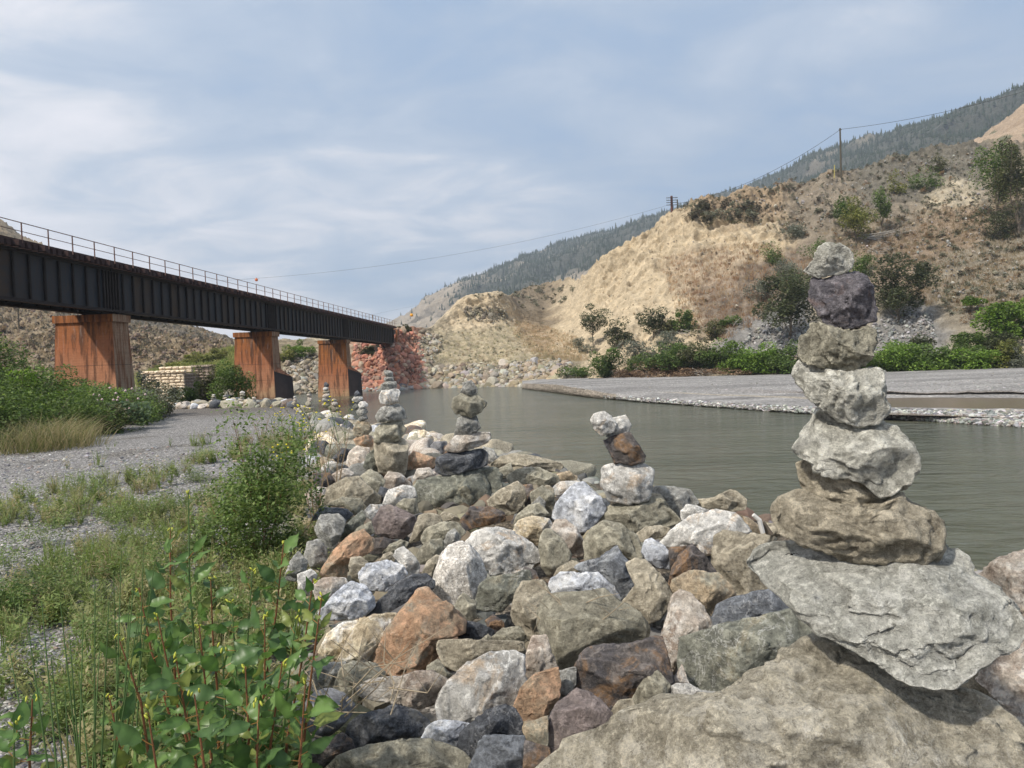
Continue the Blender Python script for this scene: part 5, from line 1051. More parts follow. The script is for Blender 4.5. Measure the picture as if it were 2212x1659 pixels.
('B',[(728,1250),(780,1160),(820,1082),(882,1108),(945,1185),(912,1235),(800,1275),(718,1300)],'olive','light olive rock in front of the dark rust streaked rock'),
('B',[(900,1230),(980,1168),(1060,1173),(1122,1208),(1222,1218),(1265,1260),(1000,1280)],'white','white ridge of rock peeping over the huge boulder'),
('B',[(596,1340),(640,1268),(720,1258),(735,1295),(662,1340),(600,1390)],'tan','small tan rock at the upper edge of the huge boulder'),
('B',[(946,1180),(1010,1058),(1052,1170),(1040,1182),(960,1200)],'pink','thin pinkish rock left of the dark green block'),
('C',[(125,1290),(200,1150),(290,1058),(390,1033),(500,1068),(582,1160),(562,1242),(450,1355),(250,1490),(125,1460)],'smooth','smooth round dark grey boulder at the bottom left of the pile'),
('C',[(538,1390),(560,1318),(650,1238),(750,1213),(830,1198),(900,1163),(1000,1188),(1100,1218),(1172,1300),(1152,1372),(1000,1455),(900,1465),(620,1540)],'slate','blackish mottled rock right of the smooth dark boulder'),
('C',[(1136,1420),(1180,1328),(1260,1283),(1400,1288),(1505,1308),(1440,1395),(1420,1480),(1230,1460)],'blue','white and grey crystalline rock near the bottom edge'),
('C',[(1418,1510),(1440,1388),(1510,1318),(1650,1208),(1770,1168),(1862,1200),(1902,1280),(1922,1412),(1700,1415),(1590,1485),(1565,1565),(1500,1620),(1430,1570)],'slate','charcoal rock under the striped boulder'),
('C',[(1585,1450),(1640,1408),(1800,1403),(1932,1408),(1955,1500),(1975,1720),(1480,1720),(1555,1565)],'bslate','dark blue grey rock capped with tan at the bottom edge'),
('C',[(360,1690),(500,1558),(700,1488),(1000,1438),(1180,1438),(1430,1518),(1505,1600),(1505,1760),(360,1760)],'olive','broad pale green rock at the bottom edge'),
('C',[(225,1520),(370,1428),(500,1388),(562,1440),(605,1545),(450,1620),(240,1690)],'drust','brown rock at the bottom edge below the smooth dark boulder'),
('C',[(180,930),(330,838),(525,818),(465,960),(435,1045),(270,1050)],'grey','mottled grey rock half hidden left of the olive grey rock'),
('C',[(-20,1210),(60,1138),(175,1128),(165,1205),(60,1250)],'white','whitish rock among the leaves left of the smooth dark boulder'),
('A',[(755,60),(780,8),(860,-10),(932,45),(905,92),(830,95)],'cream','tan and white rock behind the middle cairn'),
('A',[(868,115),(920,63),(990,58),(1003,110),(960,135),(900,145)],'smooth','smooth grey rock left of the middle cairn'),
('A',[(745,190),(750,165),(800,118),(890,148),(932,160),(912,212),(830,222),(760,225)],'rust','orange rock with a white top right of the tall grey cairn'),
('A',[(797,275),(820,223),(890,213),(933,250),(900,270),(830,295)],'pink','pinkish brown rock above the flat topped cairn base'),
('A',[(520,140),(560,108),(582,130),(580,235),(560,255),(530,240),(500,205)],'green','green grey rock leaning on the rust and white cairn base'),
('A',[(468,280),(540,228),(600,258),(625,290),(603,362),(582,425),(520,410),(478,345)],'olive','yellowish tan rock at the foot of the tall grey cairn'),
('A',[(1250,200),(1330,148),(1400,131),(1520,148),(1662,183),(1684,215),(1640,245),(1500,210),(1370,200),(1300,225)],'tan','long pale tan rock at the water side'),
('A',[(1360,265),(1420,223),(1530,213),(1642,258),(1664,300),(1600,318),(1540,345),(1440,318),(1368,305)],'olive','smooth greenish tan rock below the long pale waterside rock'),
('A',[(1646,255),(1720,233),(1768,268),(1762,293),(1680,297)],'gold','small orange brown rock at the water side'),
('A',[(1210,90),(1270,108),(1303,165),(1262,205),(1215,195)],'grey','dark rock with white flecks right of the middle cairn'),
('A',[(1616,345),(1660,298),(1760,293),(1815,305),(1740,345),(1650,378)],'white','white topped rock left of the leaning little cairn'),
('A',[(1536,355),(1590,318),(1628,340),(1635,465),(1600,485),(1548,435)],'tan','tan rock left of the pale grey white angular rock'),
('A',[(1255,240),(1370,188),(1395,260),(1310,280),(1270,270)],'olive','grey tan rock behind the angular tan block'),
('A',[(1500,430),(1545,385),(1580,420),(1570,480),(1520,480)],'grey','grey rock between the angular tan block and the tan one'),
('A',[(320,155),(370,98),(422,108),(412,162),(350,190)],'slate','black rock left of the rust and white cairn base'),
('A',[(276,195),(350,183),(402,200),(330,245)],'grey','grey rock below the black one near the weeds'),
('A',[(311,255),(370,218),(400,218),(443,245),(400,285),(330,295)],'pink','pale pink rock near the weeds at the upper left'),
('A',[(200,245),(300,248),(332,300),(292,350),(218,335)],'drust','brown rock at the edge of the tall weeds'),
('A',[(155,365),(230,328),(300,338),(262,435),(178,445)],'pink','pinkish white rock low at the edge of the shrub'),
('A',[(1660,880),(1700,800),(1760,770),(1810,800),(1800,870),(1740,900)],'tan','tan rock behind the pale grey one over the arched rock'),
('A',[(1180,1250),(1240,1200),(1270,1240),(1230,1260)],'olive','tiny olive rock between dark rocks'),
('B',[(620,95),(760,60),(880,70),(940,150),(980,215),(900,160),(760,120)],'tan','tan slab behind the leaning little cairn'),
('B',[(130,60),(200,20),(265,70),(255,190),(180,180),(140,130)],'olive','olive rock behind the white and orange stained rock'),
]
for i, (src, pts, mat, label) in enumerate(T_):
    D = np.array(conv(src, pts)); w = D[:, 0].max() - D[:, 0].min()
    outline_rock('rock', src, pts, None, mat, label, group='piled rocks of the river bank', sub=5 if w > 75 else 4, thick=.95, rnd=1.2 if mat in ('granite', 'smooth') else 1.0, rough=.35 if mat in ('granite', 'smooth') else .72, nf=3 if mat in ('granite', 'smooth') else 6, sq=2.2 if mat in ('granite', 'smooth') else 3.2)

# ---- shared stones for the farther bank, the row by the track and the fill underneath
def unit_rock(seed):
    v, f = ico(3); r = np.random.RandomState(seed); p = v.copy()
    for _ in range(9):
        nn = r.normal(size=3); nn /= np.linalg.norm(nn); d = r.uniform(.55, .85); p = p - np.maximum(0, p @ nn - d)[:, None] * nn * .97
    p = p * r.uniform(.8, 1.2, 3); p = p + v * (.05 * fbm(p * 2.5 + seed, 3, seed) + .03 * fbm(p * 7 + seed, 2, seed))[:, None]; return p, f
UR = [mesh('bank_rock', *unit_rock(900 + k), RM['tan']) for k in range(16)]
WORD = {'tan': 'tan', 'olive': 'olive', 'grey': 'grey', 'green': 'greenish', 'white': 'white', 'cream': 'cream', 'slate': 'black', 'pink': 'pinkish', 'rust': 'rusty', 'blue': 'bluish', 'drust': 'dark brown', 'gold': 'golden'}
def bank_rock(x, y, z, s, mat, label, group, name='rock', fl=.8, cat='rock'):
    o = bpy.data.objects.new(name, UR[RNG.randint(16)]); COL.objects.link(o); o.location = (x, y, z); o.rotation_euler = tuple(RNG.uniform(-.6, .6, 2)) + (RNG.uniform(0, 6.28),)
    o.scale = (s * RNG.uniform(.85, 1.25), s * RNG.uniform(.85, 1.2), s * fl * RNG.uniform(.8, 1.15)); o.material_slots[0].link = 'OBJECT'; o.material_slots[0].material = RM[mat]
    return tag(o, label, cat, group)
mats = ['tan', 'tan', 'olive', 'olive', 'grey', 'grey', 'green', 'white', 'pink', 'slate', 'cream', 'drust', 'blue', 'gold']
pts_ = []; tries = 0
while len(pts_) < 205 and tries < 20000:
    tries += 1; u_ = RNG.uniform(0, 1); yy = 10.2 + 24 * u_ ** 1.25; lx, cx_ = leftx(yy), crestx(yy); xx = RNG.uniform(lx - .1, cx_ + .9); s = RNG.uniform(.15, .34) * (1 + .012 * yy)
    if all((xx - a) ** 2 + (yy - b) ** 2 > (.78 * (s + q)) ** 2 for a, b, q in pts_): pts_.append((xx, yy, s))
for xx, yy, s in pts_:
    mt = mats[RNG.randint(len(mats))]; z = float(ground_z(xx, yy)) + s * .25; pxy = proj(np.array([xx, yy, z]))
    lab = '%s %s %s rock on the bank beyond the slender cairn, %s' % (['flat', 'blocky', 'pointed', 'rounded', 'slanting', 'squarish'][RNG.randint(6)], 'large' if s > .36 else 'middling' if s > .26 else 'small', WORD[mt], 'by the water' if xx > crestx(yy) - .3 else 'among weeds' if yy < 20 else 'farther off')
    bank_rock(xx, yy, z, s, mt, lab, 'rocks of the bank beyond the slender cairn')
# row of rocks edging the turn of the track
row = []
for k in range(75):
    px_ = RNG.uniform(328, 618); dy = RNG.uniform(0, 1); yy = 33.5 + 4.5 * dy + (px_ < 390) * 1.0; xx = (px_ - 1106) / F * yy; s = RNG.uniform(.14, .34) * (.75 if px_ < 420 else 1.0)
    if all((xx - a) ** 2 + (yy - b) ** 2 > (.7 * (s + q)) ** 2 for a, b, q in row):
        row.append((xx, yy, s)); mt = ['grey', 'grey', 'tan', 'slate', 'tan', 'blue', 'olive'][RNG.randint(7)]
        bank_rock(xx, yy, float(ground_z(xx, yy)) + s * .3, s, mt, '%s %s rock in the row edging the far turn of the track' % ('large' if s > .33 else 'small', WORD[mt]), 'rocks edging the turn of the track')
# small far cairns: (px, top y, base y, width px, stones, distance, place)
FC = [(461, 852, 876, 15, 5, 35, 'leftmost small cairn on the rock row, its slabs leaning'), (488, 847, 873, 13, 4, 34.5, 'second small cairn from the left on the rock row'), (523, 845, 880, 17, 6, 34, 'tallest small cairn on the rock row, flat stones on an upright one'),
      (549, 857, 880, 15, 3, 33.5, 'small cairn with a bird shaped top in front of the middle pier'), (637, 855, 876, 13, 3, 27, 'low cairn with three flat stones near the cutwater'), (668, 850, 890, 18, 4, 22, 'dumpy cairn behind the yellow flowered weeds'), (704, 827, 880, 19, 6, 21, 'slim cairn with a dark round top in front of the far pier'), (722, 862, 888, 22, 3, 20, 'squat wide cairn right of the slim one')]
for px_, y0, y1, wp, n, d, place in FC:
    hs = RNG.uniform(.6, 1.2, n); hs = np.sort(hs)[::-1] if n < 6 else hs; hs = hs / hs.sum() * (y1 - y0); yb = y1
    for k in range(n):
        yc = yb - hs[k] / 2; yb -= hs[k]; w_ = wp * (1 - .55 * k / n) * RNG.uniform(.8, 1.15) / F * d / 2; h_ = hs[k] / F * d / 2; c = pt(px_ + RNG.uniform(-1.2, 1.2), yc, d)
        mt = ['grey', 'tan', 'white', 'pink', 'olive'][RNG.randint(5)]
        if 'dark round' in place and k == n - 1: mt = 'slate'
        o = bank_rock(c.x, c.y, c.z, 1, mt, '%s stone, %s' % ('bottom' if k == 0 else 'top' if k == n - 1 else ('second', 'third', 'fourth', 'fifth')[k - 1], place), 'stones of the small far cairns', 'cairn_stone', cat='stone')
        o.scale = (w_ * 1.15, w_ * 1.0, h_ * 1.35); o.rotation_euler = (RNG.uniform(-.12, .12), RNG.uniform(-.2, .2), RNG.uniform(0, 6.28))
# fill of broken rock below and between
n = 5200; yy = 1.6 + 34 * RNG.uniform(0, 1, n) ** 1.9; xx = leftx(yy) - .15 + (crestx(yy) + 3.0 - leftx(yy)) * RNG.uniform(0, 1, n) ** 1.05
s = RNG.uniform(.05, .15, n) * (1 + .01 * yy); p = np.stack([xx, yy, ground_z(xx, yy) + s * .15 - .10 * (yy < 11) * (xx > leftx(yy) + .35)], 1)
tag(pile('rubble', p, s, [(.24, .21, .155), (.19, .175, .13), (.21, .205, .185), (.12, .12, .12), (.36, .35, .32), (.16, .12, .09), (.28, .22, .15)], RT1, STONEM), 'broken stone filling the gaps between the bank rocks', 'rubble')
n = 900; yy = RNG.uniform(1.7, 11.5, n); xx = leftx(yy) + (crestx(yy) + .9 - leftx(yy)) * RNG.uniform(0, 1, n); s = RNG.uniform(.09, .17, n)
tag(pile('rubble', np.stack([xx, yy, ground_z(xx, yy) - .03], 1), s, [(.24, .21, .155), (.19, .175, .13), (.21, .205, .185), (.12, .12, .12), (.33, .32, .29), (.16, .12, .09)], RT2, STONEM), 'small dark rocks deep in the pile', 'rubble')

# ---- spiders, driftwood, twigs
SPM = plain('spider_black', (.012, .011, .01), .5, .1)
def spider(px, py, d, r, label):
    c = pt(px, py, d); R = empty('spider', c, label, 'spider'); w = (Vector((0, 0, CAMZ)) - c).normalized(); up = Vector((0, .25, 1)).normalized(); R.rotation_euler = up.to_track_quat('Z', 'Y').to_euler()
    v, f = ico(2); ob('abdomen', mesh('abdomen', v * np.array([.42, .6, .4]) * r * .5 + np.array([0, -.28 * r, .12 * r]), f, SPM), R); ob('head', mesh('head', v * np.array([.3, .3, .26]) * r * .6 + np.array([0, .2 * r, .1 * r]), f, SPM), R)
    for sd_ in (-1, 1):
        for k in range(4):
            a = D2R((-50, -15, 20, 55)[k]); m = MB(); dx, dy = sd_ * math.cos(a), math.sin(a); m.tube([(0, .1 * r, .1 * r), (dx * .7 * r, dy * .7 * r + .1 * r, .38 * r), (dx * 1.5 * r, dy * 1.5 * r + .1 * r, 0)], [.07 * r, .05 * r, .02 * r], 5); m.build('leg', SPM, R)
# ================================================================== PLANTS
spider(1711, 1199, 1.72, .012, 'black spider with spread legs on the left end of the great slab')
spider(1952, 1488, 1.50, .010, 'brown black spider on the huge boulder below the slab')
spider(1574, 1236, 2.45, .010, 'small black spider on the square tan rock left of the slab')
a, b = pt(1627, 1112, 5.0), pt(1648, 1142, 5.0); m = MB(); m.tube([a, a.lerp(b, .5) + Vector((.01, 0, .01)), b + Vector((0, 0, -.03))], [.014, .017, .016], 7); o = m.build('driftwood_stick', plain('bleached_wood', (.62, .60, .56), .8, .15), loc=tuple(b)); tag(o, 'short bleached white stick poking up beside the water', 'driftwood')
a, b = pt(1640, 1118, 5.05), pt(1664, 1146, 5.05); m = MB(); m.tube([a + Vector((.02, 0, -.03)), b + Vector((0, 0, -.03))], [.018, .024], 7); o = m.build('driftwood_stick', BARK, loc=tuple(b)); tag(o, 'dark stick lying behind the bleached white one', 'driftwood')

QL = (np.array([(-.5, 0, 0), (0, -.28, .06), (.5, 0, 0), (0, .28, .06)]), np.array([[0, 1, 2, 3]]))
GP = {'green': [(.12, .175, .045), (.09, .14, .038), (.155, .21, .06), (.07, .11, .034)], 'bright': [(.16, .25, .04), (.125, .205, .038), (.20, .29, .06), (.09, .145, .03)], 'dark': [(.075, .09, .042), (.055, .068, .034), (.10, .115, .05), (.085, .085, .05)],
      'sage': [(.20, .215, .165), (.155, .17, .125), (.25, .26, .205), (.125, .13, .095)], 'olive': [(.11, .115, .05), (.085, .09, .04), (.14, .14, .06), (.065, .07, .035)], 'dry': [(.24, .16, .10), (.17, .115, .08), (.30, .21, .13), (.12, .085, .065)],
      'yellow': [(.22, .23, .06), (.17, .19, .05), (.28, .27, .09), (.12, .14, .04)], 'straw': [(.36, .28, .15), (.28, .21, .11), (.42, .34, .20), (.2, .18, .08)]}
def crown_pts(rng, n, rad, nb, shell=.55, gap=.62, up=0.0):
    """leaf positions gathered in clumps spread through an ellipsoid of radii rad (centre 0)"""
    c = rng.normal(size=(nb, 3)); c /= np.linalg.norm(c, axis=1, keepdims=True); c *= rng.uniform(.25, .98, (nb, 1)); c[:, 2] = c[:, 2] * .92 + up; br = rng.uniform(.22, .44, nb)
    k = rng.randint(0, nb, n); d = rng.normal(size=(n, 3)); d /= np.linalg.norm(d, axis=1, keepdims=True); rr = rng.uniform(shell, 1.05, n) ** .8
    p = c[k] + d * (rr * br[k])[:, None]; return p * np.array(rad), c * np.array(rad), k
def leaves(rng, p, size, pal, k=None, droop=1.2):
    n = len(p); pal = np.array(pal); kc = pal[rng.randint(0, len(pal), n)] * rng.uniform(.78, 1.22, (n, 1))
    if k is not None: tone = rng.uniform(.72, 1.3, k.max() + 1); kc = kc * tone[k][:, None]
    s = size * rng.uniform(.6, 1.35, n); V, Fa, C = merge([QL], np.zeros(n, int), p, s, rand_rots(n, droop, rng), kc); return V, Fa, C
def bush(name, label, cat, base, w, h, pal, n, leaf, nb=14, group=None, trunk=None, d=None, seed=0, limb=5, trad=None, stemmat=None):
    rng = np.random.RandomState(3000 + seed); d = d or w * .8; B = Vector(base)
    R = empty(name, tuple(B), label, cat, group); th = trunk if trunk is not None else h * .12; ch = h - th
    if not trunk: th = 0; ch = h * 1.25
    p, c, k = crown_pts(rng, n, (w / 2, d / 2, ch / 2), nb); off = np.array([0, 0, th + ch / 2 - (0 if trunk else h * .30)])
    p = p + off; kp = p[:, 2] > .02 * h; p, k = p[kp], k[kp]; V, Fa, C = leaves(rng, p, leaf, pal, k); ob('crown' if trunk else 'foliage', mesh('foliage', V, Fa, LEAF, cols=C, smooth=False), R)
    m = MB(); tr = trad or .010 * h + .01
    if trunk:
        lean = rng.uniform(-.05, .05, 2) * h; m.tube([(0, 0, -.3), (lean[0] * .3, lean[1] * .3, th * .6), (lean[0], lean[1], th * 1.15), (lean[0] * 1.2, lean[1], th + ch * .55)], [tr * 1.2, tr, tr * .8, tr * .3], 7)
        st = Vector((lean[0] * .8, lean[1] * .8, th * .9))
    else: st = Vector((0, 0, -.15))
    for i in range(min(nb, limb if trunk else limb + 3)):
        e = Vector(tuple(c[i] + off)); mid = st.lerp(e, .5) + Vector(tuple(rng.uniform(-.06, .06, 3) * h)); m.tube([st, mid, e, e + (e - mid) * .35], [tr * .6, tr * .4, tr * .22, tr * .08], 5)
    m.build('trunk' if trunk else 'stems', stemmat or BARK, R); return R
def fbush(label, x0, x1, y0, y1, pal, n=1300, leaf=.17, cat='shrub', trunk=0.0, seed=0, fld=None, name='shrub', ybase=None, nb=14, group='shrubs along the foot of the bluff', dep=None):
    cx_ = (x0 + x1) / 2; q = (fld or HF).at(cx_, (ybase or y1) - 1)
    if dep is not None: q = PT(cx_, y1, dep)
    if q is None: q = PT(cx_, y1, 85)
    d = q[1]; w = (x1 - x0) / F * d; h = (y1 - y0) / F * d; strip = (not trunk) and y1 > 790 and x0 > 1380; w *= 1.9 if strip else 1.32; return bush(name, label, cat, tuple(q - np.array([0, 0, .1])), w, h * (1.35 if strip else 1.12), GP[pal], int(n * (2.6 if strip else 1.8)), leaf * 1.85, nb + 6, group, trunk=(h * trunk) or None, seed=seed, d=w * .8)
FB = [('slim dark tree with a bare trunk at the left end of the shrub line', 1249, 1312, 668, 752, 'dark', 1700, .15, 'tree', .36),
 ('dark round shrub right of the slim tree', 1303, 1363, 695, 754, 'dark', 1500, .16, 'shrub', .14), ('wide dark shrub on the slope above the grey sagebrush', 1378, 1442, 670, 733, 'dark', 1700, .16, 'shrub', .14),
 ('dark grey green shrub overlapping the wide dark one', 1430, 1466, 688, 728, 'olive', 900, .16, 'shrub', .1), ('green shrub at the right end of the dark shrubs', 1453, 1497, 666, 722, 'green', 1300, .16, 'shrub', .1),
 ('large pale grey green bush in the middle of the shrub line', 1337, 1420, 727, 786, 'sage', 2300, .15, 'shrub', 0), ('pale grey green bush right of the large pale one', 1417, 1480, 716, 760, 'sage', 1500, .15, 'shrub', 0),
 ('round green bush at the river end of the shrub line', 1272, 1336, 750, 818, 'green', 2200, .17, 'shrub', 0), ('low green bush beside the far bank stones', 1216, 1274, 788, 814, 'green', 1000, .15, 'shrub', 0),
 ('small grey bush on the sand left of the slim tree', 1244, 1282, 728, 762, 'sage', 800, .14, 'shrub', 0),
 ('green shrub strip, its leftmost bush', 1385, 1445, 762, 802, 'green', 1700, .16, 'shrub', 0), ('green shrub strip, second bush from the left', 1430, 1495, 750, 802, 'green', 1800, .16, 'shrub', 0), ('olive shrub strip bush near the driftwood heap', 1480, 1545, 744, 800, 'olive', 1700, .16, 'shrub', 0),
 ('green bush just above the driftwood heap', 1530, 1590, 748, 798, 'green', 1700, .16, 'shrub', 0), ('bright green bush right of the driftwood heap', 1575, 1640, 756, 806, 'bright', 1900, .16, 'shrub', 0), ('bright green bush left behind the tallest cairn', 1630, 1695, 750, 806, 'bright', 1900, .16, 'shrub', 0), ('green bush close behind the tallest cairn', 1685, 1750, 752, 806, 'green', 1700, .16, 'shrub', 0),
 ('olive bush hidden behind the tallest cairn', 1745, 1810, 750, 806, 'olive', 1200, .16, 'shrub', 0), ('green bush glimpsed right behind the tallest cairn', 1805, 1890, 748, 804, 'green', 1500, .16, 'shrub', 0),
 ('vivid green bush just right of the tallest cairn', 1880, 1960, 742, 804, 'bright', 2400, .16, 'shrub', 0), ('vivid green bush under the dark round bush', 1945, 2025, 756, 803, 'bright', 2000, .16, 'shrub', 0), ('dark round bush standing in the vivid green ones', 1960, 2010, 728, 778, 'dark', 1400, .14, 'shrub', .1),
 ('green bush in the strip below the dark leafy bank', 2010, 2085, 748, 802, 'green', 2000, .16, 'shrub', 0), ('yellowish green bush in the strip at the right', 2075, 2150, 748, 801, 'bright', 2000, .16, 'shrub', 0), ('yellow brown bush near the right edge of the strip', 2145, 2195, 744, 800, 'yellow', 1300, .16, 'shrub', 0), ('pale blue green bush at the right edge of the picture', 2188, 2250, 752, 800, 'sage', 1200, .16, 'shrub', 0),
 ('dark leafy bank bush below the bright tree', 2060, 2130, 712, 762, 'green', 1700, .16, 'shrub', 0), ('darker leafy bush under the bright tree', 2120, 2200, 715, 768, 'dark', 1700, .17, 'shrub', 0),
 ('bright yellow green tree at the right edge', 2112, 2235, 645, 745, 'bright', 3600, .20, 'tree', .1), ('little bright green sapling left of the bright tree', 2074, 2118, 643, 676, 'bright', 700, .15, 'tree', .35),
 ('big dark bush on the slope right of the tallest cairn', 1880, 1994, 562, 700, 'dark', 4200, .19, 'tree', .06), ('big dark bush on the slope left of the tallest cairn', 1636, 1765, 588, 735, 'dark', 4200, .19, 'tree', .06),
 ('yellow green tree above the fallen branches', 1812, 1882, 438, 530, 'yellow', 2400, .16, 'tree', .2), ('dark green tree behind the yellow green one', 1800, 1838, 428, 500, 'green', 1300, .16, 'tree', .15), ('slender tree with a bent white trunk', 1888, 1926, 418, 512, 'green', 1300, .15, 'tree', .3),
 ('tall light leafed tree at the upper right', 2112, 2195, 300, 480, 'green', 3000, .19, 'tree', .15), ('tall tree cut by the right edge at the upper right', 2160, 2240, 310, 510, 'olive', 2800, .19, 'tree', .15), ('dark bare bush at the foot of the upper right trees', 2130, 2205, 430, 518, 'dark', 1800, .15, 'shrub', 0),
 ('pale green bush high on the slope, left one', 1918, 1958, 372, 420, 'yellow', 700, .15, 'shrub', 0), ('green bush high on the slope, right one', 1966, 2022, 368, 412, 'green', 1000, .15, 'shrub', 0), ('green bush on the crest below the knoll', 2010, 2050, 335, 372, 'olive', 600, .15, 'shrub', 0),
 ('dark green bush left of the top of the cairn', 1742, 1800, 508, 560, 'green', 1300, .16, 'shrub', 0), ('grey bush on the slope, upper left of the cairn', 1690, 1750, 470, 515, 'sage', 1100, .15, 'shrub', 0), ('grey bush below the upper left one', 1660, 1730, 560, 610, 'sage', 1300, .15, 'shrub', 0), ('green bush between the grey ones', 1640, 1690, 525, 575, 'green', 900, .15, 'shrub', 0),
 ('grey green bush at the edge of the brown patch', 1618, 1668, 600, 650, 'sage', 1000, .15, 'shrub', 0), ('dark green bush just above the big dark left bush', 1690, 1745, 590, 640, 'green', 1100, .15, 'shrub', 0), ('green bush under the top stones of the cairn', 1835, 1885, 540, 600, 'green', 1100, .16, 'shrub', 0),
 ('grassy green bush on the slope left of the scree', 1508, 1568, 698, 735, 'olive', 1100, .15, 'shrub', 0), ('green bush above the grassy one', 1548, 1592, 678, 708, 'green', 800, .15, 'shrub', 0),
 ('brown dead brush at the foot of the round green bush', 1325, 1395, 792, 817, 'dry', 1100, .13, 'brush', 0), ('purplish brown brush below the left green strip', 1385, 1450, 788, 814, 'dry', 1200, .13, 'brush', 0), ('brown brush left of the driftwood heap', 1445, 1510, 792, 812, 'dry', 1000, .13, 'brush', 0), ('brown brush between driftwood heap and bright bushes', 1560, 1620, 793, 810, 'dry', 800, .13, 'brush', 0)]
for i, (lb, x0, x1, y0, y1, pal, n, lf, cat, tr) in enumerate(FB): fbush(lb, x0, x1, y0, y1, pal, n, lf, cat, tr, seed=i, name={'tree': 'tree', 'shrub': 'shrub', 'brush': 'dead_brush'}[cat])
for i, (lb, x0, x1, y0, y1, pal) in enumerate([('pale green bush left of the far pier, lower one', 600, 640, 752, 782, 'yellow'), ('pale green bush between the two river piers', 625, 668, 738, 772, 'bright'), ('dark shrub on the orange bank right behind the far pier', 782, 820, 740, 768, 'olive'),
     ('yellow green bush on the grassy slope behind the masonry', 400, 452, 762, 792, 'yellow'), ('bright grassy bush left of the middle pier', 445, 500, 748, 786, 'yellow'), ('yellow green bush right over the masonry', 350, 405, 775, 800, 'yellow'), ('shrub on top of the orange rocks at the bridge end', 858, 885, 700, 716, 'olive')]):
    fbush(lb, x0, x1, y0, y1, pal, 1200, .16, seed=80 + i, group='shrubs on the far left bank', nb=10)
# bushes around the masonry and the turn of the track
for i, (lb, x0, x1, y0, y1, pal, n, d) in enumerate([('leafy dark green bush in front of the middle pier', 458, 548, 792, 884, 'green', 5200, 40), ('grey green willow bush left of the leafy dark one', 425, 482, 800, 882, 'olive', 2600, 42), ('low green bush at the foot of the masonry', 388, 440, 838, 882, 'green', 2200, 44), ('grey green bush beside the masonry, left', 355, 400, 848, 884, 'olive', 1500, 45), ('grey bush hiding the left foot of the masonry', 285, 340, 820, 884, 'sage', 2500, 40)]):
    q = PT((x0 + x1) / 2, y1, d); q[2] = float(ground_z(q[0], q[1])); bush('shrub', lb, 'shrub', tuple(q), (x1 - x0) / F * d * 1.25, (y1 - y0 + 14) / F * d, GP[pal], int(n * 1.3), .13, 22, 'bushes around the old masonry', seed=120 + i)
# embankment bushes on the left
EB = [(-70, 17.5, .2, 2.2, 1.3, 'green'), (-20, 18.5, 1.8, 2.6, 1.5, 'green'), (60, 20, 1.2, 2.6, 1.4, 'green'), (120, 20.5, .6, 2.4, 1.3, 'green'), (180, 21.5, .4, 2.4, 1.2, 'green'), (225, 22.5, .2, 2.2, 1.15, 'olive'), (262, 24.5, .2, 2.2, 1.15, 'green'), (292, 26, .0, 1.9, 1.0, 'green'),
      (0, 21.5, 3.5, 3.2, 1.8, 'green'), (40, 23, 4.2, 3.2, 1.6, 'bright'), (100, 23.5, 3.0, 3.0, 1.3, 'green'), (150, 24, 2.4, 3.0, 1.35, 'green'), (195, 25, 1.9, 2.8, 1.3, 'bright'), (235, 26, 1.4, 2.8, 1.35, 'green'), (275, 27, 1.0, 2.6, 1.3, 'olive'), (312, 28.5, .6, 2.4, 1.25, 'sage'), (332, 29.5, .2, 2.0, 1.1, 'olive'),
      (20, 25.5, 6, 3.4, 1.5, 'green'), (85, 26, 4.8, 3.2, 1.3, 'green'), (140, 26.5, 4.0, 3.0, 1.2, 'olive'), (190, 27.5, 3.2, 3.0, 1.2, 'green'), (240, 28.5, 2.6, 3.0, 1.3, 'sage'), (285, 29.5, 2.0, 3.0, 1.3, 'olive'), (-60, 24, 5.5, 3.4, 1.8, 'green'), (-120, 19, 2.5, 3.2, 1.8, 'green')]
wrd = {'green': 'green', 'bright': 'fresh green', 'olive': 'olive', 'sage': 'grey green'}
EL = ['front row bush at the left picture edge', 'bush above the straw coloured grass', 'bush behind the straw coloured grass on its right side', 'bush in the front row right of the dry grass', 'bush in the front row below the first pier', 'bush left of the milkweed', 'bush among the milkweed flowers', 'low bush at the tip of the embankment',
      'tall bush high at the left picture edge', 'bush with fresh leaves left of the first pier', 'bush below the left side of the first pier', 'bush hiding the foot of the first pier, left part', 'bush with fresh leaves under the first pier', 'bush under the right corner of the first pier', 'olive bush right below the first pier', 'silvery bush between first pier and masonry', 'last small bush before the masonry',
      'back row bush at the top left', 'back row bush left of the first pier', 'back row olive bush at the left side of the first pier', 'back row bush touching the first pier', 'back row silvery bush at the right foot of the first pier', 'back row olive bush towards the masonry', 'bush beyond the left picture edge, back', 'bush beyond the left picture edge, front']
for i, (px_, d, inn, w, h, pal) in enumerate(EB):
    x = (px_ - 1106) / F * d; edge = np.interp(d, [0, 19, 28, 33, 40], [-12, -13.2, -14.6, -22, -60])
    z = float(ground_z(x, d)); bush('shrub', EL[i] if pal == 'green' else EL[i], 'shrub', (x, d, z - .05), w * 1.1, h * 1.15, GP[pal], int(2300 * w * h / 3.0) + 1500, .095, 24, 'bushes covering the left embankment', seed=160 + i, d=w * .9)
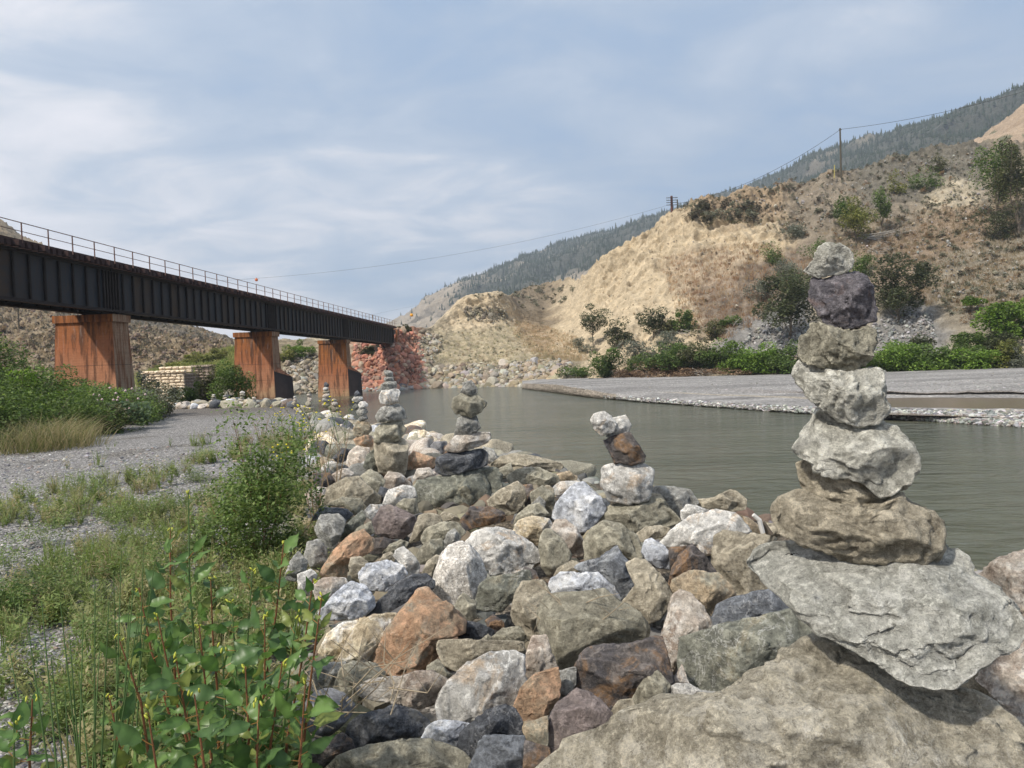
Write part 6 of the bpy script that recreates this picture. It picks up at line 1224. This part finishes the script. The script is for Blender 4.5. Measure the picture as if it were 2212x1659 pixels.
# milkweed heads
FLW = plain('flower_pale_pink', (.50, .38, .36), .8, .15); v, f = ico(1)
mw = empty('milkweed', (-14.2, 26.2, 1.75), 'milkweed with pale pink flower balls and broad leaves at the tip of the embankment bushes', 'milkweed')
hm = mesh('flower_head', v * .045, f, FLW)
for k in range(34):
    px_, py_ = RNG.uniform(195, 335), RNG.uniform(835, 900); d = 23.2 + RNG.uniform(-.6, .8) + (px_ > 300) * 1.5
    if py_ < 835 + (px_ - 195) * .05: continue
    q = pt(px_, py_, d); o = ob('flower_head', hm, mw); o.location = q - Vector((-14.2, 26.2, 1.75))
p_ = np.array([PT(RNG.uniform(225, 325), RNG.uniform(868, 908), 22.8 + RNG.uniform(-.5, .5)) for _ in range(420)]) - np.array((-14.2, 26.2, 1.75)); Vx, Fx, Cx = leaves(RNG, p_, .17, [(.10, .145, .075), (.13, .18, .10)]); ob('foliage', mesh('milkweed_leaves', Vx, Fx, LEAF, cols=Cx, smooth=False), mw)
# grass blades
def blades(rng, n, h, spread, wd, bend=.5):
    V, Fs = [], []
    for k in range(n):
        a = rng.uniform(0, 6.28); r = spread * math.sqrt(rng.uniform(0, 1)); x, y = r * math.cos(a), r * math.sin(a); hh = h * rng.uniform(.5, 1.15); b = a + rng.uniform(-.8, .8); bx, by = math.cos(b) * hh * bend * rng.uniform(.2, 1), math.sin(b) * hh * bend * rng.uniform(.2, 1)
        c = rng.uniform(0, 6.28); wx, wy = math.cos(c) * wd, math.sin(c) * wd; i = len(V)
        V += [(x - wx, y - wy, 0), (x + wx, y + wy, 0), (x + bx * .35 - wx * .8, y + by * .35 - wy * .8, hh * .6), (x + bx * .35 + wx * .8, y + by * .35 + wy * .8, hh * .6), (x + bx, y + by, hh * .95)]; Fs += [(i, i + 1, i + 3), (i, i + 3, i + 2), (i + 2, i + 3, i + 4)]
    return np.array(V), np.array(Fs)
GT = [blades(np.random.RandomState(k), 60, 1.0, .34, .006, .85) for k in range(6)]
for k in range(11):
    px_, d = RNG.uniform(-60, 150), 16.2 + 5.0 * (k / 11); x = (px_ - 1106) / F * d; v, f = GT[k % 6]; hgt = RNG.uniform(.55, .95)
    vv_ = np.concatenate([v * [1.2, 1.2, hgt], v[:, [1, 0, 2]] * [1.2, 1.2, hgt * .8] + [.3, .1, 0], v * [1.3, 1.1, hgt * .9] + [-.35, -.1, 0]]); ff = np.concatenate([f, f + len(v), f + 2 * len(v)])
    pal = np.array([(.30, .26, .13), (.24, .23, .10), (.36, .30, .17), (.17, .19, .07)]); cc_ = np.repeat(pal[RNG.randint(0, 4, len(vv_) // 5)], 5, 0) * .85
    o = ob('grass_clump', mesh('grass_clump', vv_, ff, LEAF, cols=cc_, smooth=False), loc=(x, d, float(ground_z(x, d)) - .02)); tag(o, '%s straw coloured grass clump at the left foot of the embankment, %s' % (('tall', 'low', 'broad', 'thin', 'ragged', 'dense', 'leaning', 'sparse', 'short', 'spreading', 'upright')[k % 11], 'nearer the picture edge' if px_ < 30 else 'nearer the first pier' if px_ > 85 else 'in the middle'), 'grass', 'straw coloured grass clumps')
# low weeds on the gravel: mixed little plants
def sprig(rng, h, nst, lf, feather=True):
    V, Fs = [], []
    for s_ in range(nst):
        a = rng.uniform(0, 6.28); lean = rng.uniform(.05, .55) * h; tip = np.array([math.cos(a) * lean, math.sin(a) * lean, h * rng.uniform(.6, 1.1)]); w = .0035 * h / .25
        i = len(V); V += [(-w, 0, 0), (w, 0, 0), tuple(tip)]; Fs.append((i, i + 1, i + 2))
        for k in range(13):
            t_ = rng.uniform(.12, 1.0); c = tip * t_ * np.array([t_ ** .3, t_ ** .3, 1]); b = rng.uniform(0, 6.28); L_ = lf * rng.uniform(.6, 1.4) * (1.15 - .5 * t_); dv = np.array([math.cos(b), math.sin(b), rng.uniform(-.1, .8)]); dv /= np.linalg.norm(dv); sd_ = np.cross(dv, [0, 0, 1]) * L_ * .17; i = len(V)
            V += [tuple(c), tuple(c + dv * L_ * .5 + sd_), tuple(c + dv * L_), tuple(c + dv * L_ * .5 - sd_)]; Fs += [(i, i + 1, i + 2), (i, i + 2, i + 3)]
    return np.array(V), np.array(Fs)
ST = [sprig(np.random.RandomState(50 + k), .20, 5, .040) for k in range(5)] + [blades(np.random.RandomState(80 + k), 22, .22, .05, .0028, .6) for k in range(3)]
rng = np.random.RandomState(5); pos_ = []; col_ = []; sc_ = []
while len(pos_) < 2400:
    yy = 2.3 + 14.5 * rng.uniform(0, 1) ** 1.35; px_ = rng.uniform(-30, 690); x = (px_ - 1106) / F * yy
    if x > leftx(yy) + .25: continue
    den = vn(np.array([[x * 1.1, yy * .8, 3.3]]), 7)[0] + .55 * vn(np.array([[x * 3, yy * 3, 1.3]]), 8)[0] + .45 * float(sm(x, leftx(yy) - 2.0, leftx(yy))) - .55 * float(sm(yy, 8.5, 13)) * float(sm(leftx(yy) - x, 1, 3.5)) + .28 * float(yy < 7)
    if den < .08 + rng.uniform(-.1, .25): continue
    pos_.append((x, yy, float(ground_z(x, yy)) - .005)); sc_.append(rng.uniform(.5, 1.3) * (1 + .03 * yy)); pc = [(.17, .22, .065), (.20, .25, .08), (.13, .18, .055), (.25, .26, .11), (.32, .28, .15)][rng.randint(5)]; col_.append(np.array(pc) * rng.uniform(.85, 1.25))
V, Fa, C = merge(ST, rng.choice(len(ST), len(pos_), p=[.17] * 5 + [.05] * 3), pos_, np.array(sc_), rand_rots(len(pos_), .25, rng), np.array(col_))
tag(ob('weeds', mesh('weeds', V, Fa, LEAF, cols=C, smooth=False)), 'low green weeds and thin grass growing through the gravel', 'weeds', kind='stuff')
# tall thin weeds by the shrub and among the rocks
YF = plain('yellow_petal', (.80, .66, .03), .7, .05); yfm = mesh('flower', ico(1)[0] * np.array([.016, .016, .009]), ico(1)[1], YF)
def tall_weed(px_, d, h, label, nst, flower, mat, group, spread=.25, seed=0, nleaf=40, lc=(.12, .17, .05)):
    r = np.random.RandomState(seed + 900); x = (px_ - 1106) / F * d; z = float(ground_z(x, d)); R = empty('tall_weed', (x, d, z), label, 'weed', group); m = MB(); lp = []
    for s_ in range(nst):
        a = r.uniform(0, 6.28); hh = h * r.uniform(.6, 1.05); tip = Vector((math.cos(a) * spread * hh, math.sin(a) * spread * hh, hh)); mid = tip * .5 + Vector((0, 0, .06 * hh)); m.tube([(0, 0, -.03), mid, tip], [.0055, .004, .0018], 5)
        for b_ in range(5):
            t_ = r.uniform(.35, .95); st = mid.lerp(tip, (t_ - .35) / .6) if t_ > .4 else mid * .9; a2 = r.uniform(0, 6.28); e = st + Vector((math.cos(a2) * .13 * h, math.sin(a2) * .13 * h, .16 * h)); m.tube([st, e], [.0028, .0012], 4)
            if flower and r.uniform() < .6: o = ob('flower', yfm, R); o.location = e
            for _ in range(nleaf // 10): lp.append(tuple(st.lerp(e, r.uniform(0, 1)) + Vector(tuple(r.normal(0, .012, 3)))))
    m.build('stem', mat, R)
    if nleaf: Vx, Fx, Cx = leaves(r, np.array(lp), .028, [lc, tuple(.8 * q for q in lc)]); ob('foliage', mesh('weed_leaves', Vx, Fx, LEAF, cols=Cx, smooth=False), R)
    return R
WD = [(596, 13.5, .9, 0, 'dry branching weed over the far gravel, leftmost'), (628, 12.0, 1.0, 1, 'yellow flowered weed in front of the cutwater'), (655, 11.0, .95, 1, 'yellow flowered weed left of the bare forked stem'), (690, 9.5, 1.15, 1, 'tall thin yellow flowered weed before the far pier'), (712, 8.2, .95, 0, 'bare forked dry stem rooted between pinkish rocks'), (668, 7.4, 1.0, 0, 'thin bare stems standing behind the green shrub'), (735, 12.5, 1.0, 1, 'yellow flowered weed beside the slender cairn'), (612, 9.0, .9, 1, 'wispy weed rising behind the green shrub'), (560, 14.5, .8, 0, 'dry twiggy weed at the edge of the track'), (640, 15.5, .8, 1, 'small yellow flowered weed among far rocks'), (525, 11.5, .75, 0, 'fine dry weed left above the shrub'), (590, 16.5, .8, 1, 'little yellow flowered weed near the row of rocks')]
for i, (px_, d, h, fl_, lb) in enumerate(WD): tall_weed(px_, d, h, lb, 5 if 'bare' not in lb else 6, fl_, GSTEM if fl_ else plain('dry_stem', (.26, .19, .12), .8, .2) if i == 0 else bpy.data.materials.get('dry_stem') or GSTEM, 'tall thin weeds beside the rocks', .22, i, 40 if fl_ else 12, (.15, .18, .06) if fl_ else (.26, .2, .1))
# small-leaved shrub beside the pile
q = PZ(560, 1205, 1.72); bush('shrub', 'dense small leaved green shrub growing at the left edge of the rock pile', 'shrub', tuple(q), 1.12, 1.30, [(.11, .17, .045), (.085, .13, .038), (.145, .21, .06), (.17, .22, .07)], 10500, .036, 44, seed=300, d=.9, trad=.010, stemmat=REDSTEM, limb=22)
q = PZ(470, 1190, 1.72); bush('shrub', 'lower loose part shrub left of the dense small leaved one', 'shrub', tuple(q), .55, .45, [(.10, .15, .05), (.13, .18, .06)], 1800, .03, 16, seed=301, d=.5, trad=.006, stemmat=GSTEM, limb=10)
q = PZ(600, 1290, 1.72); bush('shrub', 'feathery low weed bush in front of the dense shrub', 'shrub', tuple(q), .45, .25, [(.12, .165, .06), (.15, .20, .08)], 1800, .022, 14, seed=302, d=.4, trad=.005, stemmat=GSTEM, limb=8)
q = PZ(30, 1330, 1.72); bush('shrub', 'feathery green weed bush at the left picture edge', 'shrub', tuple(q), .55, .34, [(.10, .16, .05), (.13, .19, .06)], 2600, .022, 18, seed=303, d=.5, trad=.005, stemmat=GSTEM, limb=9)
for i, (px_, py_, w_, h_, lb) in enumerate([(60, 1480, .5, .42, 'light feathery weed at the left picture edge, lower one'), (140, 1300, .5, .36, 'light feathery weed left of the rush stems'), (95, 1165, .6, .32, 'pale feathery weed far left on the gravel'), (250, 1130, .7, .34, 'pale feathery weed in the middle of the gravel'), (365, 1110, .6, .36, 'pale feathery weed left of the dense shrub'),
        (210, 1420, .4, .36, 'feathery weed behind the rush stems'), (340, 1260, .5, .32, 'feathery weed behind the poplar shoots, left'), (450, 1300, .45, .28, 'feathery weed behind the poplar shoots, right'), (20, 1230, .6, .38, 'tall feathery weed at the left picture edge, upper one'), (110, 1600, .4, .34, 'feathery weed in the lower left corner'), (180, 1060, .8, .30, 'pale weed patch toward the track, left'), (420, 1040, .6, .34, 'pale weed patch toward the track, right')]):
    q = PZ(px_, py_, 1.72); bush('feathery_weed', lb, 'weed', tuple(q), w_, h_, [(.15, .21, .065), (.18, .25, .08), (.12, .17, .055), (.24, .26, .12)], 1500, .02, 22, 'feathery weeds on the gravel', seed=330 + i, d=w_ * .9, trad=.0025, stemmat=GSTEM, limb=16)
# poplar shoots in the foreground
def leafmesh(k, L_=.085, Wd=.058, tooth=0.0):
    Wd = L_ * (.40 + .05 * (k % 4))
    r = np.random.RandomState(k); n = 7; V = []; 
    for i in range(n + 1):
        t_ = i / n; w = Wd / 2 * (math.sin(math.pi * min(1, t_ * .98 + .02) ** .75)) ** 1.05 * (1 + (tooth * (1 if i % 2 else -1))); y = t_ * L_; bend = -.25 * L_ * t_ * t_; V += [(-w, y, bend + w * .35), (0, y + (.006 if i == n else 0), bend), (w, y, bend + w * .35)]
    Fs = []
    for i in range(n): b = i * 3; Fs += [(b, b + 1, b + 4, b + 3), (b + 1, b + 2, b + 5, b + 4)]
    V = np.array(V); V[:, 2] += .004 * np.sin(V[:, 1] * 160 + k); st = [(-.0012, -.03, .004), (.0012, -.03, .004), (.0012, 0, 0), (-.0012, 0, 0)]; b = len(V); V = np.concatenate([V, np.array(st)]); Fs.append((b, b + 1, b + 2, b + 3))
    base = np.array([(.07, .13, .038), (.085, .15, .04), (.058, .108, .035), (.105, .175, .05), (.15, .18, .05)][k % 5]); C = np.repeat(base[None], len(V), 0); C[1:b:3] *= 1.5; C[b:] = (.3, .16, .05)
    return mesh('poplar_leaf', V, Fs, LEAFG, cols=C)
LM = [leafmesh(k, .070 + .009 * (k % 4), .050 + .005 * (k % 3), .10 if k % 2 else .02) for k in range(10)]; bud = mesh('bud', *[x for x in (ico(1)[0] * np.array([.0035, .0035, .010]), ico(1)[1])], plain('bud_yellow_green', (.40, .42, .06), .6, .1))
SH = [(407, 1062, 2.75, 430), (368, 1145, 2.9, 380), (613, 1170, 2.75, 560), (676, 1252, 2.5, 600), (545, 1235, 2.7, 520), (300, 1270, 2.7, 400), (455, 1250, 2.75, 470), (340, 1330, 2.5, 430), (500, 1300, 2.5, 510), (572, 1330, 2.35, 540), (640, 1330, 2.3, 560), (695, 1290, 2.25, 600), (430, 1350, 2.35, 450), (380, 1420, 2.2, 460), (480, 1400, 2.15, 490), (530, 1440, 2.1, 520), (610, 1430, 2.1, 540), (255, 1375, 2.35, 380), (235, 1500, 2.2, 330), (420, 1500, 2.0, 450), (560, 1520, 2.0, 530), (660, 1470, 2.05, 590), (70, 1510, 2.0, 40), (30, 1560, 1.95, 10), (320, 1540, 2.0, 380)]
SL = ['tallest', 'yellow tipped left', 'tall right', 'rightmost tall', 'middle', 'left leaning', 'middle left', 'short left', 'centre', 'short middle right', 'right side', 'far right leaning', 'low middle', 'low left', 'low centre', 'low bushy', 'low right', 'far left', 'lowest left leaning', 'front left', 'front centre', 'front right', 'bottom left corner', 'bottom left edge', 'front left leaning']
for i, (px_, ty, d, bx) in enumerate(SH):
    r = np.random.RandomState(400 + i); bz = 1.72; q = PT(bx, 1700, d); base = Vector((q[0], d, bz)); tip = pt(px_, ty, d); R = empty('poplar_shoot', tuple(base), '%s red stemmed poplar shoot in the leafy clump at the lower left' % SL[i], 'young poplar', 'red stemmed poplar shoots')
    tp = tip - base; m = MB(); path = [Vector((0, 0, 0)), tp * .35 + Vector((r.uniform(-.02, .02), 0, .02)), tp * .7 + Vector((r.uniform(-.015, .015), 0, .01)), tp]; m.tube(path, [.0055, .0048, .0035, .0018], 6); m.build('stem', REDSTEM if r.uniform() < .8 else GSTEM, R)
    nl = int(10 + 18 * tp.length / 1.1); top_free = .80 if i in (0,) else .95
    for k in range(nl):
        t_ = .18 + (top_free - .18) * (k + r.uniform(-.3, .3)) / nl; j = min(2, int(t_ * 3)); f_ = t_ * 3 - j; p_ = path[j].lerp(path[j + 1], min(1, max(0, f_))); a = k * 2.4 + r.uniform(-.4, .4); sc = (1.35 - .5 * t_) * r.uniform(.75, 1.25)
        dv = Vector((math.cos(a), math.sin(a), r.uniform(-.1, 1.5))).normalized(); o = ob('leaf', LM[r.randint(10)], R); o.location = p_ + dv * .028 * sc; o.scale = (sc, sc, sc)
        up = Vector((r.uniform(-1, 1), r.uniform(-1.2, .4), r.uniform(.2, 1))); xa = dv.cross(up).normalized(); za = xa.cross(dv); o.rotation_euler = Matrix((xa, dv, za)).transposed().to_euler()
    for k in range(3): o = ob('bud', bud, R); o.location = tp + Vector(tuple(r.normal(0, .007, 3))); o.rotation_euler = tuple(r.uniform(-.8, .8, 3))
# rushes
rl = ['left', 'right', 'front']
for g_, (bx, by_, d, tops) in enumerate([(190, 1720, 2.2, [(262, 1190), (205, 1250), (235, 1300), (180, 1330), (290, 1240), (150, 1370), (215, 1400), (130, 1300), (300, 1330)]), (240, 1700, 2.5, [(310, 1180), (280, 1290), (245, 1240), (335, 1210), (300, 1350), (262, 1380)]), (150, 1700, 1.9, [(60, 1350), (110, 1420), (20, 1400), (140, 1480), (90, 1300), (170, 1450)])]):
    q = PT(bx, by_, d); base = Vector((q[0], d, 1.72)); R = empty('rush', tuple(base), '%s clump of thin leafless green rush stems at the lower left' % rl[g_], 'rush', 'rush clumps')
    for (tx, ty) in tops:
        tip = pt(tx, ty, d + RNG.uniform(-.2, .2)) - base; b0_ = Vector((RNG.uniform(-.05, .05), RNG.uniform(-.05, .05), 0)); m = MB(); m.tube([b0_, b0_.lerp(tip, .5) + Vector((RNG.uniform(-.02, .02), 0, .01)), tip], [.0035, .003, .0012], 5); m.build('stem', GSTEM, R)
# dry twigs lying in the pile
TWM = plain('dry_twig', (.33, .27, .19), .8, .2)
def twigs(px_, py_, d, n, L_, label, seed):
    r = np.random.RandomState(seed); c = pt(px_, py_, d); m = MB()
    for k in range(n):
        a = r.uniform(0, 6.28); s = Vector(tuple(r.normal(0, .04, 3))); e = s + Vector((math.cos(a) * L_, math.sin(a) * L_ * .6, r.uniform(.1, .9) * L_)) * r.uniform(.5, 1.1); mid = s.lerp(e, .5) + Vector(tuple(r.normal(0, .02, 3))); m.tube([s, mid, e], [.003, .0022, .001], 5)
        m.tube([mid, mid + (e - s).cross(Vector((0, 1, .3))).normalized() * L_ * .3], [.0018, .0008], 4)
    R = m.build('dry_twigs', TWM, loc=None); R.location = c; tag(R, label, 'twigs')
twigs(1238, 1345, 3.45, 9, .28, 'dry curled twigs in the gap left of the tan rust touched rock', 1)
twigs(720, 1520, 2.5, 12, .45, 'thin straw coloured twigs crossing the smooth dark boulder', 2)
twigs(860, 1500, 2.6, 6, .35, 'few bare twigs above the blackish mottled rock', 3)
# fallen branches and driftwood heap on the far side
def branches(px_, py_, n, L_, spread, label, seed, rad=.07, dirx=1, group=None):
    r = np.random.RandomState(seed); q = HF.at(px_, py_); m = MB(); 
    for k in range(n):
        s = Vector(tuple(r.normal(0, .3, 3))); e = s + Vector((dirx * L_ * r.uniform(.4, 1.1), -abs(r.normal(0, .6)) - .4, r.uniform(-spread, spread * .4))); pts = [s, s.lerp(e, .4) + Vector(tuple(r.normal(0, .2, 3))), e]; m.tube(pts, [rad, rad * .6, rad * .25], 5)
        for _ in range(4): t_ = r.uniform(.3, .9); p0 = s.lerp(e, t_); m.tube([p0, p0 + Vector((dirx * r.uniform(.2, 1.0), r.uniform(-.5, .3), r.uniform(-1.0, .5))) * L_ * .22], [rad * .4, rad * .12], 4)
    o = m.build('fallen_branches', DEAD, loc=None); o.location = Vector(q) + Vector((0, -.3, .3)); tag(o, label, 'dead branches', group)
branches(1858, 518, 15, 8.0, 3.6, 'bleached fallen tree branches fanning over the slope above the cairn', 11, .085)
branches(1872, 545, 8, 3.0, 2.6, 'bare hanging roots below the fallen branches', 12, .06)
branches(1500, 812, 16, 3.4, 1.0, 'heap of grey driftwood branches at the edge of the gravel bar', 13, .05)
branches(1600, 705, 4, 2.4, 1.2, 'dead white branches on the scree', 14, .05, -1)
branches(1465, 722, 5, 1.8, 1.0, 'dead branches in the shrub line', 15, .05)
branches(1395, 812, 8, 1.4, 1.0, 'tangled roots beneath the round green bush', 16, .035, -1)
branches(1180, 826, 6, 3.6, .3, 'flat driftwood on the stones left of the bar tip', 17, .06)

# ---- sagebrush dotted over the slopes
def sage_tmpl(seed, n=110):
    r = np.random.RandomState(seed); p, c, k = crown_pts(r, n, (.62, .6, .42), 7); p[:, 2] += .34; s = .17 * r.uniform(.6, 1.3, n); V, Fa, _ = merge([QL], np.zeros(n, int), p, s, rand_rots(n, 1.2, r)); tone = np.repeat(r.uniform(.65, 1.35, n) , 4); return V, Fa, tone
SG = [sage_tmpl(k) for k in range(6)]; SGC = {'sage': (.185, .19, .135), 'olive': (.12, .115, .065), 'dk': (.10, .09, .065), 'dry': (.27, .19, .115)}
SGM = {(k, c): mesh('sagebrush', SG[k][0], SG[k][1], LEAF, cols=np.array(SGC[c])[None] * SG[k][2][:, None], smooth=False) for k in range(6) for c in SGC}
SZ = [([(1480, 440), (1640, 440), (1650, 480), (1560, 492), (1490, 478)], 62, ['sage', 'olive', 'dk'], 2.1, 'on the dark band at the left of the bluff crest'),
      ([(1500, 436), (1700, 398), (1900, 345), (2030, 312), (2030, 326), (1900, 362), (1700, 414), (1500, 452)], 34, ['sage', 'olive'], 1.15, 'along the skyline of the bluff'),
      ([(1690, 420), (2212, 330), (2212, 560), (2000, 620), (1780, 500)], 95, ['sage', 'olive', 'dk', 'dry'], 1.2, 'on the right hillside'),
      ([(1075, 640), (1130, 668), (1180, 690), (1230, 640), (1250, 610), (1180, 612), (1100, 628)], 48, ['dk', 'olive', 'sage'], 1.7, 'in the hollow behind the mound'),
      ([(1000, 640), (1062, 630), (1090, 640), (1010, 650)], 7, ['sage', 'olive'], .8, 'on top of the mound'),
      ([(1250, 700), (1500, 560), (1620, 560), (1500, 690), (1300, 770)], 38, ['sage', 'olive', 'dry'], .6, 'on the pale face of the bluff'),
      ([(2020, 600), (2212, 560), (2212, 660), (2080, 690)], 20, ['sage', 'dry'], .7, 'on the lower right hillside'), ([(1130, 700), (1250, 720), (1240, 780), (1150, 760)], 12, ['dry', 'sage'], .6, 'in the dry hollow left of the bluff')]
for poly, n, cs, sz, where in SZ:
    P_, uv = hill_scatter(poly, n)
    for q in P_:
        cname = cs[RNG.randint(len(cs))]; o = bpy.data.objects.new('sagebrush', SGM[(RNG.randint(6), cname)]); COL.objects.link(o); s = sz * RNG.uniform(.6, 1.4); o.location = tuple(q - np.array([0, 0, .06])); o.scale = (s * RNG.uniform(.9, 1.4), s, s * RNG.uniform(.75, 1.05)); o.rotation_euler = (0, 0, RNG.uniform(0, 6.28))
        tag(o, {'sage': 'grey green', 'olive': 'olive', 'dk': 'dark brown', 'dry': 'dry brown'}[cname] + ' sagebrush clump ' + where, 'sagebrush', 'sagebrush dotted over the slopes')
def stuff_sage(name, label, poly, n, cs, sz):
    P_, uv = hill_scatter(poly, n); c_ = np.array([SGC[k] for k in cs])[RNG.randint(0, len(cs), len(P_))] * RNG.uniform(.7, 1.3, (len(P_), 1)); V, Fa, C = merge([(a_, b_) for a_, b_, _ in SG], RNG.randint(0, 6, len(P_)), P_, sz * np.exp(RNG.normal(0, .3, len(P_))), rand_rots(len(P_), .1), c_)
    tag(ob(name, mesh(name, V, Fa, LEAF, cols=C, smooth=False)), label, 'scrub', kind='stuff')
stuff_sage('scrub', 'small scrub covering the right hillside', [(1480, 440), (1900, 345), (2212, 310), (2212, 700), (2060, 700), (1990, 600), (1800, 520), (1650, 500)], 950, ['sage', 'olive', 'sage', 'dry', 'sage'], .75)
stuff_sage('scrub', 'dark scrub dotted over the hill on the left', [(-60, 480), (130, 550), (300, 640), (500, 740), (500, 790), (300, 810), (-60, 800)], 900, ['dk', 'olive', 'dry', 'dk'], .85)
stuff_sage('scrub', 'scrub and dry plants on the far bank behind the riprap', [(920, 720), (1000, 680), (1180, 700), (1260, 740), (1260, 785), (930, 785)], 260, ['dry', 'olive', 'sage'], .40)
# dry grass on the slopes
gt = [blades(np.random.RandomState(20 + k), 9, .55, .35, .022, .6) for k in range(4)]
def dry_grass(label, poly, n, pal, s, fld=None, name='dry_grass'):
    P_, uv = hill_scatter(poly, n, fld); pal = np.array(pal); c_ = pal[RNG.randint(0, len(pal), len(P_))] * RNG.uniform(.8, 1.2, (len(P_), 1)); V, Fa, C = merge(gt, RNG.randint(0, 4, len(P_)), P_ - np.array([0, 0, .03]), s * RNG.uniform(.6, 1.4, len(P_)), rand_rots(len(P_), .15), c_); tag(ob(name, mesh(name, V, Fa, LEAF, cols=C, smooth=False)), label, 'grass', kind='stuff')
dry_grass('reddish dry grass on the shoulder of the bluff', [(1420, 560), (1640, 520), (1760, 560), (1700, 660), (1560, 740), (1470, 700)], 1700, [(.33, .20, .11), (.25, .16, .10), (.38, .27, .15)], 1.0)
dry_grass('dry orange brown grass in the hollow left of the bluff', [(1110, 690), (1180, 705), (1250, 730), (1270, 780), (1170, 780), (1110, 730)], 1200, [(.43, .31, .19), (.47, .37, .24), (.36, .30, .18)], .8)
dry_grass('dry grass over the right hillside', [(1760, 500), (2212, 420), (2212, 700), (2000, 660), (1850, 560)], 2200, [(.28, .20, .12), (.33, .25, .15), (.23, .19, .11)], .9)
dry_grass('thin pale grass above the far riprap', [(925, 730), (1100, 700), (1260, 780), (1200, 790), (940, 785)], 1100, [(.38, .34, .20), (.44, .37, .25), (.27, .28, .14)], .6)
dry_grass('light green grass on the slope behind the masonry', [(300, 812), (400, 785), (505, 752), (505, 795), (420, 830), (300, 840)], 2600, [(.25, .28, .08), (.20, .24, .07), (.32, .31, .12)], 1.3, name='green_grass')
dry_grass('pale dry grass over the hill on the left', [(-60, 500), (130, 550), (500, 740), (500, 780), (-60, 800)], 1800, [(.30, .23, .13), (.36, .28, .17)], 1.0)
# ---- conifers of the mountain
def conifer(seed):
    r = np.random.RandomState(seed); V, Fs = [], []; n = 6
    for k in range(4):
        z0 = .08 + k * .22; z1 = z0 + .36; rr = .27 * (1 - k * .22); i = len(V); a0 = r.uniform(0, 6)
        V += [(math.cos(a0 + 6.283 * j / n) * rr * r.uniform(.75, 1.25), math.sin(a0 + 6.283 * j / n) * rr * r.uniform(.75, 1.25), z0 + r.uniform(-.03, .03)) for j in range(n)] + [(0, 0, z1)]; Fs += [(i + j, i + (j + 1) % n, i + n) for j in range(n)]
    return np.array(V), np.array(Fs)
CT = [conifer(k) for k in range(6)]; rng = np.random.RandomState(77); cand = []; nr, nc_ = MF.n; fdw = fd.copy(); fdw[:, 0] = 0
ok = (MF.U > 840) & (MF.U < 2300) & (tm > .9) & (tm < 4.12) & (PXm < 2290); area_ = MF.P[..., 1] ** 1.0
wgt = np.where(ok, (np.clip(fd - .04, 0, 1) ** 1.6) * area_ ** .5, 0).ravel(); wgt /= wgt.sum(); pick = rng.choice(len(wgt), 11000, replace=False, p=wgt); Pq = MF.P.reshape(-1, 3)[pick] + rng.normal(0, 1.2, (len(pick), 3)) * [1, 1, 0]
dist = Pq[:, 1]; hgt = (1.8 + .0030 * dist) * np.exp(rng.normal(0, .28, len(pick))); scr = hgt / dist; order = np.argsort(-scr)
CG = vc_mat('conifer_green', .9, .5, .2, .3); cmesh = [mesh('conifer', v, f, CG, cols=np.ones((len(v), 3)) * np.array(c), smooth=False) for (v, f), c in zip(CT, [(.040, .055, .035), (.05, .06, .035), (.033, .047, .034), (.045, .058, .03), (.06, .066, .04), (.036, .05, .036)])]
for i in order[:300]:
    o = bpy.data.objects.new('conifer_tree', cmesh[rng.randint(6)]); COL.objects.link(o); o.location = tuple(Pq[i] - [0, 0, .5]); h = hgt[i]; o.scale = (h * rng.uniform(.8, 1.1),) * 2 + (h,); u_ = proj(Pq[i])
    tag(o, 'dark conifer scattered on the %s slope of the far mountain' % ('left' if u_[0] < 1300 else 'middle' if u_[0] < 1700 else 'right'), 'conifer', 'conifers on the far mountain')
rest = order[300:]; V, Fa, C = merge(CT, rng.randint(0, 6, len(rest)), Pq[rest] - [0, 0, .5], np.stack([hgt[rest] * 1.0, hgt[rest] * 1.0, hgt[rest]], 1), None, np.array([(.042, .056, .036)]) * rng.uniform(.7, 1.35, (len(rest), 1)))
tag(ob('forest', mesh('forest', V, Fa, CG, cols=C, smooth=False)), 'dark conifer forest covering the upper part of the far mountain', 'forest', kind='stuff')
# ---- summer haze in the valley
hz = bpy.data.materials.new('haze'); hz.use_nodes = True; ht = hz.node_tree; ht.nodes.clear(); ho = ht.nodes.new('ShaderNodeOutputMaterial'); hv = ht.nodes.new('ShaderNodeVolumePrincipled')
hv.inputs['Color'].default_value = (.76, .87, 1.0, 1); hv.inputs['Density'].default_value = .00033; hv.inputs['Anisotropy'].default_value = .2; ht.links.new(hv.outputs[0], ho.inputs['Volume'])
m = MB(); m.box(-1800, 1800, -650, 2050, -2.5, 470); tag(m.build('haze', hz), kind='stuff')
